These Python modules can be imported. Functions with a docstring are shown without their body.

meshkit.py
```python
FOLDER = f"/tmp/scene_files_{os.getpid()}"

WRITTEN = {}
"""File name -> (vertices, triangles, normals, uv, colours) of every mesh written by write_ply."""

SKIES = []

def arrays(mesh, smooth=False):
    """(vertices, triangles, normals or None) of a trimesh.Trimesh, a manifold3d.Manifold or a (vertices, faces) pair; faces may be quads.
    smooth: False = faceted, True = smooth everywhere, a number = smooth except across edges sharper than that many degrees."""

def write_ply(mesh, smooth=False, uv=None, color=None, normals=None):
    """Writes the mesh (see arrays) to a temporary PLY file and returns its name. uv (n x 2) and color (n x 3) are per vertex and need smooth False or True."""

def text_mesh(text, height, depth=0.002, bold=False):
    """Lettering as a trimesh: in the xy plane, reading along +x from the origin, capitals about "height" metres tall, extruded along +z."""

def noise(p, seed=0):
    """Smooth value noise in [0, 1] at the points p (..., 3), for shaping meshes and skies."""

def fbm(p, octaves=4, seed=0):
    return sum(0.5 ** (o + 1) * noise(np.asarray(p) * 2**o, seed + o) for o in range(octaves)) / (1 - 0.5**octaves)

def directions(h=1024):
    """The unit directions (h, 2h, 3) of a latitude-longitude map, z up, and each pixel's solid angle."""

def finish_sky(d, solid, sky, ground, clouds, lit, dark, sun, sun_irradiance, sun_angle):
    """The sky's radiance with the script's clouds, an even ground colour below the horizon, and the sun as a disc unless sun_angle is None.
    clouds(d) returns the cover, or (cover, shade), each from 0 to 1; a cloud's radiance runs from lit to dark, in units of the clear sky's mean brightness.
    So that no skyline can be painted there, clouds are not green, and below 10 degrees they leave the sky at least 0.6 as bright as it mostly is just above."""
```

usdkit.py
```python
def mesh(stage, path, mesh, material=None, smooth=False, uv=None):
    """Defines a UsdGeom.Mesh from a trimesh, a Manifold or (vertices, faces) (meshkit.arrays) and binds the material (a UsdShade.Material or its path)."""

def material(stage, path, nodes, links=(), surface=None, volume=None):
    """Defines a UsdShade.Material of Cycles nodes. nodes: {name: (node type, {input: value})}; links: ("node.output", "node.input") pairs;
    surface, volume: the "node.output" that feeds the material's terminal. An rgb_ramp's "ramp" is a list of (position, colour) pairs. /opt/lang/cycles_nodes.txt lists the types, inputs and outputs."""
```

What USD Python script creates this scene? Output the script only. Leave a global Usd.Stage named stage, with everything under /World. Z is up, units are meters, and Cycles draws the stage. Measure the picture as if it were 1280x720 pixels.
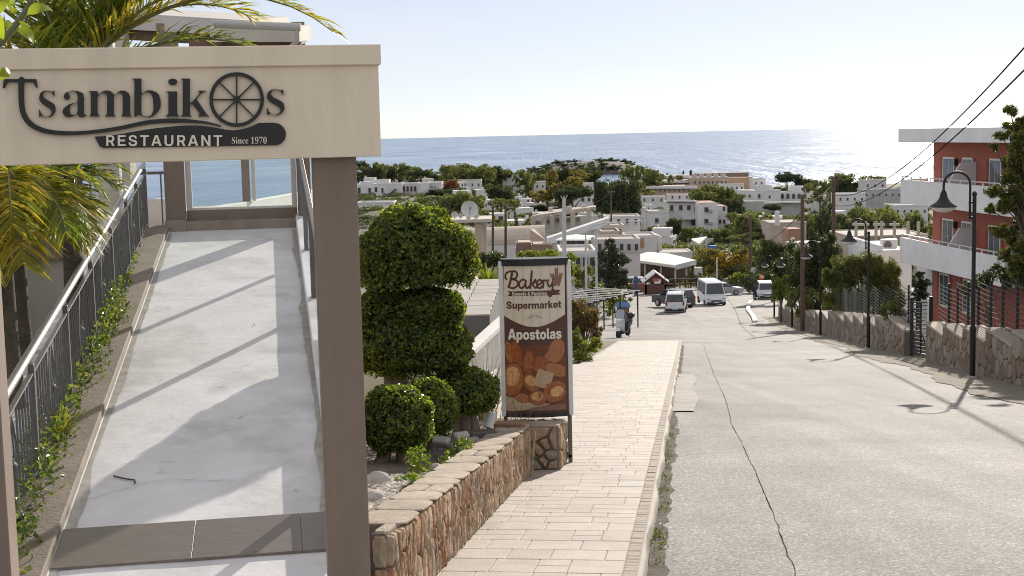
import math, random
import numpy as np
import trimesh, manifold3d, shapely, usdkit, meshkit
from shapely.geometry import Polygon, LineString, Point, MultiPoint, box as sbox
from shapely import affinity
from shapely.ops import voronoi_diagram, unary_union
from scipy.interpolate import PchipInterpolator
from pxr import Usd, UsdGeom, UsdLux, UsdShade, Sdf, Gf, Vt

stage = Usd.Stage.CreateInMemory()
UsdGeom.SetStageUpAxis(stage, 'Z'); UsdGeom.SetStageMetersPerUnit(stage, 1.0)
UsdGeom.Xform.Define(stage, '/World'); UsdGeom.Scope.Define(stage, '/World/Looks')

# ------------------------------------------------------------------ camera
EYE = 42.0                                    # metres above the sea
FOCAL = 1750.0                                # focal length in pixels of a 1280 wide picture
PITCH, ROLL = math.atan(191.5 / FOCAL), math.radians(1.33)
FW = np.array([0, math.cos(PITCH), -math.sin(PITCH)])
_r0, _u0 = np.array([1.0, 0, 0]), np.array([0, math.sin(PITCH), math.cos(PITCH)])
RT = math.cos(ROLL) * _r0 - math.sin(ROLL) * _u0
UP = math.sin(ROLL) * _r0 + math.cos(ROLL) * _u0
cam = UsdGeom.Camera.Define(stage, '/World/camera')
cam.CreateHorizontalApertureAttr(36.0); cam.CreateFocalLengthAttr(36.0 * FOCAL / 1280)
cam.CreateFStopAttr(0.0); cam.CreateClippingRangeAttr((0.05, 100000.0))
cam.CreateExposureAttr(1.02)
_m = Gf.Matrix4d(1.0)
for _i, _v in enumerate((RT, UP, -FW, (0, 0, EYE))):
    _m.SetRow(_i, Gf.Vec4d(*map(float, _v), 1.0 if _i == 3 else 0.0))
cam.AddTransformOp().Set(_m)

# ------------------------------------------------------------------ sky and sun
SUN_AZ, SUN_EL = math.radians(20.0), math.radians(18.5)
sky_mat = usdkit.material(stage, '/World/Looks/sky', {
    'sky': ('sky_texture', {'sky_type': 'single_scattering', 'sun_disc': False, 'sun_elevation': SUN_EL, 'sun_rotation': SUN_AZ,
                            'altitude': 40.0, 'air_density': 0.6, 'aerosol_density': 0.1, 'ozone_density': 2.5}),
    'tc': ('texture_coordinate', {}),
    'map': ('mapping', {'scale': (2.2, 2.2, 34.0)}),
    'n': ('noise_texture', {'scale': 1.0, 'detail': 6.0, 'roughness': 0.55, 'distortion': 0.4}),
    'r': ('rgb_ramp', {'ramp': [(0.0, (0.56, 0.56, 0.56)), (0.4, (0.58, 0.58, 0.58)), (0.7, (0.74, 0.74, 0.74)), (1.0, (0.78, 0.78, 0.78))]}),
    'm': ('mix_color', {'b': (9.1, 8.9, 9.1), 'use_clamp': False}),
    'bg': ('background_shader', {'strength': 0.05})},
    [('tc.generated', 'map.vector'), ('map.vector', 'n.vector'), ('n.fac', 'r.fac'), ('r.color', 'm.fac'),
     ('sky.color', 'm.a'), ('m.result', 'bg.color')], surface='bg.background')
dome = UsdLux.DomeLight.Define(stage, '/World/sky')
UsdShade.MaterialBindingAPI.Apply(dome.GetPrim()).Bind(sky_mat)
dome.GetPrim().SetCustomDataByKey('kind', 'structure')
sun = UsdLux.DistantLight.Define(stage, '/World/sun')
sun.CreateNormalizeAttr(True); sun.CreateIntensityAttr(0.80); sun.CreateAngleAttr(0.53)
sun.CreateColorAttr(Gf.Vec3f(1.0, 0.91, 0.80))
SUN = np.array([math.sin(SUN_AZ) * math.cos(SUN_EL), math.cos(SUN_AZ) * math.cos(SUN_EL), math.sin(SUN_EL)])
_z = SUN; _x = np.cross((0, 0, 1.0), _z); _x /= np.linalg.norm(_x); _y = np.cross(_z, _x)
_m = Gf.Matrix4d(1.0)
for _i, _v in enumerate((_x, _y, _z)):
    _m.SetRow(_i, Gf.Vec4d(*map(float, _v), 0.0))
sun.AddTransformOp().Set(_m)

# ------------------------------------------------------------------ where things stand
RU, RN = np.array([0.126, 0.992]), np.array([0.992, -0.126])     # along the road and across it, to the right
_drop = PchipInterpolator([-60, -40, 0, 60, 100, 126, 150, 170, 200, 250, 300, 385, 450, 600, 750, 900, 1000, 1080, 1200],
                          [-5.3, -2.9, 1.9, 9.1, 13.75, 16.0, 18.0, 19.5, 21.8, 24.6, 26.4, 28.6, 29.8, 32.6, 35.2, 38.3, 40.3, 42.6, 45.5])
def ground(x, y):
    x, y = np.asarray(x, float), np.asarray(y, float)
    s = 0.126 * x + 0.992 * y
    z = EYE - _drop(np.clip(s, -60, 1200))
    a = np.clip((-0.005 - x / np.maximum(y, 1.0)) / 0.05, 0, 1)
    a = a * a * (3 - 2 * a)
    b = np.clip((y - 230) / 130, 0, 1) * np.clip((920 - y) / 220, 0, 1)
    bay = np.clip((-0.135 - x / np.maximum(y, 1.0)) / 0.03, 0, 1) * np.clip((y - 330) / 120, 0, 1)
    return z + 9.0 * a * b - 40.0 * bay
def road(s, t, dz=0.0):
    x, y = s * RU[0] + t * RN[0], s * RU[1] + t * RN[1]
    return np.array([x, y, float(ground(x, y)) + dz])
def ray(px, py):
    d = FW + RT * ((px - 640) / FOCAL) - UP * ((py - 360) / FOCAL)
    return d / d[1]
def P(px, py, d):                                # the point at forward distance d seen at a pixel of the photograph
    return ray(px, py) * d + np.array([0, 0, EYE])
def X(px, d, z):                                 # x of the point at forward distance d and height z seen in column px
    k = (px - 640) / FOCAL
    zz = z - EYE
    return (k * (FW[1] * d + FW[2] * zz) - (RT[1] * d + RT[2] * zz)) / (RT[0] - k * FW[0])
def A(px, d, dz=0.0):                            # the ground point at forward distance d in column px
    x = (px - 640) / FOCAL * d
    for _ in range(4):
        x = X(px, d, float(ground(x, d)))
    return np.array([x, d, float(ground(x, d)) + dz])
def hit(p0, px, py, n):                          # where the ray through a pixel meets the plane (p0, n)
    d, o = ray(px, py), np.array([0, 0, EYE])
    return o + d * (np.dot(np.asarray(p0) - o, n) / np.dot(d, n))

# ------------------------------------------------------------------ building meshes
def unit(v):
    v = np.asarray(v, float); return v / max(np.linalg.norm(v), 1e-12)
class MB:
    def __init__(s): s.v, s.f, s.n = [], [], 0
    def raw(s, v, f):
        v = np.asarray(v, float); f = np.asarray(f, int)
        if f.shape[1] == 4: f = np.vstack([f[:, [0, 1, 2]], f[:, [0, 2, 3]]])
        s.v.append(v); s.f.append(f + s.n); s.n += len(v); return s
    def tm(s, m): return s.raw(m.vertices, m.faces)
    def box(s, c, size, ax=None, ch=0.0):        # ax: rows are the box's own axes
        h = np.asarray(size, float) / 2
        if ch > 0:
            ch = min(ch, 0.49 * 2 * h.min())
            q = []
            for sx in (-1, 1):
                for sy in (-1, 1):
                    for sz in (-1, 1):
                        for k in range(3):
                            p = h * (sx, sy, sz); e = np.array([sx, sy, sz]) * ch
                            e[k] = 0; q.append(p - e)
            m = trimesh.convex.convex_hull(np.array(q)); v, f = np.array(m.vertices), np.array(m.faces)
        else:
            v = np.array([[x, y, z] for x in (-1, 1) for y in (-1, 1) for z in (-1, 1)]) * h
            f = np.array([[0, 1, 3, 2], [4, 6, 7, 5], [0, 4, 5, 1], [2, 3, 7, 6], [0, 2, 6, 4], [1, 5, 7, 3]])
        if ax is not None: v = v @ np.asarray(ax, float)
        return s.raw(v + np.asarray(c, float), f)
    def tube(s, pts, r, n=8, caps=True):
        pts = np.asarray(pts, float); m = len(pts); r = np.broadcast_to(np.asarray(r, float), (m,))
        t = np.gradient(pts, axis=0); t /= np.maximum(np.linalg.norm(t, axis=1, keepdims=True), 1e-9)
        a = np.array([0, 0, 1.0]) if abs(t[0, 2]) < 0.9 else np.array([1.0, 0, 0])
        v = []; an = np.arange(n) * 2 * np.pi / n
        for i in range(m):
            a = unit(a - t[i] * np.dot(a, t[i])); b = np.cross(t[i], a)
            v.append(pts[i] + r[i] * (np.cos(an)[:, None] * a + np.sin(an)[:, None] * b))
        v = np.vstack(v); f = []
        for i in range(m - 1):
            for k in range(n):
                k2 = (k + 1) % n; f.append([i * n + k, i * n + k2, (i + 1) * n + k2, (i + 1) * n + k])
        f = np.array(f); f = np.vstack([f[:, [0, 1, 2]], f[:, [0, 2, 3]]])
        if caps:
            v = np.vstack([v, pts[:1], pts[-1:]]); o = m * n
            c = [[o, (k + 1) % n, k] for k in range(n)] + [[o + 1, (m - 1) * n + k, (m - 1) * n + (k + 1) % n] for k in range(n)]
            f = np.vstack([f, c])
        return s.raw(v, f)
    def bar(s, a, b, w, h, up=(0, 0, 1), ch=0.0):   # a box from a to b, w wide, h high
        a, b = np.asarray(a, float), np.asarray(b, float); y = unit(b - a)
        x = unit(np.cross(y, up)); z = np.cross(x, y)
        return s.box((a + b) / 2, (w, np.linalg.norm(b - a), h), (x, y, z), ch)
    def poly(s, poly, o, ex, ey, depth):            # shapely polygon in the plane (o, ex, ey) thickened along ex x ey from 0 to depth
        ex, ey = np.asarray(ex, float), np.asarray(ey, float); ez = np.cross(ex, ey)
        for g in getattr(poly, 'geoms', [poly]):
            if g.is_empty or g.area < 1e-9 or g.geom_type != 'Polygon': continue
            m = trimesh.creation.extrude_polygon(g, abs(depth), engine='earcut')
            v = np.array(m.vertices)
            if depth < 0: v[:, 2] -= abs(depth)
            s.raw(np.asarray(o, float) + v[:, :1] * ex + v[:, 1:2] * ey + v[:, 2:] * ez, m.faces)
        return s
    def lathe(s, c, prof, n=16, ax=(0, 0, 1)):       # prof: (radius, height) pairs along the axis
        z = unit(ax); x = unit(np.cross(z, (0.3, 1, 0.2))); y = np.cross(z, x)
        an = np.arange(n) * 2 * np.pi / n; v = []
        for r, h in prof: v.append(np.asarray(c) + z * h + max(r, 1e-4) * (np.cos(an)[:, None] * x + np.sin(an)[:, None] * y))
        f = []
        for i in range(len(prof) - 1):
            for k in range(n): f.append([i * n + k, i * n + (k + 1) % n, (i + 1) * n + (k + 1) % n, (i + 1) * n + k])
        return s.raw(np.vstack(v), np.array(f))
    def ball(s, c, r, sub=2):
        m = trimesh.creation.icosphere(sub, 1.0); return s.raw(np.array(m.vertices) * r + np.asarray(c), m.faces)
    def hull(s, pts):
        m = trimesh.convex.convex_hull(np.asarray(pts, float)); return s.raw(m.vertices, m.faces)
    def mesh(s): return np.vstack(s.v), np.vstack(s.f)
    def empty(s): return not s.v
def yawm(a):
    c, s_ = math.cos(a), math.sin(a); return np.array([[c, s_, 0], [-s_, c, 0], [0, 0, 1.0]])   # rows: the turned axes

# ------------------------------------------------------------------ prims
_count = {}
def numbered(parent, name):
    k = (parent, name); n = _count.get(k, 0); _count[k] = n + 1
    return name if n == 0 else f'{name}_{n:03d}'
class Thing:
    def __init__(s, path, base, rz, world): s.path, s.base, s.rz, s.world = path, np.asarray(base, float), rz, world
def tag(prim, label=None, cat=None, group=None, kind=None):
    for k, v in (('label', label), ('category', cat), ('group', group), ('kind', kind)):
        if v: prim.SetCustomDataByKey(k, v)
def thing(name, label, cat, base=(0, 0, 0), rz=0.0, group=None, world=False, kind=None):
    p = '/World/' + numbered('/World', name); x = UsdGeom.Xform.Define(stage, p)
    x.AddTranslateOp().Set(Gf.Vec3d(*map(float, base))); x.AddRotateZOp().Set(math.degrees(rz)); x.AddScaleOp().Set(Gf.Vec3f(1, 1, 1))
    tag(x.GetPrim(), label, cat, group, kind); return Thing(p, base, rz, world)
def copy(src, base, rz=0.0, label=None, group=None, scale=1.0):
    was = stage.GetPrimAtPath(src.path).GetCustomData()
    p = '/World/' + numbered('/World', src.path.split('/')[-1].rstrip('0123456789').rstrip('_'))
    x = UsdGeom.Xform.Define(stage, p)
    x.GetPrim().GetReferences().AddInternalReference(src.path)
    sc = (scale,) * 3 if np.ndim(scale) == 0 else scale
    for k, ty, val in (('translate', Sdf.ValueTypeNames.Double3, Gf.Vec3d(*map(float, base))), ('rotateZ', Sdf.ValueTypeNames.Float, math.degrees(rz)), ('scale', Sdf.ValueTypeNames.Float3, Gf.Vec3f(*map(float, sc)))):
        x.GetPrim().GetAttribute('xformOp:' + k).Set(val)
    tag(x.GetPrim(), label or was.get('label'), was.get('category'), group or was.get('group')); x.GetPrim().SetInstanceable(True)
    return Thing(p, base, rz, False)
def tone(m, v, f, mat):                              # one random number for every loose piece of a mesh whose material asks for it
    if mat.GetPath().name not in _toned: return
    from scipy.sparse import coo_matrix
    from scipy.sparse.csgraph import connected_components
    n = len(v); e = np.vstack([f[:, :2], f[:, 1:]]); k, lab = connected_components(coo_matrix((np.ones(len(e), np.int8), (e[:, 0], e[:, 1])), (n, n)), directed=False)
    r = np.random.default_rng(n).uniform(0, 1, k)[lab]
    UsdGeom.PrimvarsAPI(m).CreatePrimvar('tone', Sdf.ValueTypeNames.FloatArray, 'vertex').Set(Vt.FloatArray.FromNumpy(r.astype(np.float32)))
_toned = set()
def put(parent, name, mb, mat, smooth=False, label=None):
    if mb.empty(): return None
    v, f = mb.mesh(); root = parent
    while isinstance(root, Part): root = root.parent
    if root.world:
        v = (v - root.base) @ yawm(root.rz).T
    p = parent.path + '/' + numbered(parent.path, name)
    m = usdkit.mesh(stage, p, (v, f), mat, smooth=smooth); tone(m, v, f, mat)
    if label: m.GetPrim().SetCustomDataByKey('label', label)
    return Part(p, parent)
class Part:
    def __init__(s, path, parent): s.path, s.parent = path, parent
def solo(name, mb, mat, label=None, cat=None, group=None, kind=None, smooth=False):     # a thing that is one mesh
    v, f = mb.mesh(); p = '/World/' + numbered('/World', name)
    m = usdkit.mesh(stage, p, (v, f), mat, smooth=smooth); tone(m, v, f, mat); tag(m.GetPrim(), label, cat, group, kind)
    t = Thing(p, (0, 0, 0), 0.0, True); return t

# ------------------------------------------------------------------ materials
_mats = {}
def M(name, c1, c2=None, scale=4.0, rough=0.6, bump=0.0, bscale=None, metal=0.0, spec=0.5, detail=4.0, lo=0.35, hi=0.68, coord='position', stretch=(1, 1, 1), isl=None, bdist=0.02, dirt=None):
    """Paint, stone, metal ...: colour c1 to c2 by noise; isl: how far each loose piece differs in tone; dirt: (colour, scale, amount) blotches."""
    if name in _mats: return _mats[name]
    nodes = {'p': ('principled_bsdf', {'base_color': c1, 'roughness': rough, 'metallic': metal, 'specular_ior_level': spec}), 'g': ('geometry', {}), 'tc': ('texture_coordinate', {}), 'mp': ('mapping', {'scale': stretch})}
    links = [('g.position' if coord == 'position' else 'tc.object', 'mp.vector')]
    out = None
    if c2 is not None:
        nodes['n'] = ('noise_texture', {'scale': scale, 'detail': detail, 'roughness': 0.6})
        nodes['r'] = ('rgb_ramp', {'ramp': [(0, c1), (lo, c1), (hi, c2), (1, c2)]})
        links += [('mp.vector', 'n.vector'), ('n.fac', 'r.fac')]; out = 'r.color'
    if dirt:
        nodes['dn'] = ('noise_texture', {'scale': dirt[1], 'detail': 6.0, 'roughness': 0.65})
        nodes['dr'] = ('map_range', {'from_min': 0.48, 'from_max': 0.75, 'to_min': 0.0, 'to_max': dirt[2], 'clamp': True})
        nodes['dm'] = ('mix_color', {'a': c1, 'b': dirt[0]})
        links += [('mp.vector', 'dn.vector'), ('dn.fac', 'dr.value'), ('dr.result', 'dm.fac')]
        if out: links.append((out, 'dm.a'))
        out = 'dm.result'
    if isl:
        _toned.add(name); nodes['at'] = ('attribute', {'attribute': 'tone'})
        nodes['ml'] = ('map_range', {'from_min': 0.0, 'from_max': 1.0, 'to_min': 1 - isl, 'to_max': 1 + isl})
        nodes['h'] = ('hsv', {'color': c1})
        links += [('at.fac', 'ml.value'), ('ml.result', 'h.value')]
        if out: links.append((out, 'h.color'))
        out = 'h.color'
    if out: links.append((out, 'p.base_color'))
    if bump:
        nodes['bn'] = ('noise_texture', {'scale': bscale or scale * 6, 'detail': 5.0, 'roughness': 0.6}); nodes['b'] = ('bump', {'strength': bump, 'distance': bdist})
        links += [('mp.vector', 'bn.vector'), ('bn.fac', 'b.height'), ('b.normal', 'p.normal')]
    _mats[name] = usdkit.material(stage, '/World/Looks/' + name, nodes, links, surface='p.BSDF'); return _mats[name]
def leafmat(name, c1, c2, c3, trans=0.3, rough=0.45, spec=0.4, tcol=None):
    """Leaves: every loose leaf takes its own tone between c1, c2 and c3; light comes through."""
    if name in _mats: return _mats[name]
    _toned.add(name)
    nodes = {'g': ('attribute', {'attribute': 'tone'}), 'r': ('rgb_ramp', {'ramp': [(0, c1), (0.6, c2), (1, c3)]}),
             'p': ('principled_bsdf', {'roughness': rough, 'specular_ior_level': spec}), 't': ('translucent_bsdf', {}),
             'tm': ('mix_color', {'blend_type': 'multiply', 'fac': 1.0, 'b': tcol or (1.6, 1.7, 0.7), 'use_clamp': False, 'use_clamp_result': False}), 'mx': ('mix_closure', {'fac': trans})}
    links = [('g.fac', 'r.fac'), ('r.color', 'p.base_color'), ('r.color', 'tm.a'), ('tm.result', 't.color'), ('p.BSDF', 'mx.closure1'), ('t.BSDF', 'mx.closure2')]
    _mats[name] = usdkit.material(stage, '/World/Looks/' + name, nodes, links, surface='mx.closure'); return _mats[name]
def glassmat(name, tint=(0.9, 0.96, 0.95), base=0.04, top=0.85, rough=0.02):
    if name in _mats: return _mats[name]
    nodes = {'t': ('transparent_bsdf', {'color': tint}), 'gl': ('glossy_bsdf', {'roughness': rough, 'color': (1, 1, 1)}), 'f': ('layer_weight', {'blend': 0.5}), 'pw': ('math', {'math_type': 'power', 'value2': 4.0}),
             'ma': ('math', {'math_type': 'multiply_add', 'value2': top, 'value3': base}), 'm': ('mix_closure', {})}
    _mats[name] = usdkit.material(stage, '/World/Looks/' + name, nodes, [('f.facing', 'pw.value1'), ('pw.value', 'ma.value1'), ('ma.value', 'm.fac'), ('t.BSDF', 'm.closure1'), ('gl.BSDF', 'm.closure2')], surface='m.closure'); return _mats[name]

# ------------------------------------------------------------------ leaves
def leaves(mb, pts, nrm, size, rng, aspect=0.55, tilt=0.7, fold=0.15):
    """A small folded diamond leaf at each point, facing roughly along nrm."""
    n = len(pts); nrm = nrm + rng.normal(0, tilt, (n, 3)); nrm /= np.maximum(np.linalg.norm(nrm, axis=1, keepdims=True), 1e-9)
    a = np.cross(nrm, rng.normal(0, 1, (n, 3))); a /= np.maximum(np.linalg.norm(a, axis=1, keepdims=True), 1e-9); b = np.cross(nrm, a)
    L = (size * rng.uniform(0.65, 1.25, n))[:, None]; W = L * aspect
    v = np.stack([pts - a * L * 0.5, pts - b * W * 0.5 + nrm * L * fold, pts + a * L * 0.5, pts + b * W * 0.5 + nrm * L * fold], 1).reshape(-1, 3)
    i = np.arange(n)[:, None] * 4
    return mb.raw(v, np.vstack([i + [0, 1, 2], i + [0, 2, 3]]))
def sphere_pts(n, rng):
    d = rng.normal(0, 1, (n, 3)); return d / np.linalg.norm(d, axis=1, keepdims=True)
def clump(mb, c, r, n, size, rng, shell=0.55, lump=0.25, seed=0, tilt=0.7, aspect=0.55, low=-1.0):
    """n leaves through the outer part of an uneven ellipsoid."""
    d = sphere_pts(int(n * 1.0), rng); d = d[d[:, 2] > low]
    k = 1 + lump * (meshkit.fbm(d * 2.3 + seed * 7.1, 3, seed) - 0.5) * 2
    rad = k * (shell + (1 - shell) * rng.uniform(0, 1, len(d)) ** 0.5)
    return leaves(mb, np.asarray(c) + d * np.asarray(r) * rad[:, None], d / np.asarray(r) * np.mean(r), size, rng, aspect, tilt)
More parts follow.
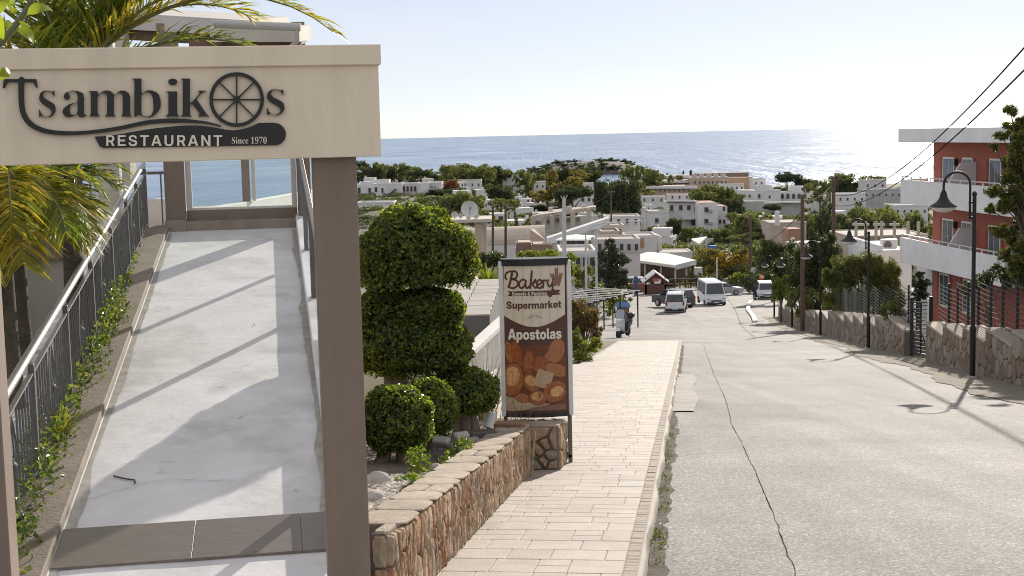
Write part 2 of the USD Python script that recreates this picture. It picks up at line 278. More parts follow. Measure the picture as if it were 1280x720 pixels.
GLYPHS = {
 'T': '3,66 60,66 60,50 57,58 52,63 44,66 39,66 38,64 38,9 40,3 45,1 17,1 21,3 23,5 25,11 25,64 23,66 19,66 11,63 5,57 3,49',
 's': '7,0 7,14 10,7 14,3 18,1 23,1 26,2 29,5 30,8 30,11 26,15 14,22 9,27 7,31 7,35 9,41 14,45 18,46 23,46 31,44 35,46 35,35 32,40 30,43 24,45 20,45 17,44 14,41 14,37 15,35 18,32 31,25 35,22 37,16 37,10 35,7 32,3 26,0 20,0 12,3 9,2',
 'a': '4,8 5,14 9,18 15,22 27,26 22,23 18,20 16,15 17,8 19,5 23,4 29,6 31,10 31,25 30,26 28,26 30,27 31,29 31,37 29,42 27,44 24,45 19,45 15,44 14,42 14,40 17,36 17,34 15,31 12,30 9,30 6,34 7,39 9,42 14,44 21,46 32,45 39,42 41,39 42,33 42,6 44,4 47,4 45,2 40,0 36,0 33,1 31,5 29,6 21,1 13,0 8,2 6,4;27,26 28,26 27,26',
 'm': '6,1 8,3 9,6 9,40 8,43 5,45 20,45 20,40 22,39 28,44 33,46 38,46 42,45 48,38 49,39 55,44 60,46 67,45 72,41 74,34 74,6 75,3 77,1 59,1 61,3 62,6 62,35 61,40 58,42 54,42 52,41 47,36 47,6 48,3 50,1 32,1 35,4 36,6 36,36 35,39 31,42 25,41 22,37 20,35 20,8 22,3 24,1',
 'b': '4,66 19,66 19,43 20,41 22,41 25,44 29,46 35,46 42,43 46,39 49,29 49,18 45,9 39,3 33,0 26,0 21,2 15,5 8,0 8,61 7,64|19,8 20,4 23,2 28,1 34,3 37,9 38,16 37,33 34,40 29,43 26,43 24,42 21,40 19,37',
 'i': '5,1 8,4 9,6 9,41 8,44 5,45 21,45 21,7 22,3 24,1;9,64 11,66 13,67 18,67 21,64 21,60 18,56 13,56 10,58 9,60',
 'k': '5,1 8,3 9,6 9,62 8,64 6,66 21,66 21,25 22,25 24,25 36,38 38,42 36,44 34,45 49,45 47,44 41,41 33,32 32,31 50,4 54,1 35,1 37,4 37,7 26,21 24,23 22,22 21,20 21,6 22,3 24,1',
 'RESTAURANT': '6,73 41,72 50,69 56,64 60,55 60,44 59,40 56,34 48,28 62,0 47,0 34,26 20,26 20,0 6,0|20,38 36,37 43,40 45,43 47,47 47,52 45,56 42,59 38,61 20,61;84,73 136,73 136,61 98,60 99,43 133,43 133,31 98,31 98,12 136,12 136,0 84,0;157,24 170,24 173,15 176,13 181,11 191,11 197,13 199,15 200,19 199,24 193,28 176,32 165,38 161,41 159,46 158,57 161,63 166,68 171,71 179,73 189,74 195,73 202,70 208,65 211,58 212,50 199,50 199,54 196,58 192,61 187,62 181,62 177,60 174,58 172,54 172,50 176,46 181,44 203,38 207,36 211,32 214,26 214,16 212,10 207,5 201,1 193,-1 182,-1 172,1 166,4 161,9 158,15;234,61 234,73 293,73 293,61 270,60 270,0 256,0 256,60;310,0 335,73 353,73 379,0 364,0 358,17 330,17 324,0|334,28 354,28 344,59 344,59;399,73 413,72 413,23 414,19 418,14 426,11 433,11 437,13 442,16 444,22 445,72 458,73 458,20 455,11 448,4 442,1 435,-1 422,-1 412,2 403,10 401,15 399,22;484,73 519,72 528,69 534,64 538,55 538,44 537,40 534,34 526,28 540,0 525,0 512,26 498,26 498,0 484,0|498,38 514,37 521,40 523,43 525,47 525,52 523,56 520,59 516,61 498,61;557,0 583,73 601,73 626,0 611,0 605,17 578,17 572,0|582,28 602,28 592,59 591,59;647,73 662,72 693,22 694,73 708,73 708,0 692,0 661,51 661,0 647,0;730,61 730,73 788,73 788,61 766,60 766,0 752,0 752,60',
 'SINCE': '8,0 8,22 14,8 22,2 32,1 36,2 40,6 42,11 42,17 38,22 19,33 11,40 8,51 11,60 16,65 23,68 30,68 46,65 50,68 50,48 43,60 38,65 32,67 22,66 18,62 16,56 18,51 21,48 44,36 50,30 52,23 52,16 50,9 44,3 35,0 24,0 11,3;62,1 65,2 67,6 67,41 65,44 62,45 79,45 79,7 80,3 84,1;67,63 70,67 74,68 79,65 79,60 77,56 72,55 68,58;92,1 94,2 96,6 96,40 95,44 92,45 108,45 109,41 110,40 116,44 122,46 128,46 132,44 136,36 136,5 140,1 119,1 122,3 124,7 124,35 123,39 119,42 113,40 109,35 109,6 110,3 113,1;148,19 150,32 155,39 160,44 167,46 174,46 179,45 183,41 184,35 183,32 179,32 175,34 174,43 170,45 166,45 161,39 160,31 161,19 164,10 168,6 173,5 179,5 185,9 179,3 171,0 165,0 159,2 152,9;192,19 192,27 194,34 202,44 209,46 216,46 221,44 226,39 228,32 229,26 206,26 204,24 206,13 211,7 220,5 229,11 221,2 214,0 208,0 202,2 196,8|204,29 206,28 219,28 219,39 216,45 212,45 207,43 205,37;264,58 274,62 286,70 295,70 296,9 298,5 308,4 308,1 270,1 270,4 278,4 282,8 283,61 280,62 270,53 267,53;320,44 321,59 325,65 330,69 336,71 344,71 353,68 358,64 364,51 365,33 362,17 355,7 347,2 340,0 331,1 324,5 322,11 325,14 328,9 334,5 340,4 346,7 351,17 353,33 351,35 341,29 333,29 323,35|332,46 333,39 338,34 345,34 352,39 353,46 352,56 347,65 340,67 334,63 332,56;376,52 377,70 422,70 422,66 395,1 389,1 414,60 413,62 385,61 382,59 380,52;431,32 433,54 436,61 441,67 448,70 458,71 465,69 470,65 476,51 478,29 474,13 468,4 457,0 450,0 442,4 435,13|445,46 446,14 449,7 453,5 459,6 462,10 464,17 465,44 462,62 457,67 450,65 446,59',
 'SUPER': '3,24 21,24 22,20 25,16 32,14 42,15 46,20 45,23 42,26 17,33 8,40 5,48 5,56 8,63 13,68 24,73 38,74 49,71 55,68 59,63 62,56 63,50 46,50 44,54 42,57 36,59 28,58 24,53 24,50 27,47 52,40 58,37 61,34 64,27 64,17 62,11 56,4 48,0 39,-1 27,-1 18,1 12,5 7,10 4,17;72,51 91,51 91,19 94,15 100,14 105,17 106,22 106,51 124,51 124,0 106,0 106,7 101,2 95,-1 85,-1 79,2 75,7 73,13;133,52 151,52 151,46 156,50 160,52 172,52 178,49 182,45 187,35 188,22 187,15 184,9 179,3 172,0 163,-1 157,1 151,6 151,-20 133,-20|151,23 153,18 156,15 159,13 165,14 168,17 170,24 169,30 168,35 162,38 159,38 155,37 151,31;193,22 194,34 198,43 205,49 214,52 225,52 234,49 242,41 245,32 246,21 210,21 212,15 215,13 219,11 226,13 229,17 245,17 243,10 238,4 232,1 226,-1 214,-1 203,3 196,12|211,32 228,32 229,33 225,38 218,39 214,38 211,35;252,52 270,52 270,44 273,48 277,51 288,52 288,37 277,36 273,33 271,29 271,0 252,0;293,51 310,51 311,43 316,50 324,53 330,52 334,51 338,47 341,43 346,49 352,52 360,53 368,50 373,45 375,37 375,0 357,0 357,32 355,35 351,38 345,37 342,31 342,0 325,0 325,32 324,35 319,38 314,37 311,31 311,0 293,0;382,12 383,21 388,27 397,30 411,32 414,35 414,38 410,40 403,39 401,35 384,35 386,43 391,48 398,52 412,53 422,51 430,45 432,37 432,0 415,0 414,6 411,2 405,0 394,0 389,1 385,5|399,15 400,12 403,11 409,11 413,13 414,16 415,22 403,20 400,18;441,52 459,52 459,44 461,48 466,51 476,52 476,37 465,36 461,33 460,29 459,0 441,0;481,73 500,73 500,35 514,51 535,51 516,29 536,0 515,0 503,18 500,15 500,0 481,0;537,22 538,34 542,43 550,49 558,52 569,52 579,49 586,41 590,32 590,21 555,21 556,15 559,13 563,11 570,13 574,17 590,17 588,10 582,4 577,1 570,-1 558,-1 548,3 540,12|555,32 573,32 573,33 569,38 562,39 558,38 556,35;593,38 593,52 602,52 602,66 620,66 620,52 631,52 631,38 620,37 620,17 621,15 623,14 631,14 631,0 614,0 606,4 603,8 602,12 602,37',
 'APOST': '0,1 25,73 50,73 75,0 54,0 50,13 25,13 21,0|29,28 45,28 38,54 36,52;79,52 97,52 98,46 102,50 106,52 118,52 124,49 128,45 133,35 134,22 133,15 130,9 125,3 118,0 109,-1 103,1 98,6 98,-20 79,-20|97,23 99,18 102,15 105,13 111,14 114,17 116,24 116,30 114,35 109,38 105,38 102,37 98,31;139,22 139,32 143,42 151,49 161,52 174,52 184,48 190,42 194,32 194,20 191,11 183,3 173,-1 159,-1 149,4 143,11|157,23 159,18 162,14 165,13 172,14 174,18 176,23 176,30 173,35 168,38 161,37 158,30;199,17 217,17 219,12 223,11 228,11 231,14 231,16 228,18 210,22 203,27 200,33 200,40 203,45 207,49 217,52 231,52 240,49 247,42 248,35 232,35 230,38 226,40 221,40 218,37 219,34 221,33 239,30 245,27 248,24 250,19 249,13 246,6 241,2 229,-1 221,-1 213,0 206,4 202,8 200,12;252,38 252,52 261,52 261,66 280,66 280,52 290,52 290,38 280,37 280,17 281,15 283,14 290,14 290,0 273,0 265,4 262,8 261,12 261,37;295,22 295,32 299,42 307,49 317,52 330,52 339,48 346,42 350,32 350,20 346,11 338,3 328,-1 315,-1 304,4 298,11|313,23 314,18 317,14 321,13 327,14 330,18 332,23 331,30 329,35 324,38 317,37 313,30;357,73 375,73 375,16 378,13 381,13 381,0 372,0 365,1 362,3 358,8 357,13;385,12 386,21 391,27 400,30 414,32 417,35 417,38 413,40 406,39 404,35 387,35 389,43 394,48 401,52 415,53 425,51 433,45 435,37 435,0 418,0 417,6 414,2 408,0 397,0 392,1 388,5|402,15 403,12 406,11 412,11 416,13 417,16 418,22 406,20 403,18;442,17 460,17 462,12 466,11 471,11 474,14 474,16 471,18 453,22 446,27 443,33 443,40 446,45 450,49 460,52 474,52 483,49 490,42 491,35 475,35 473,38 469,40 464,40 461,37 462,34 464,33 482,30 488,27 491,24 493,19 492,13 489,6 484,2 472,-1 464,-1 456,0 449,4 445,8 443,12',
 'SWEETS': '3,24 20,24 23,17 30,13 38,13 44,15 46,22 44,26 19,32 9,39 5,46 5,57 13,68 27,73 46,72 58,64 62,50 46,50 42,57 36,60 28,59 22,53 25,47 50,40 60,33 63,27 63,17 61,10 55,4 38,-1 18,1 7,10;67,51 85,51 93,18 102,51 117,51 125,18 133,51 151,51 136,0 118,0 109,29 101,0 83,0;154,22 155,33 159,42 167,49 175,52 186,52 195,49 203,40 206,32 207,21 171,21 173,14 180,11 187,12 191,16 206,16 201,6 187,-1 175,-1 166,3 158,11|171,32 190,31 191,33 187,39 179,40 174,38;212,22 212,33 217,42 224,49 232,52 243,52 252,49 261,40 264,32 264,21 228,21 230,14 237,11 245,12 248,16 264,16 258,6 244,-1 232,-1 223,3 215,11|228,32 248,31 248,33 244,39 237,40 231,38;267,39 267,52 276,52 276,66 293,66 293,52 304,52 304,39 293,38 293,16 296,13 304,13 304,0 286,1 278,5 276,12 276,38;308,17 324,17 327,12 331,10 337,11 340,14 337,18 318,22 311,28 309,40 317,49 328,53 340,52 349,48 354,42 356,35 340,35 339,38 334,41 329,41 326,37 329,33 349,29 356,23 357,12 350,3 337,-1 320,1 311,7;389,17 391,28 402,38 396,52 398,64 408,72 423,73 433,65 435,54 432,45 422,36 433,24 436,36 450,36 448,23 443,13 454,0 437,0 433,4 420,-1 405,0 394,7|406,19 412,13 423,15 411,28 406,24|410,53 414,46 421,50 422,56 420,59 415,60 411,58;485,73 518,73 527,71 537,64 541,54 541,41 533,29 521,24 502,23 502,0 485,0|502,39 515,38 521,40 525,47 523,54 515,58 502,58;546,12 547,21 552,26 560,30 575,31 579,34 578,38 574,40 567,39 564,35 548,35 550,41 555,48 564,52 576,52 586,50 592,45 596,37 596,0 579,0 579,6 571,0 559,-1 550,4|562,14 568,10 575,12 579,15 579,23 565,19;603,17 619,17 621,12 626,10 632,11 635,14 632,18 613,22 606,28 604,40 611,49 623,53 635,52 644,48 649,42 650,35 635,35 634,38 629,41 624,41 620,37 623,33 643,29 650,23 652,12 644,3 632,-1 615,1 606,7;655,39 655,52 664,52 664,66 681,66 681,52 692,52 692,39 681,38 681,16 684,13 692,13 692,0 674,1 666,5 664,12 664,38;698,51 715,51 715,44 721,51 732,52 732,38 722,37 716,30 715,0 698,0;737,63 738,69 744,73 752,72 755,67 754,60 748,56 740,58;737,51 754,51 754,0 737,0;762,22 763,33 767,42 774,49 783,52 794,52 803,49 811,40 814,32 814,21 778,21 781,14 787,11 795,12 799,16 814,16 808,6 794,-1 783,-1 773,3 766,11|779,32 798,31 798,33 794,39 787,40 781,38;819,17 835,17 838,12 842,10 848,11 851,14 848,18 829,22 822,28 820,40 828,49 839,53 851,52 860,48 865,42 867,35 851,35 850,38 845,41 840,41 837,37 840,33 860,29 867,23 868,12 861,3 848,-1 831,1 822,7',
}
# ------------------------------------------------------------------ materials of the setting
def asphalt():
    nodes = {'g': ('geometry', {}), 'sp': ('voronoi_texture', {'scale': 55.0}), 'spr': ('rgb_ramp', {'ramp': [(0, (0.125, 0.117, 0.109)), (0.4, (0.20, 0.189, 0.177)), (0.75, (0.295, 0.28, 0.262)), (1, (0.52, 0.50, 0.47))]}),
             'big': ('noise_texture', {'scale': 0.35, 'detail': 6.0, 'roughness': 0.62}), 'bigr': ('map_range', {'from_min': 0.3, 'from_max': 0.7, 'to_min': 0.74, 'to_max': 1.22}),
             'mp': ('mapping', {'rotation': (0, 0, 0.126), 'scale': (1.5, 0.035, 1.0)}), 'tr': ('noise_texture', {'scale': 1.0, 'detail': 3.0}), 'trr': ('map_range', {'from_min': 0.3, 'from_max': 0.7, 'to_min': 0.86, 'to_max': 1.16}),
             'mm': ('math', {'math_type': 'multiply'}), 'h': ('hsv', {}), 'p': ('principled_bsdf', {'roughness': 0.84, 'specular_ior_level': 0.2}),
             'fine': ('noise_texture', {'scale': 90.0, 'detail': 4.0}), 'b': ('bump', {'strength': 0.5, 'distance': 0.012})}
    links = [('g.position', 'sp.vector'), ('sp.color', 'bw.color'), ('bw.val', 'spr.fac'), ('g.position', 'big.vector'), ('big.fac', 'bigr.value'), ('g.position', 'mp.vector'), ('mp.vector', 'tr.vector'), ('tr.fac', 'trr.value'),
             ('bigr.result', 'mm.value1'), ('trr.result', 'mm.value2'), ('mm.value', 'h.value'), ('spr.color', 'h.color'), ('h.color', 'p.base_color'), ('g.position', 'fine.vector'), ('fine.fac', 'b.height'), ('b.normal', 'p.normal')]
    nodes['bw'] = ('rgb_to_bw', {})
    return usdkit.material(stage, '/World/Looks/asphalt', nodes, links, surface='p.BSDF')
ASPHALT = asphalt()
def seamat():
    nodes = {'g': ('geometry', {}), 'm1': ('mapping', {'scale': (0.11, 0.022, 1.0), 'rotation': (0, 0, -0.2)}), 'n1': ('noise_texture', {'scale': 1.0, 'detail': 6.0, 'roughness': 0.6}),
             'm2': ('mapping', {'scale': (0.006, 0.0025, 1.0)}), 'n2': ('noise_texture', {'scale': 1.0, 'detail': 4.0}), 'r2': ('map_range', {'from_min': 0.3, 'from_max': 0.7, 'to_min': 0.14, 'to_max': 0.27}),
             'm3': ('mapping', {'scale': (0.030, 0.0035, 1.0), 'rotation': (0, 0, 0.05)}), 'n3': ('noise_texture', {'scale': 1.0, 'detail': 5.0, 'roughness': 0.65}), 'add': ('math', {'math_type': 'multiply_add', 'value2': 5.0}), 'b': ('bump', {'strength': 1.0, 'distance': 1.9}), 'p': ('principled_bsdf', {'base_color': (0.05, 0.13, 0.26), 'ior': 1.33, 'specular_ior_level': 0.36})}
    links = [('g.position', 'm1.vector'), ('m1.vector', 'n1.vector'), ('g.position', 'm3.vector'), ('m3.vector', 'n3.vector'), ('n3.fac', 'add.value1'), ('n1.fac', 'add.value3'), ('add.value', 'b.height'), ('b.normal', 'p.normal'), ('g.position', 'm2.vector'), ('m2.vector', 'n2.vector'), ('n2.fac', 'r2.value'), ('r2.result', 'p.roughness')]
    return usdkit.material(stage, '/World/Looks/sea_water', nodes, links, surface='p.BSDF')
SEA = seamat()
EARTH = M('dry_earth', (0.16, 0.14, 0.09), (0.085, 0.095, 0.045), scale=0.06, rough=0.95, detail=8.0, lo=0.4, hi=0.6, bump=0.6, bscale=1.5, bdist=0.3)
PAVER = [M(f'paving_{k}', c, tuple(x * 0.82 for x in c), scale=5, rough=0.75, bump=0.35, bscale=40, bdist=0.01, dirt=((0.16, 0.14, 0.115), 1.6, 0.45)) for k, c in enumerate([(0.385, 0.34, 0.285), (0.41, 0.365, 0.31), (0.36, 0.315, 0.262), (0.395, 0.355, 0.305)])]
JOINT = M('paving_joint', (0.27, 0.225, 0.175), (0.33, 0.28, 0.22), scale=8, rough=0.95)
KERB = M('kerb_concrete', (0.36, 0.33, 0.28), (0.28, 0.25, 0.21), scale=6, rough=0.85, bump=0.4, bdist=0.01)
EDGEB = M('edge_brick', (0.36, 0.305, 0.25), (0.30, 0.25, 0.20), scale=9, rough=0.85, bump=0.4, isl=0.12)
VERGE = M('gravel_verge', (0.26, 0.225, 0.175), (0.17, 0.15, 0.115), scale=3, rough=0.95, detail=9, bump=0.8, bscale=30, bdist=0.03)
CRACK = M('crack_tar', (0.06, 0.056, 0.052), rough=1.0, spec=0.0)
CONC = M('old_concrete', (0.34, 0.32, 0.28), (0.25, 0.235, 0.21), scale=2.5, rough=0.9, bump=0.3, dirt=((0.14, 0.13, 0.11), 0.8, 0.5))

# ------------------------------------------------------------------ sea, land
mb = MB()
ys = np.concatenate([np.linspace(600, 3000, 7), [6000, 12000, 25000, 60000]])
vv = []
for y in ys:
    for u in np.linspace(-1, 1, 9): vv.append([u * (2500 + y * 1.1), y, 0.0])
ff = [[i * 9 + k, i * 9 + k + 1, (i + 1) * 9 + k + 1, (i + 1) * 9 + k] for i in range(len(ys) - 1) for k in range(8)]
solo('sea', mb.raw(vv, ff), SEA, kind='structure')

mb = MB()
ys = np.concatenate([np.arange(-60, 200, 4.0), np.arange(200, 500, 10), np.arange(500, 1180, 20)])
nc = 141; vv = []
for y in ys:
    xs = np.linspace(-1, 1, nc); xs = np.sign(xs) * np.abs(xs) ** 1.5 * (75 + 0.85 * max(y, 0))
    z = ground(xs, np.full(nc, y)); s_ = 0.126 * xs + 0.992 * y; t_ = 0.992 * xs - 0.126 * y
    rough_ = (meshkit.fbm(np.stack([xs / 9, np.full(nc, y) / 9, 0 * xs], 1), 4, 3) - 0.5) * np.clip((np.hypot(xs, y) - 60) / 150, 0, 1) * 1.6
    z = z + rough_ - 0.08
    cor = np.clip((12.5 - np.abs(t_ - 1.0)) / 2, 0, 1) * np.clip((205 - s_) / 15, 0, 1)
    z = np.where(cor > 0, z * (1 - cor) + cor * (ground(xs, np.full(nc, y)) - 0.30), z)
    cross = np.clip((20 - np.abs(s_ - 171)) / 8, 0, 1); z = np.minimum(z, np.where(cross > 0, ground(xs, np.full(nc, y)) - 0.3 * cross, 1e9))
    fall = np.clip((-2.6 - t_) / 3, 0, 1) * np.clip((s_ - 2) / 4, 0, 1) * np.clip((60 - s_) / 20, 0, 1)
    z -= 0.6 * fall
    vv += list(zip(xs, np.full(nc, y), z))
ff = [[i * nc + k, i * nc + k + 1, (i + 1) * nc + k + 1, (i + 1) * nc + k] for i in range(len(ys) - 1) for k in range(nc - 1)]
solo('terrain', mb.raw(vv, ff), EARTH, kind='structure', smooth=True)

def strip(rows, nt=8, dz=0.0, noise_amp=0.0):        # rows: (s, t left, t right): a sheet that follows the ground
    v = []
    for s_, a, b in rows:
        for k in range(nt + 1): v.append(road(s_, a + (b - a) * k / nt, dz))
    v = np.array(v)
    if noise_amp: v[:, 2] += (meshkit.fbm(v * 0.6, 3, 5) - 0.5) * noise_amp
    f = [[i * (nt + 1) + k, i * (nt + 1) + k + 1, (i + 1) * (nt + 1) + k + 1, (i + 1) * (nt + 1) + k] for i in range(len(rows) - 1) for k in range(nt)]
    return MB().raw(v, f)
def edges(s_):
    l = -0.32 if s_ < 60.5 else -0.32 - 7.2 * min(1, (s_ - 60.5) / 1.5)
    r = 6.5 if s_ < 112 else 6.5 + min(16, (s_ - 112) * 1.1)
    return l, r
rows = [(s_, *edges(s_)) for s_ in np.concatenate([np.arange(-20, 60, 1.5), [60.4, 61, 62.1], np.arange(63, 186, 1.5)])]
ROAD = thing('road', None, None, world=True, kind='structure')
put(ROAD, 'carriageway', strip(rows, 14), ASPHALT, smooth=True)
put(ROAD, 'cross_street', strip([(s_, -70, -7.0) for s_ in np.arange(157, 186, 3)], 14, 0.004), ASPHALT, smooth=True)
put(ROAD, 'cross_street', strip([(s_, 21, 90) for s_ in np.arange(157, 186, 3)], 14, 0.004), ASPHALT, smooth=True)
def groundhit(px, py, dz=0.0):
    lo, hi = 4.0, 400.0
    r = ray(px, py)
    for _ in range(60):
        m = (lo + hi) / 2; p = r * m
        if p[2] + EYE > float(ground(p[0], p[1])) + dz: lo = m
        else: hi = m
    return r * lo + np.array([0, 0, EYE])
def crackline(pts, w, dz=0.006, seed=0, wob=0.05):
    rng = np.random.default_rng(seed); pts = [groundhit(*p) for p in pts]; q = []
    for a, b in zip(pts[:-1], pts[1:]):
        n = max(2, int(np.linalg.norm(b - a) / 0.25))
        q += [a + (b - a) * k / n for k in range(n)]
    q.append(pts[-1]); q = np.array(q); q[:, 0] += np.cumsum(rng.normal(0, wob * 0.3, len(q))) * 0.35 + rng.normal(0, wob * 0.25, len(q))
    v = []
    for p in q:
        ww = w * rng.uniform(0.35, 1.3)
        for sg in (-1, 1): v.append([p[0] + sg * ww / 2, p[1], float(ground(p[0] + sg * ww / 2, p[1])) + dz])
    return MB().raw(v, [[2 * i, 2 * i + 1, 2 * i + 3, 2 * i + 2] for i in range(len(q) - 1)])
put(ROAD, 'crack', crackline([(995, 722), (965, 640), (940, 580), (915, 530), (908, 500), (893, 468), (880, 430)], 0.008, seed=1, wob=0.022), CRACK)
put(ROAD, 'crack', crackline([(820, 684), (870, 683), (925, 683), (975, 684)], 0.018, seed=3), CRACK)
GUT = M('gutter_dirt', (0.10, 0.09, 0.075), (0.19, 0.17, 0.145), scale=6, rough=0.95, spec=0.05, bump=0.6, bscale=40)
rg = np.random.default_rng(8); v = []; gs = np.arange(6.5, 58, 0.18)
for s_ in gs:
    w = 0.05 + 0.13 * float(meshkit.fbm(np.array([s_ * 1.3, 0.5, 0.1]), 3, 6)) * (1.0 if s_ < 22 else 0.5); v += [road(s_, -0.305, 0.012), road(s_, -0.30 + w + rg.normal(0, 0.012), 0.004)]
put(ROAD, 'gutter_dirt', MB().raw(v, [[2 * i, 2 * i + 1, 2 * i + 3, 2 * i + 2] for i in range(len(gs) - 1)]), GUT)
put(ROAD, 'patch', strip([(s_, -0.30, 0.12 + 0.05 * math.sin(s_)) for s_ in np.arange(23.5, 36, 0.7)], 3, 0.02), CONC, smooth=True)
# raised white kerb of the little island at the right of the junction, pavement inside it
isl = [groundhit(*p) for p in [(944, 403), (942, 397), (935, 388), (936, 380), (942, 373)]]
mb = MB()
for a, b in zip(isl[:-1], isl[1:]): mb.bar(a + (0, 0, 0.06), b + (0, 0, 0.06), 0.35, 0.16, ch=0.02)
solo('kerb', mb, M('white_kerb', (0.62, 0.6, 0.56), (0.5, 0.48, 0.44), scale=4, rough=0.8), kind='structure')
# gravel verge below the right-hand wall
solo('verge', strip([(s_, 5.75 + 0.22 * math.sin(s_ * 0.37) + 0.08 * math.sin(s_ * 1.3) + 0.05 * math.sin(s_ * 3.1), 7.4) for s_ in np.arange(-6, 112, 0.4)], 8, 0.012, 0.008), VERGE, kind='structure', smooth=True)

# ------------------------------------------------------------------ pavement of stamped slabs
def pav_left(s_):
    if s_ < 15.6: return -2.4
    if s_ < 17: return -2.4 - 2.6 * (s_ - 15.6) / 1.4
    if s_ < 36: return -5.0
    if s_ < 39: return -5.0 + 1.9 * (s_ - 36) / 3
    return -3.1
PAVE = thing('pavement', None, None, world=True, kind='structure')
PH = 0.12
prow = np.concatenate([np.arange(-4, 15.5, 0.75), [15.6, 16.3, 17.0], np.arange(17.7, 36, 0.75), [36.5, 37.7, 39], np.arange(39.7, 61, 0.75)])
put(PAVE, 'bed', strip([(s_, pav_left(s_), -0.35) for s_ in prow], 6, PH - 0.005), JOINT, smooth=True)
# kerb with a rounded nose, falling in height towards the far end
mb = MB(); v = []; ks = np.arange(-4, 61.2, 0.4)
for i, s_ in enumerate(ks):
    w = 0.012 * math.sin(s_ * 1.7) + 0.008 * math.sin(s_ * 4.1)
    for t_, dz in ((-0.352, PH - 0.004), (-0.335, PH + 0.001), (-0.315 + w, PH - 0.012), (-0.305 + w, PH - 0.05), (-0.30 + w, -0.10)): v.append(road(s_, t_, dz))
mb.raw(v, [[i * 5 + k, i * 5 + k + 1, i * 5 + k + 6, i * 5 + k + 5] for i in range(len(ks) - 1) for k in range(4)])
put(PAVE, 'kerb', mb, KERB, smooth=50)
rng = np.random.default_rng(11)
def slab(mb, s0, s1, t0, t1, lift, skew=0.0):
    g, b = 0.002, 0.006
    v = []
    for (ss, tt) in ((s0 + g, t0 + g), (s0 + g, t1 - g), (s1 - g, t1 - g), (s1 - g, t0 + g)): v.append(road(ss, tt, PH - 0.007))
    for (ss, tt) in ((s0 + g + b, t0 + g + b), (s0 + g + b, t1 - g - b), (s1 - g - b, t1 - g - b), (s1 - g - b, t0 + g + b)): v.append(road(ss, tt, PH + lift))
    return mb.raw(v, [[4, 5, 6, 7], [0, 1, 5, 4], [1, 2, 6, 5], [2, 3, 7, 6], [3, 0, 4, 7]])
far = [MB() for _ in PAVER]; near_n = 0; s_ = 6.4
while s_ < 60.8:
    h = float(rng.choice([0.22, 0.30, 0.38, 0.46])); t = -0.445; h = min(h, 60.9 - s_)
    tl = pav_left(s_ + h * 0.5) + 0.03
    t -= 0.0
    first = float(rng.uniform(0.12, 0.4))
    while t > tl + 0.1:
        w = first if first else float(rng.choice([0.22, 0.30, 0.38, 0.48])); first = 0
        t2 = max(t - w, tl); k = int(rng.integers(0, len(PAVER))); lift = float(rng.normal(0, 0.0007))
        halves = [(s_, s_ + h)] if h < 0.4 or rng.random() < 0.5 else [(s_, s_ + h / 2), (s_ + h / 2, s_ + h)]
        for a, b in halves:
            if near_n < 296 and s_ > 7.0:
                put(PAVE, 'slab', slab(MB(), a, b, t2, t, lift), PAVER[k]); near_n += 1
            else: slab(far[k], a, b, t2, t, lift)
        t = t2
    s_ += h
for k, m in enumerate(far):
    p = put(PAVE, 'paving_field', m, PAVER[k]); stage.GetPrimAtPath(p.path).SetCustomDataByKey('kind', 'stuff')
s_ = 6.4; n = 0; farb = MB()
while s_ < 60.8:
    L = 0.105 if s_ < 40 else 0.2
    if 7.3 < s_ < 24 and n < 280: put(PAVE, 'edge_brick', slab(MB(), s_, s_ + L, -0.445, -0.352, float(rng.normal(0, 0.002))), EDGEB); n += 1
    else: slab(farb, s_, s_ + L, -0.445, -0.352, 0.0)
    s_ += L
p = put(PAVE, 'edge_brick_course', farb, EDGEB); stage.GetPrimAtPath(p.path).SetCustomDataByKey('kind', 'stuff')
solo('planted_ground', strip([(s_, -9.0, -3.05) for s_ in np.arange(36.5, 63, 1.2)], 6, 0.06), EARTH, kind='structure', smooth=True)
# grass and weeds along the kerb foot
WEED = leafmat('weed_leaf', (0.06, 0.09, 0.02), (0.11, 0.14, 0.03), (0.2, 0.18, 0.06))
mb = MB()
for _ in range(75):
    s_ = float(rng.uniform(7, 21)) if rng.random() < 0.8 else float(rng.uniform(21, 58)); c = road(s_, -0.27 + rng.normal(0, 0.03), 0.02)
    clump(mb, c, (0.04, 0.07, 0.035), 11, 0.04, rng, tilt=1.0, aspect=0.3)
solo('weeds', mb, WEED, 'low weeds and dry tufts in the gutter along the kerb', 'weeds', kind='stuff')
# ------------------------------------------------------------------ materials near the camera
BROWNP = M('brown_paint', (0.215, 0.162, 0.125), (0.19, 0.142, 0.11), scale=1.2, rough=0.55, bump=0.3, bscale=120, bdist=0.003, dirt=((0.13, 0.095, 0.072), 1.8, 0.5), stretch=(2.6, 2.6, 0.35))
CREAM = M('cream_paint', (0.74, 0.635, 0.485), (0.69, 0.59, 0.45), scale=1.1, rough=0.55, bump=0.3, bscale=90, bdist=0.003, dirt=((0.52, 0.44, 0.33), 1.6, 0.5), stretch=(2.4, 2.4, 0.4))
BLACKM = M('black_metal', (0.012, 0.011, 0.011), rough=0.4)
OFFWHITE = M('offwhite_print', (0.72, 0.66, 0.54), rough=0.6)
RAMPW = M('white_cement', (0.80, 0.79, 0.79), (0.68, 0.67, 0.67), scale=1.6, rough=0.75, spec=0.25, detail=9, bump=0.6, bscale=14, bdist=0.006, dirt=((0.40, 0.39, 0.38), 1.3, 0.7))
TILEM = [M(f'wood_tile_{k}', c, tuple(x * 0.72 for x in c), scale=6, rough=0.4, stretch=(1.2, 9, 9), detail=6, bump=0.1) for k, c in enumerate([(0.215, 0.185, 0.155), (0.20, 0.17, 0.145)])]
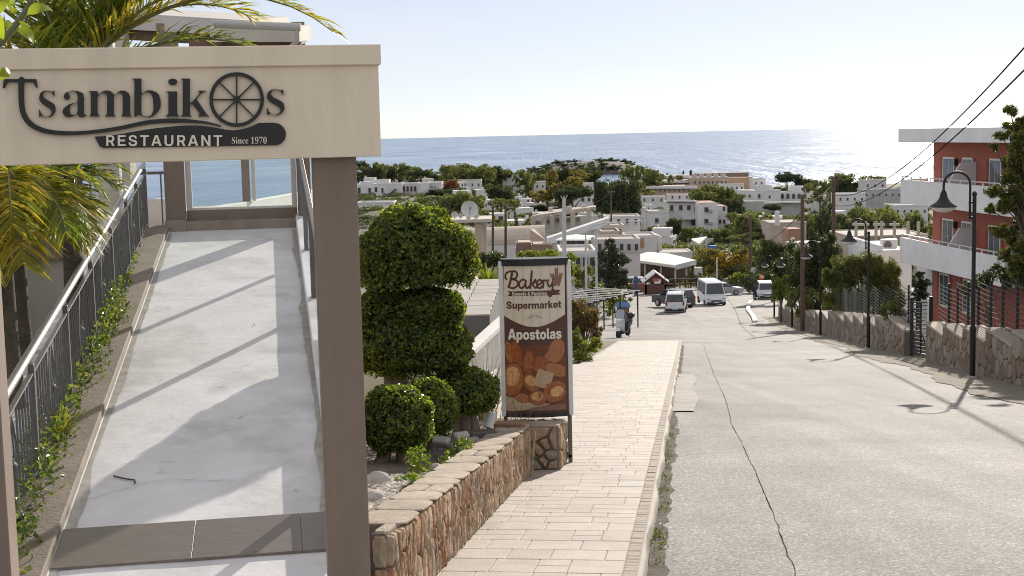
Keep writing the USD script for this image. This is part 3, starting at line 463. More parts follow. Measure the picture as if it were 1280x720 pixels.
STRIPM = M('edge_coping', (0.30, 0.245, 0.195), (0.24, 0.20, 0.16), scale=5, rough=0.85, bump=0.4, dirt=((0.15, 0.12, 0.09), 2.2, 0.5))
STEEL = M('brushed_steel', (0.42, 0.41, 0.40), (0.34, 0.33, 0.32), scale=20, rough=0.34, metal=0.85)
IRON = M('grey_iron', (0.12, 0.115, 0.105), (0.085, 0.08, 0.075), scale=9, rough=0.55, metal=0.1)
GREYP = M('grey_paint', (0.15, 0.145, 0.135), (0.12, 0.115, 0.11), scale=3, rough=0.5)
PANE = glassmat('clear_glass', (0.97, 0.985, 0.98), base=0.03, top=0.6)
SEAGLASS = glassmat('tinted_glass', (0.92, 0.97, 0.96))
PLASTER = M('cream_plaster', (0.56, 0.51, 0.43), (0.47, 0.43, 0.36), scale=1.4, rough=0.9, bump=0.2, dirt=((0.33, 0.29, 0.24), 0.9, 0.4))
WHITEW = M('white_wall', (0.74, 0.72, 0.69), (0.64, 0.62, 0.59), scale=1.2, rough=0.9, dirt=((0.42, 0.39, 0.35), 0.5, 0.35))

# ------------------------------------------------------------------ the ramp up to the restaurant
R0, RA, RQ = np.array([-1.46, 10.8]), np.array([-0.167, 0.986]), np.array([0.986, 0.167])
R3, Q3 = np.array([*RA, 0.12]), np.array([*RQ, 0.0])
def RP(l, w, dz=0.0):                                # l along the ramp, w to the left of its right edge
    p = R0 + RA * l - RQ * w; return np.array([p[0], p[1], EYE - 2.2 + 0.12 * min(l, 8.6) + dz])
RAMP = thing('ramp', None, None, world=True, kind='structure')
mb = MB(); ls = np.linspace(-4.4, 8.6, 40); ws = np.linspace(-0.10, 2.6, 15)
top = np.array([RP(l, w) for l in ls for w in ws]); top[:, 2] += (meshkit.fbm(top * 2.2, 3, 2) - 0.5) * 0.012
mb.raw(top, [[i * 15 + k + 1, i * 15 + k, (i + 1) * 15 + k, (i + 1) * 15 + k + 1] for i in range(39) for k in range(14)])
put(RAMP, 'surface', mb, RAMPW, smooth=True)
mb = MB(); n = 40
for w, flip in ((-0.10, 0), (2.6, 1)):
    v = []
    for l in ls: p = RP(l, w); v += [p, [p[0], p[1], min(p[2] - 0.05, float(ground(p[0], p[1])) - 1.2)]]
    mb.raw(v, [[2 * i, 2 * i + 2, 2 * i + 3, 2 * i + 1] for i in range(n - 1)])
put(RAMP, 'side_wall', mb, PLASTER)
def ramp_bar(l0, l1, w0, w1, h0, h1):                # a straight run along the ramp
    a, b = RP(l0, (w0 + w1) / 2, (h0 + h1) / 2), RP(l1, (w0 + w1) / 2, (h0 + h1) / 2)
    return MB().bar(a, b, abs(w1 - w0), h1 - h0, ch=0.008)
put(RAMP, 'kerb', ramp_bar(-2.4, 8.6, 0.06, -0.095, -0.05, 0.15), RAMPW)
put(RAMP, 'coping', ramp_bar(-4.2, 8.55, 1.76, 2.06, -0.1, 0.07), STRIPM)
# a cement fillet where ramp and coping meet
put(RAMP, 'fillet', MB().tube([RP(l, 1.755, 0.0) for l in np.linspace(-4.2, 8.5, 20)], 0.014, 6), RAMPW, smooth=True)
# a row of wood-look tiles across the foot
for k, (w0, w1) in enumerate([(0.065, 0.27), (0.272, 0.93), (0.932, 1.75)]):
    mb = MB(); c = RP(-2.2, (w0 + w1) / 2, 0.008); y = unit(R3); z = np.cross(Q3, y)
    mb.box(c, (w1 - w0 - 0.001, 0.60, 0.022), (Q3, y, z), 0.0008); put(RAMP, 'tile', mb, TILEM[k % 2])
# a twig lying on the cement
solo('twig', MB().tube([hit(RP(0, 0), *p, np.cross(Q3, unit(R3))) + (0, 0, 0.012) for p in [(142, 597), (150, 599), (160, 601), (168, 602), (169, 606)]], 0.006, 5), M('twig_bark', (0.06, 0.045, 0.035)), 'thin dark bent twig lying on the white ramp', 'twig')

# hairline cracks, scuffs and the dirt that gathers along the edges of the cement
rk = np.random.default_rng(31); HAIR = M('hairline', (0.22, 0.215, 0.21), rough=1.0, spec=0.0); RDIRT = M('ramp_dirt', (0.36, 0.33, 0.29), (0.50, 0.48, 0.45), scale=7, rough=1.0, spec=0.05, detail=6)
def ramp_line(pts, w):
    q = []
    for (l0, w0), (l1, w1) in zip(pts[:-1], pts[1:]):
        for k in range(6): q.append((l0 + (l1 - l0) * k / 6 + rk.normal(0, 0.012), w0 + (w1 - w0) * k / 6 + rk.normal(0, 0.012)))
    v = []
    for i, (l, x) in enumerate(q):
        a, b = q[max(0, i - 1)], q[min(len(q) - 1, i + 1)]; t_ = unit((b[0] - a[0], b[1] - a[1])); ww = w * rk.uniform(0.3, 1.2)
        v += [RP(l - t_[1] * ww, x + t_[0] * ww, 0.010), RP(l + t_[1] * ww, x - t_[0] * ww, 0.010)]
    return MB().raw(v, [[2 * i, 2 * i + 2, 2 * i + 3, 2 * i + 1] for i in range(len(q) - 1)])
for pts, w in [([(-1.4, 1.7), (-1.1, 1.2), (-1.2, 0.7), (-0.8, 0.2)], 0.0025), ([(1.6, 1.74), (1.5, 1.1), (1.75, 0.5)], 0.002), ([(4.4, 1.7), (4.3, 0.9), (4.5, 0.1)], 0.003)]: put(RAMP, 'hairline_crack', ramp_line(pts, w), HAIR)
for _ in range(16):
    l, x = rk.uniform(-1.6, 5), rk.uniform(0.25, 1.55); a = rk.uniform(0, 6.28); d_ = rk.uniform(0.04, 0.14); put(RAMP, 'scuff', ramp_line([(l, x), (l + d_ * math.cos(a), x + d_ * math.sin(a))], rk.uniform(0.0015, 0.004)), HAIR)
for w0, sg in ((1.742, -1), (0.062, 1)):
    v = []; ls_ = np.arange(-3.0, 8.3, 0.09)
    for l in ls_: ww = 0.015 + 0.09 * float(meshkit.fbm(np.array([l * 1.6, w0, 0.3]), 3, 3)) ** 1.5; v += [RP(l, w0, 0.011), RP(l, w0 + sg * ww, 0.009)]
    put(RAMP, 'edge_dirt', MB().raw(v, [[2 * i, 2 * i + 1, 2 * i + 3, 2 * i + 2] if sg < 0 else [2 * i, 2 * i + 2, 2 * i + 3, 2 * i + 1] for i in range(len(ls_) - 1)]), RDIRT)

# ------------------------------------------------------------------ railing on the left of the ramp
RAIL = thing('ramp_railing', 'grey iron railing with steel handrail and oval ornaments left of the white ramp', 'railing', RP(-2.6, 2.03), world=True)
def RR(l, h, w=2.03): return RP(l, w, h)
put(RAIL, 'handrail', MB().tube([RR(l, 0.93) for l in np.linspace(-3.2, 8.45, 14)], 0.032, 14), STEEL, smooth=True)
for h in (0.79, 0.13): put(RAIL, 'rail_bar', MB().bar(RR(-3.2, h), RR(8.4, h), 0.032, 0.014), STEEL)
posts = [-2.75, -1.05, 0.65, 2.35, 4.05, 5.75, 7.1, 8.4]
for l in posts:
    a = RR(l, 0.05); put(RAIL, 'post', MB().box(a + (0, 0, 0.40), (0.042, 0.042, 0.80), np.vstack([Q3, [*RA, 0], [0, 0, 1]]), 0.003), IRON)
    put(RAIL, 'bracket', MB().tube([RR(l, 0.80), RR(l, 0.91)], 0.012, 6), STEEL)
bal = []
for a, b in zip(posts[:-1], posts[1:]):
    mid = (a + b) / 2; n = int((b - a) / 0.105)
    for k in range(1, n):
        l = a + (b - a) * k / n
        if abs(l - mid) < 0.17: continue
        put(RAIL, 'baluster', MB().tube([RR(l, 0.13), RR(l, 0.79)], 0.0075, 5, caps=False), IRON)
    mb = MB()
    for sg in (-1, 1):
        mb.tube([RR(mid + sg * 0.15 * math.sin(math.pi * k / 10), 0.14 + 0.64 * k / 10) for k in range(11)], 0.008, 5)
        mb.tube([RR(mid + sg * 0.055 * math.sin(math.pi * k / 8), 0.14 + 0.64 * k / 8) for k in range(9)], 0.006, 5)
        mb.tube([RR(mid, 0.44), RR(mid + sg * 0.09, 0.50), RR(mid + sg * 0.13, 0.40)], 0.008, 5)
        mb.tube([RR(mid, 0.44), RR(mid + sg * 0.09, 0.37), RR(mid + sg * 0.13, 0.48)], 0.008, 5)
    mb.ball(RR(mid, 0.44), 0.028, 1)
    put(RAIL, 'oval_ornament', mb, IRON)

# glazed balustrade along the right edge of the ramp
GB = thing('glass_balustrade', 'glass balustrade with grey posts along the right edge of the ramp', 'balustrade', RP(0, -0.02), world=True)
gp = [-1.4, 1.1, 3.6, 6.1, 8.5]
for l in gp: put(GB, 'post', MB().box(RP(l, -0.02, 0.58), (0.06, 0.10, 0.92), np.vstack([Q3, [*RA, 0], [0, 0, 1]]), 0.004), GREYP)
for a, b in zip(gp[:-1], gp[1:]):
    c = [RP(a + 0.055, -0.02, 0.152), RP(b - 0.055, -0.02, 0.152), RP(b - 0.055, -0.02, 1.03), RP(a + 0.055, -0.02, 1.03)]; o = Q3 * 0.005
    put(GB, 'pane', MB().raw([p - o for p in c] + [p + o for p in c], [[0, 1, 2, 3], [7, 6, 5, 4], [0, 4, 5, 1], [1, 5, 6, 2], [2, 6, 7, 3], [3, 7, 4, 0]]), PANE)
put(GB, 'top_rail', MB().bar(RP(-1.45, -0.02, 1.05), RP(8.55, -0.02, 1.05), 0.05, 0.035, ch=0.004), GREYP)

# ------------------------------------------------------------------ the gate with the restaurant's name
GZ = lambda p: float(ground(p[0], p[1]))
GATE = thing('entrance_gate', 'cream and brown entrance gate with the black lettered restaurant name board', 'gate', RP(-3.34, 0.9), world=True)
GAX = np.vstack([Q3, [*RA, 0], [0, 0, 1]])
pr, pl = RP(-3.34, 0.035), RP(-3.34, 1.90)
zt = P(440, 150, 7.5)[2]
for c in (pr, pl):
    zb = EYE - 3.6
    put(GATE, 'pillar', MB().box((c[0], c[1], (zt + zb) / 2), (0.229, 0.229, zt - zb), GAX, 0.006), BROWNP)
bf = RP(-3.34, 0)[:2] - RA * 0.165                     # the board's front plane goes through here
BN = np.array([-RA[0], -RA[1], 0.0]); BO = np.array([*bf, 0.0])
def BH(px, py, off=0.0): return hit(BO + BN * off, px, py, BN)
br = BH(473.5, 100); z0 = BH(470, 195.5)[2]; z1 = BH(470, 80)[2]; z2 = BH(470, 55.5)[2]
L = 3.6
def board(zb, zt_, proud, extra):
    c = np.array([br[0], br[1], 0]) - Q3 * (L / 2) + Q3 * extra / 2 + np.array([*RA, 0]) * (0.16 - proud / 2)
    return MB().box((c[0], c[1], (zb + zt_) / 2), (L + extra, 0.32 + proud, zt_ - zb), GAX, 0.004)
put(GATE, 'board', board(z0, z1, 0.0, 0.0), CREAM)
put(GATE, 'capping', board(z1 - 0.004, z2, 0.016, 0.014), CREAM)
def glyph(key):
    ps = []
    for p in GLYPHS[key].split(';'):
        rings = [[tuple(map(float, c.split(','))) for c in r.split(' ')] for r in p.split('|')]
        ps.append(Polygon(rings[0], rings[1:]).buffer(0))
    return unary_union(ps)
def fit(g, x0, x1, y0, y1):                            # glyph shape (y up) onto a pixel box (y0 top, y1 bottom)
    a, b, c, d = g.bounds
    return affinity.affine_transform(g, [(x1 - x0) / (c - a), 0, 0, -(y1 - y0) / (d - b), x0 - a * (x1 - x0) / (c - a), y0 + d * (y1 - y0) / (d - b)])
_bo, _bx, _by = BH(0, 150), None, None
def onboard(poly, t0, t1):                             # pixel polygon -> slab standing t0..t1 proud of the board
    def m2(p):
        w = BH(*p); return ((w - _bo) @ Q3, w[2])
    out = MB()
    for g in getattr(poly, 'geoms', [poly]):
        if g.geom_type != 'Polygon' or g.area < 0.3: continue
        q = Polygon([m2(p) for p in g.exterior.coords], [[m2(p) for p in r.coords] for r in g.interiors]).buffer(0)
        o = np.array([_bo[0], _bo[1], 0]) + BN * t1
        out.poly(q, o, Q3, np.array([0, 0, 1.0]), -(t1 - t0))
    return out
def spl(pts, n=60):
    pts = np.array(pts, float); t = np.concatenate([[0], np.cumsum(np.linalg.norm(np.diff(pts, axis=0), axis=1))])
    from scipy.interpolate import CubicSpline
    return CubicSpline(t, pts)(np.linspace(0, t[-1], n))
K = 1 / 2.6667
LP, LT = 0.003, 0.016
def crop(p): return (p[0] * K, p[1] * K)
# T: a bar with hanging serifs and a stem that runs out into the long swash
tp = [crop(p) for p in spl([(73, 266), (72, 300), (73, 340), (80, 380), (103, 413), (143, 434), (200, 443), (270, 443), (340, 436), (420, 423), (480, 410), (550, 403), (620, 403), (680, 408), (735, 420)])]
wd = np.interp(np.linspace(0, 1, 60), [0, 0.2, 0.32, 0.45, 0.8, 1], [9.5, 8.5, 7, 6, 7.5, 2.0]) * K
sw = unary_union([LineString([a, b]).buffer(w) for a, b, w in zip(tp[:-1], tp[1:], wd)])
bar = Polygon([crop(p) for p in [(14, 264), (122, 264), (127, 292), (122, 292), (112, 274), (28, 274), (17, 294), (11, 294)]])
put(GATE, 'letter', onboard(unary_union([sw, bar]), LP, LT), BLACKM)
for ch, x0, x1, y0, y1 in [('s', 132, 186, 302, 391), ('a', 210, 290, 302, 391), ('m', 296, 440, 302, 388), ('b', 440, 536, 262, 391), ('i', 552, 598, 263, 388), ('k', 602, 698, 262, 388), ('s', 890, 948, 298, 384)]:
    put(GATE, 'letter', onboard(fit(glyph(ch), x0 * K, x1 * K, y0 * K, y1 * K), LP, LT), BLACKM)
wc = (789 * K, 332 * K)
wh = Point(wc).buffer(91 * K, 32).difference(Point(wc).buffer(79 * K, 32))
for k in range(8):
    a = k * math.pi / 4; wh = wh.union(LineString([wc, (wc[0] + 85 * K * math.cos(a), wc[1] + 85 * K * math.sin(a))]).buffer(2.2 * K))
put(GATE, 'wheel_emblem', onboard(wh.union(Point(wc).buffer(12 * K)), LP, LT), BLACKM)
bn = Polygon([crop(p) for p in np.vstack([spl([(316, 455), (400, 447), (480, 433), (560, 423), (640, 418), (720, 426), (785, 434), (830, 424), (862, 410)], 40), [(905, 409)], spl([(925, 411), (945, 425), (953, 447), (945, 470), (915, 484)], 16), [(345, 493), (333, 488)]])])
b = put(GATE, 'name_banner', onboard(bn, LP, 0.010), BLACKM)
put(b, 'lettering', onboard(fit(glyph('RESTAURANT'), 355 * K, 741 * K, 450 * K, 487 * K), 0.0104, 0.013), OFFWHITE)
put(b, 'lettering', onboard(fit(glyph('SINCE'), 773 * K, 889 * K, 456 * K, 479 * K), 0.0104, 0.012), OFFWHITE)

# ------------------------------------------------------------------ stone walls
def cells(W, H, n, asp, rng, hfun=None):               # uneven stones filling a W x H face
    pts = np.stack([rng.uniform(0, W, n), rng.uniform(0, H, n)], 1); S_ = np.array([1.0, 1.0 / asp])
    for _ in range(3):
        vor = voronoi_diagram(MultiPoint(pts * S_), envelope=sbox(-1, -1, W + 1, H / asp + 1)); cs = []
        for g in vor.geoms:
            g = affinity.scale(g, 1, asp, origin=(0, 0)).intersection(sbox(0, 0, W, H))
            if not g.is_empty and g.geom_type == 'Polygon': cs.append(g)
        pts = np.array([[c.centroid.x, c.centroid.y] for c in cs])
    return cs
def pebble(mb, g, f, dep, rng, joint=0.008):           # one stone from a cell; f maps (u, v, outward) to the world
    g = g.buffer(-joint)
    if g.is_empty or g.geom_type != 'Polygon' or g.area < 2e-4: return mb
    g = g.simplify(joint * 0.7); c0 = np.array(g.exterior.coords[:-1])
    if len(c0) < 3: return mb
    q = []
    for a, b in zip(c0, np.roll(c0, -1, 0)):
        q.append(a * 0.85 + b * 0.15); q.append(a * 0.5 + b * 0.5 + rng.normal(0, joint * 0.5, 2)); q.append(a * 0.15 + b * 0.85)
    q = np.array(q); cc = q.mean(0); tilt = rng.normal(0, 0.25, 2); n = len(q)
    rings = [(1.0, -0.35), (0.985, 0.5), (0.90, 0.9), (0.5, 1.0)]
    v = []
    for k, (sc, h) in enumerate(rings):
        p = cc + (q - cc) * sc
        for x in p:
            hh = dep * (h + (np.dot(x - cc, tilt) * 2.0 if k > 1 else 0) + (rng.normal(0, 0.12) if k > 0 else 0)); v.append(f(x[0], x[1], hh))
    v.append(f(cc[0], cc[1], dep)); fs = []
    for k in range(3):
        for i in range(n): fs += [[k * n + i, k * n + (i + 1) % n, (k + 1) * n + (i + 1) % n], [k * n + i, (k + 1) * n + (i + 1) % n, (k + 1) * n + i]]
    fs += [[3 * n + i, 3 * n + (i + 1) % n, 4 * n] for i in range(n)]
    return mb.raw(v, fs)
STONE = [M(f'wall_stone_{k}', c, tuple(x * 0.68 for x in c), scale=7, rough=0.9, bump=0.9, bscale=35, bdist=0.02, detail=7, dirt=((0.13, 0.105, 0.08), 5, 0.5)) for k, c in enumerate([(0.46, 0.31, 0.19), (0.43, 0.265, 0.15), (0.42, 0.325, 0.235), (0.37, 0.20, 0.11), (0.51, 0.37, 0.24)])]
MORTAR = M('dark_mortar', (0.15, 0.125, 0.098), (0.21, 0.175, 0.14), scale=14, rough=0.95, bump=0.5)
MORTAR2 = M('pale_mortar', (0.15, 0.125, 0.098), (0.11, 0.092, 0.073), scale=14, rough=0.95, bump=0.5)
rng = np.random.default_rng(5)
PW = thing('planter_wall', 'low planter wall of long reddish brown stones beside the pavement', 'wall', road(11, -1.75), world=True)
# front face along the pavement: base and top edge read from the ground
WS0, WS1, WT, WH = 7.66, 14.05, -1.66, 0.50
def pface(u, v, o): return road(WS0 + u, WT + o - 0.012 * u * 0, PH + v * 1.0)
mb = MB(); v = []
for s_ in np.linspace(WS0, WS1, 12):
    v += [road(s_, WT, -0.1), road(s_, WT, PH + WH), road(s_, WT - 0.27, PH + WH), road(s_, WT - 0.27, -0.1)]
mb.raw(v, [[i * 4 + k, i * 4 + k + 4, i * 4 + k + 5, i * 4 + k + 1] for i in range(11) for k in range(3)] + [[0, 1, 2, 3], [47, 46, 45, 44]])
put(PW, 'core', mb, MORTAR)
put(PW, 'core', MB().hull([road(s_, t_, z_) for s_ in (7.36, WS0 + 0.01) for t_ in (WT - 0.004, WT - 0.085) for z_ in (-0.1, PH + WH - 0.003)]), MORTAR)
for g in cells(WS1 - 7.36, WH, 158, 2.3, rng):
    put(PW, 'stone', pebble(MB(), g, lambda u, v, o: road(7.36 + u, WT + o, PH - 0.01 + v), 0.032, rng, 0.007), STONE[int(rng.integers(0, 5))], smooth=40)
CAPM = [M(f'cap_stone_{k}', c, tuple(x * 0.7 for x in c), scale=5, rough=0.9, bump=0.7, bscale=25, bdist=0.015, dirt=((0.16, 0.14, 0.11), 3, 0.5)) for k, c in enumerate([(0.41, 0.33, 0.25), (0.38, 0.31, 0.235), (0.43, 0.355, 0.275)])]
for g in cells(WS1 - WS0 + 0.05, 0.32, 20, 0.75, rng):
    put(PW, 'cap_stone', pebble(MB(), g, lambda u, v, o: road(WS0 + u, WT - 0.28 + v, PH + WH + o), 0.011, rng, 0.005), CAPM[int(rng.integers(0, 3))], smooth=40)
put(PW, 'cap_stone', pebble(MB(), sbox(0, 0, 0.30, 0.085), lambda u, v, o: road(7.36 + u, WT - 0.085 + v, PH + WH + o), 0.011, rng, 0.004), CAPM[0])
for k_, (v0, v1) in enumerate(((0.0, 0.16), (0.165, 0.30), (0.305, 0.49))): put(PW, 'stone', pebble(MB(), sbox(0, v0, 0.085, v1), lambda u, v, o: road(7.36 - o, WT - 0.085 + u, PH + v), 0.02, rng, 0.003), STONE[k_])
# the short return wall behind the sign, set forward to the pavement
JS, JT0, JT1, JH = 14.35, -1.66, -1.37, 0.46
mb = MB(); v = [road(s_, t_, z_) for s_ in (JS, JS + 0.9) for t_ in (JT0 - 0.3, JT1) for z_ in (-0.1, PH + JH)]
mb.hull(v); put(PW, 'core', mb, MORTAR)
for g in cells(0.32, JH, 9, 1.0, rng):
    put(PW, 'stone', pebble(MB(), g, lambda u, v, o: road(JS - o, JT0 - 0.04 + u, PH + v), 0.035, rng, 0.010), STONE[int(rng.integers(0, 3))], smooth=40)
for g in cells(0.9, JH, 14, 1.0, rng):
    put(PW, 'stone', pebble(MB(), g, lambda u, v, o: road(JS + u, JT1 + o, PH + v), 0.03, rng, 0.010), STONE[int(rng.integers(0, 3))], smooth=40)
for g in cells(0.92, 0.62, 10, 0.9, rng):
    put(PW, 'cap_stone', pebble(MB(), g, lambda u, v, o: road(JS + u, JT0 - 0.32 + v, PH + JH + o), 0.02, rng, 0.008), CAPM[int(rng.integers(0, 3))], smooth=40)
# end face at the corner
for g in cells(0.27, WH, 7, 1.8, rng):
    put(PW, 'stone', pebble(MB(), g, lambda u, v, o: road(WS1 + o, WT - 0.27 + u, PH + v), 0.03, rng, 0.008), STONE[int(rng.integers(0, 5))], smooth=40)
# planting bed between wall and ramp
BED = M('bed_soil', (0.15, 0.115, 0.085), (0.24, 0.20, 0.16), scale=9, rough=0.95, bump=0.8, bscale=40)
v = []; bs = np.linspace(8.35, 15.6, 22)
for s_ in bs:
    te = max(-4.9, -2.03 - max(0.04, -0.30 + 0.333 * (s_ - 7.5)))
    for k in range(7): v.append(road(s_, -1.99 + (te + 1.99) * k / 6, PH + 0.40 + 0.05 * math.sin(s_ * 2.1 + k)))
solo('planting_bed', MB().raw(v, [[i * 7 + k + 1, i * 7 + k, (i + 1) * 7 + k, (i + 1) * 7 + k + 1] for i in range(21) for k in range(6)]), BED, kind='structure', smooth=True)
def bedz(p): 
    s_ = p[0] * RU[0] + p[1] * RU[1]; return float(ground(p[0], p[1])) + PH + 0.42
mb = MB()
for _ in range(3200):
    s_ = rng.uniform(8.6, 14.4); t_ = -2.03 - min(1.2, -0.35 + 0.333 * (s_ - 7.5)) * rng.random() ** 1.5; r = rng.uniform(0.008, 0.022) * (2.0 if rng.random() < 0.06 else 1)
    m = trimesh.creation.icosahedron(); mb.raw(np.array(m.vertices) * rng.uniform(0.6, 1.3, (1, 3)) * r * (1, 1, 0.7) + rng.normal(0, r * 0.08, (12, 3)) + road(s_, t_, PH + 0.42 + 0.05 * math.sin(s_ * 2.1)), m.faces)
solo('gravel', mb, M('pale_gravel', (0.50, 0.45, 0.39), rough=0.9, isl=0.4), 'pale loose gravel and chippings in the planter bed', 'gravel', kind='stuff')
# ------------------------------------------------------------------ clipped shrubs in the planter
TOPL = leafmat('topiary_leaf', (0.032, 0.056, 0.014), (0.088, 0.128, 0.026), (0.27, 0.285, 0.05), trans=0.5, rough=0.28, spec=0.7, tcol=(2.3, 2.2, 0.7))
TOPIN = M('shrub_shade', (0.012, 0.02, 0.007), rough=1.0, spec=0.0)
BARK = M('shrub_bark', (0.24, 0.19, 0.14), (0.15, 0.115, 0.085), scale=14, rough=0.95, bump=0.8, bscale=40, stretch=(1, 1, 0.3))
BARKD = M('tree_bark', (0.13, 0.10, 0.075), (0.07, 0.055, 0.042), scale=6, rough=0.95, bump=0.8, stretch=(1, 1, 0.3))
rng = np.random.default_rng(21)
def dome(mb, core, c, r, n, size, seed, low=-0.4):
    clump(mb, c, r, n, size, rng, shell=0.86, lump=0.24, seed=seed, tilt=0.75, low=low)
    clump(mb, np.asarray(c), np.asarray(r) * 0.9, n // 3, size, rng, shell=0.8, lump=0.16, seed=seed, tilt=1.0, low=low)
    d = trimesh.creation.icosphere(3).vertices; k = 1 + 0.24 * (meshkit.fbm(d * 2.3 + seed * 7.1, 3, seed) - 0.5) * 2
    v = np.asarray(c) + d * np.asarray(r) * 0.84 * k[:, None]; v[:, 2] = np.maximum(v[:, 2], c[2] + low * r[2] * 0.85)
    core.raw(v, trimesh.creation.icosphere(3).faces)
px_m = lambda px, d: px * d / FOCAL
TOP = thing('topiary_tree', 'tall cloud-pruned topiary tree with a broad green dome over smaller tiers', 'topiary', (P(505, 560, 13.6)), world=True)
cr, co = MB(), MB()
for (px, py, rx, rz, n, sd, low, dd) in [(520, 327, 76, 72, 13500, 1, -0.40, 0), (536, 386, 46, 29, 4000, 2, -1, -0.1), (482, 384, 36, 30, 2600, 7, -1, -0.05), (520, 430, 73, 42, 8800, 3, -0.9, 0), (470, 425, 40, 42, 3000, 4, -1, 0.1)]:
    d = 13.6 + dd; dome(cr, co, P(px, py, d), (px_m(rx, d), px_m(rx, d) * 0.9, px_m(rz, d)), n, 0.05, sd, low)
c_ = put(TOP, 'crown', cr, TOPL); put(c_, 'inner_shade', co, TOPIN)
zb = bedz(P(505, 560, 13.6))
for k, (x0, x1) in enumerate([(486, 500), (496, 522), (502, 478)]):
    a, b = P(x0, 470, 13.6), P(x1, 330, 13.6); a0 = np.array([a[0] + 0.02, a[1], zb - 0.05]); put(TOP, 'trunk', MB().tube([a0, (a0 + a) / 2 + rng.normal(0, 0.02, 3), a, (a + b) / 2, b], [0.075, 0.062, 0.055, 0.045, 0.03], 9), BARK, smooth=True)
def ballbush(label, px, py, rx, rz, d, seed, n, stems):
    c = P(px, py, d); zb = bedz(c); T = thing('clipped_shrub', label, 'shrub', (c[0], c[1], zb), world=True); cr, co = MB(), MB()
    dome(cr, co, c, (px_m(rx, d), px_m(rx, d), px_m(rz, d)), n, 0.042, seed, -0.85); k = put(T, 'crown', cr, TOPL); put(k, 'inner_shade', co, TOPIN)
    for dx in stems:
        a = np.array([c[0] + dx * 1.4, c[1] + rng.normal(0, 0.03), zb - 0.05]); b = c + (dx * 0.5, 0, -0.05)
        put(T, 'trunk', MB().tube([a, (a + b) / 2 + rng.normal(0, 0.015, 3), b], [0.075, 0.05, 0.04], 8), BARK, smooth=True)
ballbush('round clipped shrub beside the brown gate pillar, nearest of the small ones', 497, 525, 46, 46, 11.5, 11, 4600, (-0.12, 0.03))
ballbush('round clipped shrub half hidden between its two neighbours in the planter', 536, 512, 38, 40, 12.3, 12, 3600, (0.0,))
ballbush('flat-topped clipped shrub closest to the bakery sign', 580, 489, 45, 32, 13.5, 13, 4200, (-0.06, 0.08, 0.0))

# small bright plants on the bed, floodlights, loose blocks
GROUNDL = leafmat('bright_leaf', (0.10, 0.16, 0.02), (0.16, 0.22, 0.03), (0.26, 0.28, 0.05), trans=0.4)
def herb(label, px, py, d, w, h, n, size, aspect=0.5):
    p = P(px, py, d); zb = bedz(p); mb = MB(); clump(mb, (p[0], p[1], zb + h * 0.45), (w, w, h * 0.55), n, size, rng, shell=0.2, tilt=1.2, aspect=aspect); 
    for _ in range(7): mb.tube([(p[0], p[1], zb - 0.02), (p[0] + rng.normal(0, w * 0.5), p[1] + rng.normal(0, w * 0.5), zb + h * 0.8)], 0.003, 3)
    solo('leafy_plant', mb, GROUNDL, label, 'plant')
herb('small bright green leafy plant under the nearest round shrub', 522, 555, 10.8, 0.11, 0.24, 150, 0.045)
herb('yellow-green leafy plant beside the floodlights, on the edge of the wall', 575, 562, 11.9, 0.14, 0.2, 170, 0.045)
herb('small leafy sprig between shrub and floodlights', 560, 572, 11.2, 0.08, 0.13, 70, 0.04)
herb('low long-leaved plant on the gravel close to the gate pillar', 513, 596, 10.0, 0.13, 0.09, 90, 0.08, 0.2)
LAMPG = M('lamp_grey', (0.30, 0.29, 0.275), rough=0.5)
def flood(label, px, py, d, yaw, tilt):
    p = P(px, py, d); zb = bedz(p); T = thing('garden_floodlight', label, 'floodlight', (p[0], p[1], zb), world=True); ax = yawm(yaw)
    c, s_ = math.cos(tilt), math.sin(tilt); R = np.array([[1, 0, 0], [0, c, s_], [0, -s_, c]]) @ ax
    h = put(T, 'housing', MB().box(p, (0.15, 0.07, 0.12), R, 0.012), LAMPG); put(h, 'lens', MB().box(p + R[1] * 0.036, (0.125, 0.006, 0.095), R), PANE)
    mb = MB()
    for sg in (-1, 1): mb.tube([p + R[0] * 0.085 * sg, p + R[0] * 0.085 * sg + (0, 0, -0.09), (p[0], p[1], p[2] - 0.12)], 0.008, 5)
    put(T, 'bracket', mb, LAMPG); put(T, 'spike', MB().tube([(p[0], p[1], p[2] - 0.11), (p[0], p[1], zb - 0.08)], 0.012, 6), LAMPG)
flood('grey garden floodlight tilted up beside the yellow-green plant', 575, 548, 12.2, 0.5, 0.6)
flood('grey garden floodlight lower and further from the sign, among the stones', 553, 553, 11.9, -0.4, 0.9)
p = P(611, 527, 13.6); zb = bedz(p); T = thing('garden_spotlight', 'white round garden spotlight next to the brown block', 'spotlight', (p[0], p[1], zb), world=True)
ax = unit((0.25, 0.3, 0.92)); put(T, 'shade', MB().lathe(p - ax * 0.06, [(0.0, 0.0), (0.05, 0.0), (0.055, 0.10), (0.062, 0.15), (0.05, 0.152), (0.0, 0.13)], 16, ax), M('lamp_white', (0.6, 0.59, 0.57), rough=0.4), smooth=40)
put(T, 'stem', MB().tube([p - ax * 0.06, (p[0], p[1], zb - 0.03)], 0.014, 7), LAMPG); put(T, 'base', MB().lathe((p[0], p[1], zb - 0.01), [(0.05, 0), (0.05, 0.02), (0.0, 0.025)], 14), LAMPG)
BLOCKM = M('terracotta_block', (0.26, 0.15, 0.09), (0.20, 0.115, 0.07), scale=8, rough=0.9, bump=0.4)
p = P(637, 536, 13.9); solo('stone_block', MB().box((p[0], p[1], bedz(p) + 0.06), (0.30, 0.16, 0.16), yawm(-0.15), 0.012), BLOCKM, 'brown square block lying on the bed in front of the sign', 'block')
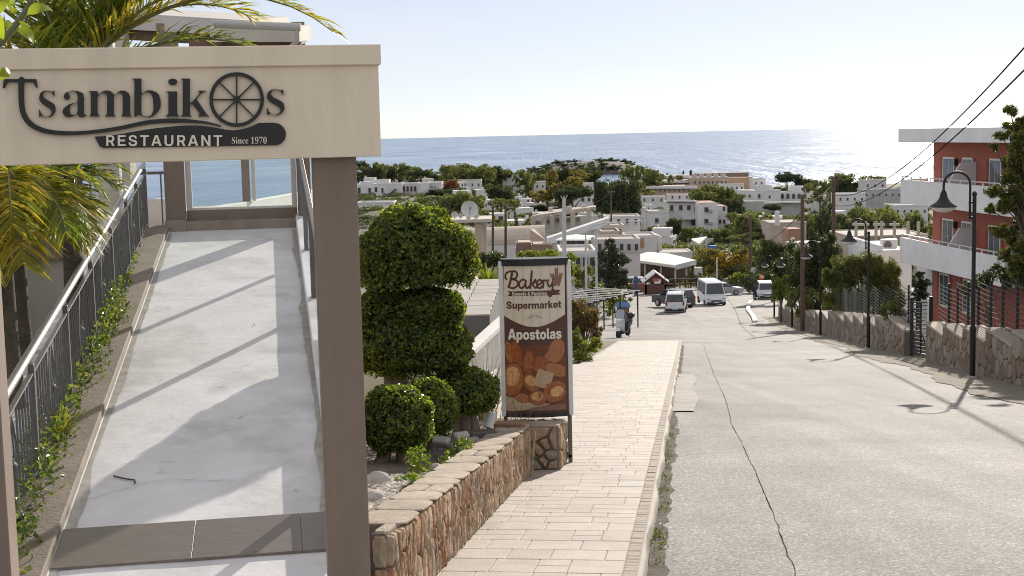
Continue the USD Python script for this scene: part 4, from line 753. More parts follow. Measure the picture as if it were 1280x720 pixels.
p = P(603, 540, 13.2); solo('stone_block', MB().box((p[0], p[1], bedz(p) + 0.05), (0.26, 0.14, 0.14), yawm(0.35), 0.012), M('dark_block', (0.12, 0.10, 0.085), (0.09, 0.075, 0.06), scale=8, rough=0.9), 'dark block lying behind the white spotlight on the bed', 'block')
# pale boulders at the wall end
ROCKM = M('pale_rock', (0.42, 0.39, 0.35), (0.30, 0.27, 0.24), scale=6, rough=0.9, bump=0.7)
for lab, px, py, d, r in [('pale rock on the bed at the foot of the nearest round shrub', 474, 602, 9.9, (0.10, 0.09, 0.09)), ('flat white stone on the gravel next to the cap of the wall', 493, 640, 9.0, (0.13, 0.08, 0.035)), ('small white stone on the gravel below the floodlights', 545, 585, 11.0, (0.055, 0.05, 0.04)), ('white rock half hidden by the gate pillar', 465, 625, 9.3, (0.09, 0.08, 0.055))]:
    p = P(px, py, d); v = trimesh.creation.icosphere(3); q = np.array(v.vertices); q *= (1 + 0.45 * (meshkit.fbm(q * 1.7 + px, 3, 9) - 0.5))[:, None]
    solo('rock', MB().raw(q * r + (p[0], p[1], bedz(p) + r[2] * 0.5), v.faces), ROCKM, lab, 'rock', smooth=True)
# dry spiky grass between shrub and sign
DRYG = leafmat('dry_blade', (0.10, 0.085, 0.06), (0.16, 0.14, 0.085), (0.22, 0.19, 0.11), trans=0.2)
def blades(mb, c, n, L, spread, w=0.008, lean=0.6):
    for _ in range(n):
        a = rng.uniform(0, 6.283); d = np.array([math.cos(a), math.sin(a), 0]); l = L * rng.uniform(0.6, 1.15); k = lean * rng.uniform(0.2, 1.0)
        p0 = np.asarray(c) + d * spread * rng.random(); pts = [p0 + d * (k * l * (t ** 1.8)) + np.array([0, 0, l * (t - 0.35 * k * t * t)]) for t in (0, 0.35, 0.7, 1.0)]
        sd = np.cross(d, (0, 0, 1.0)); ws = (w, w, w * 0.7, 0.001); v = []
        for q, ww in zip(pts, ws): v += [q - sd * ww, q + sd * ww]
        mb.raw(v, [[2 * i, 2 * i + 1, 2 * i + 3, 2 * i + 2] for i in range(3)])
    return mb
p = P(600, 470, 15.4); solo('spiky_grass', blades(MB(), (p[0], p[1], bedz(p) - 0.1), 70, 0.95, 0.25, 0.006, 0.7), DRYG, 'dry spiky grass with thin grey blades left of the bakery sign', 'grass clump')
p = P(655, 560, 14.5); solo('dry_stalks', blades(MB(), (p[0] - 0.05, p[1], bedz(p) - 0.05), 16, 0.5, 0.12, 0.003, 1.2), DRYG, 'a few dry stalks hanging over the wall corner under the sign', 'stalks')
p = groundhit(664, 596, PH); mb = MB(); mb.tube([p + (0.0, -0.05, 0), p + (0.02, -0.06, 0.25), p + (0.05, -0.05, 0.47)], [0.016, 0.012, 0.008], 6); clump(mb, p + (0.02, -0.05, 0.2), (0.02, 0.02, 0.22), 60, 0.05, rng, aspect=0.15, tilt=1)
solo('dead_vine', mb, M('dead_vine', (0.36, 0.29, 0.18), rough=0.9), 'pale dead vine stem leaning against the wall corner under the sign', 'vine')

# ------------------------------------------------------------------ the bakery sign
SD = 15.1
SX0, SX1, SR0, SR1 = 626.0, 711.5, 322.0, 518.0
SG = groundhit(711, 583, PH)
SIGN = thing('bakery_sign', 'tall bakery and supermarket sign with bread picture on two posts', 'sign', (P(668, 560, SD)[0], SD, SG[2]), world=True)
ALU = M('aluminium', (0.66, 0.66, 0.65), (0.58, 0.58, 0.57), scale=6, rough=0.5, metal=0.1)
sl, sr = P(628.3, 420, SD)[0], P(711.6, 420, SD)[0]; sc, sw_ = (sl + sr) / 2, (sr - sl)
def SP(px, py, off=0.0, col=None):
    u = (px - (626 + (py - 327) * 0.02)) / (85 - (py - 327) * 0.012); x = sl + u * sw_; z = P(668 + (py - 420) * 0.0, py, SD)[2]
    return np.array([x, SD - 0.035 - 0.075 * max(0, 1 - (2 * u - 1) ** 2) - off, z])
def onsign(poly, layer):
    out = MB(); poly = poly.intersection(sbox(626, 300, 714, 530)) if poly.bounds[0] < 626 or poly.bounds[2] > 714 else poly
    x0, y0, x1, y1 = poly.bounds; n = max(1, int((x1 - x0) / 5))
    for i in range(n):
        q = poly.intersection(sbox(x0 + (x1 - x0) * i / n, y0 - 1, x0 + (x1 - x0) * (i + 1) / n, y1 + 1))
        for g in getattr(q, 'geoms', [q]):
            if g.geom_type != 'Polygon' or g.area < 0.02: continue
            m = trimesh.creation.triangulate_polygon(g, engine='earcut'); v2, f = m
            top = [SP(a, b, 0.0009 * layer) for a, b in v2]
            nrm = np.cross(top[f[0][1]] - top[f[0][0]], top[f[0][2]] - top[f[0][0]])
            out.raw(top, f if nrm[1] < 0 else f[:, ::-1])
    return out
for sg, x in ((-1, sl), (1, sr)):
    ztop, zbot = P(668, 326, SD)[2], P(668, 519, SD)[2]
    put(SIGN, 'side_rail', MB().box((x + sg * 0.004, SD - 0.012, (ztop + zbot) / 2), (0.05, 0.075, ztop - zbot), None, 0.006), ALU)
    g = SG[2] - 0.1 if sg > 0 else bedz((sl, SD)) - 0.3
    put(SIGN, 'post', MB().box((x + sg * -0.012, SD, (zbot + g) / 2), (0.045, 0.05, zbot - g), None, 0.004), M('sign_post', (0.13, 0.12, 0.105), rough=0.5))
put(SIGN, 'foot_rail', MB().bar((sl + 0.42, SD, SG[2] + 0.02), (sr, SD - 0.0, SG[2] + 0.02), 0.05, 0.03), M('sign_post', (0, 0, 0)))
pw = [(626 + 85.5 * k / 24) for k in range(25)]
# curved body, its cap and its lower edge
def curved(y0, y1, out, back, name, mat):
    mb = MB(); v = []
    for k in range(25):
        u = k / 24; bulge = 0.035 + 0.075 * (1 - (2 * u - 1) ** 2) + out
        x = sl + u * sw_; za, zb_ = P(668, y0, SD)[2], P(668, y1, SD)[2]
        v += [(x, SD - bulge, za), (x, SD - bulge, zb_), (x, SD + back + (bulge - 0.035) * 1.0, zb_), (x, SD + back + (bulge - 0.035), za)]
    f = []
    for k in range(24):
        for i in range(4): f.append([k * 4 + i, k * 4 + (i + 1) % 4, k * 4 + 4 + (i + 1) % 4, k * 4 + 4 + i])
    f += [[0, 3, 2, 1], [96, 97, 98, 99]]
    return put(SIGN, name, mb.raw(v, f), mat)
PANEL = curved(330, 516, 0.0, 0.035, 'panel', M('brown_print', (0.075, 0.032, 0.024), rough=0.42))
curved(322.5, 331, 0.012, 0.047, 'cap', M('black_plastic', (0.016, 0.016, 0.017), rough=0.35)); curved(514.5, 519.5, 0.008, 0.043, 'lower_edge', M('black_plastic', (0, 0, 0)))
C1 = lambda pts: [(440 + a / 4, 300 + b / 4) for a, b in pts]
C2 = lambda pts: [(440 + a / 4, 420 + b / 4) for a, b in pts]
CREAMP = M('cream_print', (0.66, 0.58, 0.47), (0.60, 0.52, 0.41), scale=9, rough=0.45)
DKBR = M('dark_brown_print', (0.075, 0.028, 0.02), rough=0.45)
up_ = Polygon(C1([(758, 118), (1066, 118), (1066, 372)] + [(1066 - 308 * k / 16, 372 + 56 * math.sin(math.pi * k / 16)) for k in range(1, 16)] + [(758, 372)]))
put(PANEL, 'cream_field', onsign(up_, 1), CREAMP)
lines = unary_union([LineString(C1([(x, 118), (x, 372 + 56 * math.sin(math.pi * (x - 758) / 308))])).buffer(0.22) for x in (808, 852, 898, 943, 988, 1030)])
put(PANEL, 'board_lines', onsign(lines, 2), M('line_print', (0.36, 0.30, 0.22), rough=0.5))
# "Bakery" as one flowing line of brush strokes
SC = lambda pts: LineString(C1(spl(pts, 40)))
strokes = [([(800, 160), (793, 195), (783, 228)], 6), ([(772, 190), (766, 170), (778, 155), (800, 150), (822, 155), (826, 172), (815, 186), (798, 190), (820, 194), (830, 210), (820, 228), (798, 234), (783, 228)], 5),
           ([(868, 198), (852, 192), (838, 205), (836, 225), (848, 234), (862, 222), (870, 198), (868, 222), (874, 234), (884, 226)], 5), ([(900, 152), (896, 190), (890, 234)], 5.5), ([(893, 214), (908, 204), (918, 194), (915, 206), (902, 213), (910, 226), (918, 234), (926, 228)], 5),
           ([(926, 218), (944, 212), (948, 200), (938, 194), (926, 208), (926, 224), (936, 235), (950, 228)], 5), ([(956, 198), (958, 212), (954, 234)], 5.5), ([(956, 214), (966, 198), (976, 200)], 5), ([(982, 198), (980, 218), (988, 230), (1000, 218), (1006, 198)], 5), ([(1008, 196), (1004, 232), (1000, 262), (992, 278), (984, 270), (990, 258), (1010, 246)], 5)]
put(PANEL, 'script_lettering', onsign(unary_union([SC(p).buffer(w / 4 * 0.95) for p, w in strokes]), 3), DKBR)
wheat = []
for (x0, y0, x1, y1) in [(1022, 238, 1002, 172), (1026, 238, 1024, 145), (1030, 238, 1048, 172)]:
    for k in range(7):
        t = 0.25 + 0.75 * k / 6; cx, cy = x0 + (x1 - x0) * t, y0 + (y1 - y0) * t
        for sg in (-1, 1): wheat.append(affinity.rotate(affinity.scale(Point(440 + (cx + sg * 4) / 4, 300 + cy / 4).buffer(1), 1.0, 2.4), sg * 25))
put(PANEL, 'wheat_emblem', onsign(unary_union(wheat), 3), M('wheat_print', (0.22, 0.11, 0.07), rough=0.5))
rb = unary_union([Polygon(C1([(776, 250), (1046, 248), (1034, 260), (1046, 272), (776, 274), (788, 262)]))])
put(PANEL, 'ribbon', onsign(rb, 2.6), DKBR)
def fs(key, x0, x1, y0, y1): return fit(glyph(key), 440 + x0 / 4, 440 + x1 / 4, 300 + y0 / 4, 300 + y1 / 4)
put(PANEL, 'lettering', onsign(fs('SWEETS', 800, 975, 252, 272), 4), CREAMP)
put(PANEL, 'lettering', onsign(fs('SUPER', 771, 1047, 300, 347), 3), DKBR)
put(PANEL, 'lettering', onsign(fs('APOST', 778, 1047, 437, 505), 3), M('white_print', (0.74, 0.68, 0.58), rough=0.45))
orn = unary_union([Polygon(C1([(912 + sg * 4, 366), (912 + sg * 28, 378), (912 + sg * 42, 384), (912 + sg * 26, 384), (912 + sg * 6, 376)])) for sg in (-1, 1)])
put(PANEL, 'ornament', onsign(orn, 3), M('line_print', (0, 0, 0)))
# the bread picture
def gradm(name, c, c2, sc=14, stretch=(1, 1, 1)): return M(name, c, c2, scale=sc, rough=0.45, detail=5, stretch=stretch, lo=0.3, hi=0.7)
PICB = gradm('picture_dark', (0.085, 0.026, 0.013), (0.17, 0.045, 0.017), 8)
GOLD = [gradm('bread_gold', (0.40, 0.14, 0.045), (0.19, 0.055, 0.018), 26), gradm('bread_orange', (0.36, 0.10, 0.028), (0.17, 0.042, 0.014), 26), gradm('bread_pale', (0.66, 0.42, 0.20), (0.46, 0.19, 0.06), 26), gradm('bread_brown', (0.27, 0.10, 0.04), (0.38, 0.16, 0.06), 30), gradm('seed_crust', (0.30, 0.20, 0.12), (0.50, 0.36, 0.22), 60)]
put(PANEL, 'bread_picture', onsign(sbox(440 + 760 / 4, 420 + 40 / 4, 440 + 1066 / 4, 420 + 362 / 4), 2), PICB)
put(PANEL, 'picture_table', onsign(Polygon(C2([(760, 345), (900, 342), (1066, 336), (1066, 364), (760, 364)])), 3), M('table_print', (0.24, 0.14, 0.085), (0.15, 0.08, 0.05), scale=20, rough=0.5, stretch=(1, 1, 5)))
put(PANEL, 'picture_cloth', onsign(Polygon(C2(spl([(760, 296), (800, 288), (850, 300), (900, 322), (985, 332), (900, 350), (760, 352), (760, 296)], 40))), 3), gradm('cloth_print', (0.52, 0.40, 0.28), (0.36, 0.25, 0.15), 40))
def loaf(cx, cy, rx, ry, rot, mat, layer, cuts=0, cm=None):
    x, y = C2([(cx, cy)])[0]; e = affinity.rotate(affinity.scale(Point(x, y).buffer(1, 10), rx / 4, ry / 4), rot).intersection(sbox(440 + 761 / 4, 0, 440 + 1065 / 4, 999))
    sh = affinity.scale(e, 1.09, 1.09).difference(e).intersection(sbox(0, y - 2 * ry, 2000, 2000)).intersection(sbox(440 + 761 / 4, 0, 440 + 1065 / 4, 509))
    b = put(PANEL, 'bread_loaf', onsign(e, layer), GOLD[mat]); put(b, 'loaf_outline', onsign(sh, layer - 0.4), PICB)
    hl = affinity.translate(affinity.scale(e, 0.68, 0.6), -rx / 4 * 0.08, -ry / 4 * 0.2); put(b, 'loaf_top', onsign(hl, layer + 0.3), GOLD[2 if mat in (0, 2) else (0 if mat != 4 else 4)] if cm is None else GOLD[cm])
    if cuts:
        c = unary_union([affinity.rotate(LineString([(x + (k - (cuts - 1) / 2) * rx / 4 * 0.42 - 0.6, y - ry / 4 * 0.5), (x + (k - (cuts - 1) / 2) * rx / 4 * 0.42 + 0.6, y + ry / 4 * 0.5)]).buffer(0.35), rot, origin=(x, y)) for k in range(cuts)])
        put(b, 'crust_cuts', onsign(c.intersection(e), layer + 0.6), GOLD[3])
loaf(790, 80, 24, 60, -18, 3, 2.8, 2, 1); loaf(975, 110, 22, 50, 30, 1, 2.9, 2, 3); loaf(850, 300, 40, 22, 10, 3, 3.5, 0, 3); loaf(822, 95, 26, 78, -8, 1, 3.2, 0, 1); loaf(1020, 70, 40, 60, 15, 3, 3.0, 0, 3)
loaf(800, 210, 54, 82, 8, 0, 4, 3); loaf(880, 125, 26, 62, 6, 1, 4.2, 4); loaf(935, 132, 34, 40, 30, 1, 4.4, 3, 1); loaf(1020, 165, 60, 30, 22, 3, 4.2, 0, 3)
loaf(893, 225, 34, 48, -35, 0, 5, 2)
e = affinity.rotate(sbox(*C2([(918, 170)])[0], *C2([(992, 246)])[0]).buffer(1.2), 20); b = put(PANEL, 'bread_loaf', onsign(e, 5.4), GOLD[4])
loaf(1012, 272, 58, 50, -25, 0, 5.6, 0, 1); loaf(1022, 272, 34, 26, -20, 2, 6.2); loaf(926, 300, 44, 35, 5, 0, 6.0, 2)
# ------------------------------------------------------------------ palms
PALML = leafmat('palm_leaflet', (0.06, 0.10, 0.02), (0.15, 0.19, 0.035), (0.38, 0.31, 0.05), trans=0.55, rough=0.4)
PALMY = leafmat('yellow_leaflet', (0.12, 0.15, 0.024), (0.32, 0.27, 0.035), (0.56, 0.38, 0.045), trans=0.55, rough=0.45)
PALMB = M('palm_trunk', (0.13, 0.105, 0.08), (0.075, 0.06, 0.048), scale=7, rough=0.95, bump=0.9, bscale=25, stretch=(1, 1, 2.5))
PETI = M('palm_stalk', (0.12, 0.14, 0.045), (0.17, 0.16, 0.06), scale=3, rough=0.5)
rng = np.random.default_rng(77)
def frond(T, base, az, el, L, droop, mat, nl=60, ll=0.44, wid=0.017, hang=0.6):
    d = np.array([math.cos(az), math.sin(az), 0.0]); pts = []
    for k in range(13):
        t = k / 12; a = el - droop * t ** 1.4
        pts.append((pts[-1] if k else np.asarray(base, float)) + (d * math.cos(a) + np.array([0, 0, math.sin(a)])) * (L / 12 if k else 0))
    pts = np.array(pts); st = put(T, 'frond', MB().tube(pts, np.linspace(0.024, 0.004, 13), 6), PETI, smooth=True)
    mb = MB(); sd = np.cross(d, (0, 0, 1.0))
    for i in range(nl):
        t = 0.16 + 0.84 * (i + 0.5) / nl; k = min(11, int(t * 12)); p = pts[k] + (pts[k + 1] - pts[k]) * (t * 12 - k); tg = unit(pts[k + 1] - pts[k]); nz = np.cross(sd, tg)
        l0 = ll * (0.45 + 0.9 * math.sin(math.pi * min(1, 0.12 + 0.83 * t))) * rng.uniform(0.85, 1.1)
        for sg in (-1, 1):
            o = unit(sd * sg * rng.uniform(0.75, 1.0) + tg * rng.uniform(0.5, 0.9) + nz * rng.uniform(0.1, 0.45)); l = l0 * rng.uniform(0.85, 1.1)
            q1 = p + o * l * 0.5 + np.array([0, 0, -hang * 0.10 * l]); q2 = p + o * l * 0.9 + np.array([0, 0, -hang * l * rng.uniform(0.35, 0.6)]); w = unit(np.cross(o, nz + rng.normal(0, 0.3, 3))) * wid
            mb.raw([p - w * 0.5, p + w * 0.5, q1 - w, q1 + w, q2], [[0, 1, 3], [0, 3, 2], [2, 3, 4]])
    put(st, 'leaflets', mb, mat)
def palm(name, label, base, crown, fr, trunk_r=0.09, **kw):
    T = thing(name, label, 'palm tree', base, world=True); b = np.asarray(base, float); c = np.asarray(crown, float)
    put(T, 'trunk', MB().tube([b, b * 0.66 + c * 0.34 + (0.05, 0, 0), b * 0.33 + c * 0.67, c + (0, 0, 0.12)], [trunk_r * 1.35, trunk_r * 1.05, trunk_r, trunk_r * 0.8], 12), PALMB, smooth=True)
    for (az, el, L, dr, m) in fr: frond(T, c + rng.normal(0, 0.04, 3), math.radians(az), math.radians(el), L, math.radians(dr), m, **kw)
c = P(92, 112, 12.4); b = np.array([c[0] - 0.25, 12.4, float(ground(c[0], 12.4)) - 0.3])
palm('palm_tree', 'feathery palm with arching yellow-tipped fronds rising above the name board', b, c,
     [(3, 47, 2.55, 84, PALMY), (8, 66, 2.1, 50, PALML), (35, 72, 2.0, 60, PALML), (80, 70, 1.9, 80, PALML), (125, 64, 2.0, 80, PALML), (165, 55, 2.0, 90, PALML), (-165, 30, 1.7, 100, PALMY), (-140, 42, 1.9, 105, PALMY), (-115, 55, 1.7, 120, PALML), (-150, 15, 1.6, 80, PALML), (150, 15, 1.6, 80, PALML), (190, 5, 1.5, 75, PALMY), (15, 82, 1.9, 30, PALML), (-12, 76, 2.0, 36, PALML), (170, 70, 2.2, 50, PALML), (140, 66, 2.2, 60, PALML), (-5, 58, 2.1, 72, PALMY), (100, 78, 2.0, 50, PALML), (185, 60, 2.2, 70, PALML), (20, 60, 2.1, 66, PALML), (-3, 70, 2.3, 58, PALML), (30, 58, 2.0, 80, PALMY), (155, 78, 2.1, 40, PALML), (60, 66, 2.1, 60, PALML), (175, 48, 2.0, 60, PALML), (12, 38, 1.7, 60, PALML)], nl=66, ll=0.46, wid=0.011, hang=0.35)
c3_ = P(16, 236, 12.8); b3 = np.array([c3_[0], 12.8, float(ground(c3_[0], 12.8)) - 0.3])
palm('palm_tree', 'dark green palm clump behind the handrail, under the name board', b3, c3_,
     [(0, 30, 0.95, 70, PALML), (20, 45, 1.0, 85, PALML), (-15, 22, 0.85, 80, PALML), (-40, 35, 1.2, 110, PALML), (-75, 40, 1.2, 110, PALML), (50, 60, 1.2, 90, PALML), (100, 60, 1.3, 90, PALML), (-120, 40, 1.3, 100, PALML), (150, 50, 1.3, 90, PALML), (-55, 10, 1.0, 70, PALML), (5, 8, 0.8, 50, PALML), (8, 62, 0.95, 80, PALML), (-25, 50, 1.0, 100, PALML)], trunk_r=0.08, nl=56, ll=0.40, wid=0.010, hang=0.4)
c4_ = P(2, 268, 11.2); b4 = np.array([c4_[0], 11.2, float(ground(c4_[0], 11.2)) - 0.3])
palm('palm_tree', 'yellowest palm, its fronds hanging low behind the handrail next to the left gate pillar', b4, c4_,
     [(-10, 42, 0.95, 115, PALMY), (-40, 48, 1.1, 125, PALML), (-70, 52, 1.2, 130, PALMY), (-100, 45, 1.2, 125, PALML), (-130, 40, 1.2, 120, PALMY), (15, 60, 0.95, 110, PALML), (60, 70, 1.1, 100, PALML), (-25, 22, 0.9, 95, PALMY), (-55, 25, 1.0, 105, PALMY), (-85, 20, 1.0, 100, PALMY), (-115, 20, 1.0, 100, PALML), (120, 60, 1.2, 100, PALML), (170, 50, 1.2, 100, PALML), (-160, 45, 1.2, 110, PALMY), (-60, 70, 1.1, 130, PALMY), (-5, 15, 0.8, 80, PALMY), (-35, 62, 1.0, 125, PALMY)], trunk_r=0.07, nl=60, ll=0.34, wid=0.010, hang=0.7)

# ------------------------------------------------------------------ planting along the coping, left of the ramp
COVERL = leafmat('ground_cover_leaf', (0.05, 0.085, 0.02), (0.12, 0.17, 0.03), (0.27, 0.27, 0.07), trans=0.35, rough=0.35)
mb = MB()
for l in np.arange(-2.9, 6.4, 0.16):
    k = 0.55 + 0.75 * meshkit.fbm(np.array([l * 0.9, 0.3, 0.1]), 2, 4)
    if l > 4: k *= 0.6
    clump(mb, RP(l, 2.10 - 0.05 * k + rng.normal(0, 0.03), 0.06), (0.24 * k, 0.24 * k, 0.30 * k), int(190 * k), 0.046, rng, shell=0.3, tilt=1.1, low=-0.5)
solo('ground_cover', mb, COVERL, 'small-leaved green plants spilling over the coping under the ramp railing', 'ground cover', kind='stuff')
SPIKY = leafmat('spiky_leaf', (0.14, 0.17, 0.03), (0.24, 0.25, 0.04), (0.36, 0.30, 0.05), trans=0.35)
for lab, l, w, L in [('tuft of yellow-green strap leaves under the middle of the ramp railing', -0.2, 2.02, 0.34), ('tuft of yellow strap leaves low beside the left gate pillar', -2.5, 2.12, 0.36), ('small strap-leaved tuft halfway up the ramp coping', 3.3, 2.02, 0.26)]:
    solo('strap_leaf_plant', blades(MB(), RP(l, w, 0.0), 60, L, 0.07, 0.011, 1.1), SPIKY, lab, 'plant')
mb = MB()
for _ in range(110):
    l, w = rng.uniform(-4, 9), rng.uniform(2.3, 6.5); p = RP(l, w); z = float(ground(p[0], p[1])) - 0.5
    clump(mb, (p[0], p[1], z + 0.6), (0.5, 0.5, 0.85), 110, 0.10, rng, shell=0.2, tilt=1.2, aspect=0.35)
solo('undergrowth', mb, leafmat('undergrowth_leaf', (0.02, 0.035, 0.01), (0.05, 0.065, 0.02), (0.14, 0.12, 0.05)), 'dark undergrowth in the garden below the ramp railing', 'undergrowth', kind='stuff')

# ------------------------------------------------------------------ leafy branch close to the camera, top left
CITL = leafmat('broad_leaf', (0.10, 0.15, 0.02), (0.20, 0.25, 0.03), (0.34, 0.33, 0.04), trans=0.5, rough=0.35)
TW = M('green_twig', (0.12, 0.13, 0.05), rough=0.6)
CT = thing('lemon_tree', 'broad yellow-green leaves on a twig hanging into the top left corner', 'tree', (-1.75, 3.1, float(ground(-1.75, 3.1))), world=True)
tb = np.array([-1.75, 3.1, float(ground(-1.75, 3.1)) - 0.1])
put(CT, 'trunk', MB().tube([tb, tb + (0.02, 0, 1.2), (-1.62, 3.05, EYE + 0.25), (-1.50, 3.0, EYE + 0.9)], [0.06, 0.05, 0.04, 0.02], 9), BARK, smooth=True)
tw = [np.array([-1.62, 3.05, EYE + 0.15])] + [P(x, y, 2.9) for x, y in [(-14, 66), (2, 52), (18, 34), (32, 14), (44, -6), (52, -24)]]
put(CT, 'branch', MB().tube(tw, [0.016, 0.009, 0.008, 0.007, 0.006, 0.005, 0.004], 7), TW, smooth=True)
def bigleaf(T, a, b, wpx, d, bend=0.012):
    p0, p1 = P(*a, d), P(*b, d + 0.04); ax = p1 - p0; L = np.linalg.norm(ax); ax /= L; w = wpx * d / FOCAL / 2; n0 = unit(np.array([0.2, -1, 0.35]) + rng.normal(0, 0.35, 3)); sd = unit(np.cross(ax, n0)); nn = np.cross(sd, ax)
    v = []; f = []
    for k in range(9):
        t = k / 8; ww = w * math.sin(math.pi * min(1, 0.04 + 0.96 * t) ** 0.8) ** 0.8 if 0 < t < 1 else 0.0008
        c = p0 + ax * L * t - nn * bend * math.sin(math.pi * t) * -1
        v += [c - sd * ww + nn * ww * 0.22, c, c + sd * ww + nn * ww * 0.22]
    for k in range(8): f += [[k * 3, k * 3 + 1, k * 3 + 4, k * 3 + 3], [k * 3 + 1, k * 3 + 2, k * 3 + 5, k * 3 + 4]]
    put(T, 'leaf', MB().raw(v, f), CITL, smooth=True)
for a, b, w in [((34, 18), (66, 13), 17), ((20, 36), (42, 56), 16), ((0, 18), (4, 50), 18), ((30, 4), (22, -14), 12), ((-6, 20), (12, -4), 14), ((24, 26), (30, 40), 9), ((10, 8), (18, 14), 8), ((-8, 98), (12, 88), 14), ((44, 0), (62, -14), 16), ((-4, 62), (-12, 90), 14), ((14, 40), (2, 28), 10), ((5, -6), (16, 6), 9), ((-10, 50), (-26, 36), 16), ((40, -4), (30, -22), 14), ((52, -22), (70, -34), 14)]:
    bigleaf(CT, a, b, w, 2.88 + rng.normal(0, 0.05))
tw2 = [P(-14, 66, 2.9), P(-10, 84, 2.9), P(-4, 96, 2.9)]; put(CT, 'twig', MB().tube(tw2, [0.006, 0.004, 0.003], 5), TW)

# ------------------------------------------------------------------ restaurant terrace and house
ROOFC = M('roof_fascia', (0.58, 0.55, 0.50), (0.50, 0.47, 0.43), scale=2, rough=0.8)
SOFF = M('brown_soffit', (0.17, 0.10, 0.065), (0.13, 0.08, 0.05), scale=4, rough=0.7)
REST = thing('restaurant', 'cream restaurant with brown posts, canopy roof and terrace at the top of the ramp', 'restaurant', RP(9, 2), world=True)
ZT = RP(8.6, 0)[2]
def rbox(l0, l1, w0, w1, z0, z1, ch=0.0): return MB().box((*(R0 + RA * (l0 + l1) / 2 - RQ * (w0 + w1) / 2), (z0 + z1) / 2), (abs(w1 - w0), abs(l1 - l0), z1 - z0), GAX, ch)
FLOOR = M('terrace_floor', (0.50, 0.47, 0.41), (0.43, 0.40, 0.35), scale=2, rough=0.8)
fl = put(REST, 'terrace', rbox(8.6, 16.0, -0.25, 2.55, ZT - 5.5, ZT - 0.03), FLOOR)
put(REST, 'terrace', rbox(8.7, 10.2, 2.56, 7.5, ZT - 5.5, ZT - 0.06), FLOOR)
put(REST, 'terrace_edge', rbox(8.62, 8.7, 2.57, 7.5, ZT - 0.35, ZT - 0.0), BROWNP)
# threshold step under the glass screen
put(REST, 'step', rbox(8.42, 8.62, -0.2, 1.75, ZT - 0.05, ZT + 0.10, 0.006), STRIPM)
put(REST, 'step', rbox(8.40, 8.64, 1.52, 1.80, ZT - 0.05, ZT + 0.13, 0.006), STRIPM)
# posts of the canopy
for w0, w1 in ((1.53, 1.79), (-0.16, 0.02)):
    put(REST, 'post', rbox(8.50, 8.76, w0, w1, ZT + 0.1, ZT + 2.75, 0.006), BROWNP)
# glazed screen: frame and two panes, lower rail in brown
FR = M('screen_frame', (0.62, 0.58, 0.52), rough=0.5)
scn = put(REST, 'screen_rail', rbox(8.62, 8.74, 0.03, 1.52, ZT + 0.10, ZT + 0.24, 0.004), BROWNP)
for w0, w1, z0_, z1_ in ((1.44, 1.515, 0.24, 2.1), (0.03, 0.10, 0.24, 2.1), (0.10, 1.44, 0.24, 0.275), (0.10, 1.44, 2.06, 2.1)):
    put(scn, 'frame', rbox(8.645, 8.715, w0, w1, ZT + z0_ + 0.001, ZT + z1_, 0.003), FR)
put(scn, 'pane', rbox(8.675, 8.683, 0.10, 1.44, ZT + 0.275, ZT + 2.06), SEAGLASS)
# parapet of the terrace seen through the glass, with a post and a second frame on it
pa, pb = P(232, 266, 20.1), P(392, 236, 27.6); pa[2] = pb[2] = (pa[2] + pb[2]) / 2
put(REST, 'parapet', MB().bar(pa - (0, 0, 0.5), pb - (0, 0, 0.5), 0.16, 1.0, ch=0.01), WHITEW)
q = pa + (pb - pa) * 0.40; put(REST, 'post', MB().box(q + (0, 0, 1.3), (0.13, 0.13, 2.6), GAX, 0.004), BROWNP)
put(REST, 'frame_post', MB().box(q + (0.12, 0.05, 1.3), (0.06, 0.08, 2.6), GAX, 0.004), FR)
q2 = pa + (pb - pa) * 0.93; put(REST, 'post', MB().box(q2 + (0, 0, 1.3), (0.12, 0.12, 2.6), GAX, 0.004), GREYP)
# balcony left of the screen: slab edge, railing, white bench wall
bz = ZT - 0.06
put(REST, 'balcony_wall', rbox(10.0, 10.2, 1.9, 7.4, bz, bz + 0.42), WHITEW)
put(REST, 'railing', MB().bar(RP(9.4, 1.85, 0.75), RP(9.4, 4.0, 0.75), 0.05, 0.04), IRON)
for w in np.arange(1.9, 4.0, 0.24): put(REST, 'baluster', MB().tube([RP(9.4, w, -0.05), RP(9.4, w, 0.74)], 0.012, 5, caps=False), IRON)
# the house: cream wall with column, windows, canopy roof
hz = ZT - 0.1
cw = P(148, 250, 18.0)
put(REST, 'column', MB().box((P(139, 250, 17.2)[0], 17.2, ZT - 0.4), (0.26, 0.30, 6.2), GAX, 0.008), PLASTER)
put(REST, 'post', MB().box((P(149, 250, 17.6)[0], 17.6, ZT + 0.0), (0.07, 0.10, 5.2), GAX, 0.004), BROWNP)
put(REST, 'wall', rbox(7.9, 12.0, 3.9, 9.5, ZT - 5.5, ZT + 2.5), PLASTER)
for k in range(3):
    f = put(REST, 'window', rbox(7.82, 7.90, 4.2 + 1.6 * k, 5.3 + 1.6 * k, ZT + 0.1, ZT + 1.9), BROWNP); put(f, 'pane', rbox(7.805, 7.815, 4.3 + 1.6 * k, 5.2 + 1.6 * k, ZT + 0.2, ZT + 1.8), M('dark_glass', (0.03, 0.04, 0.045), rough=0.08))
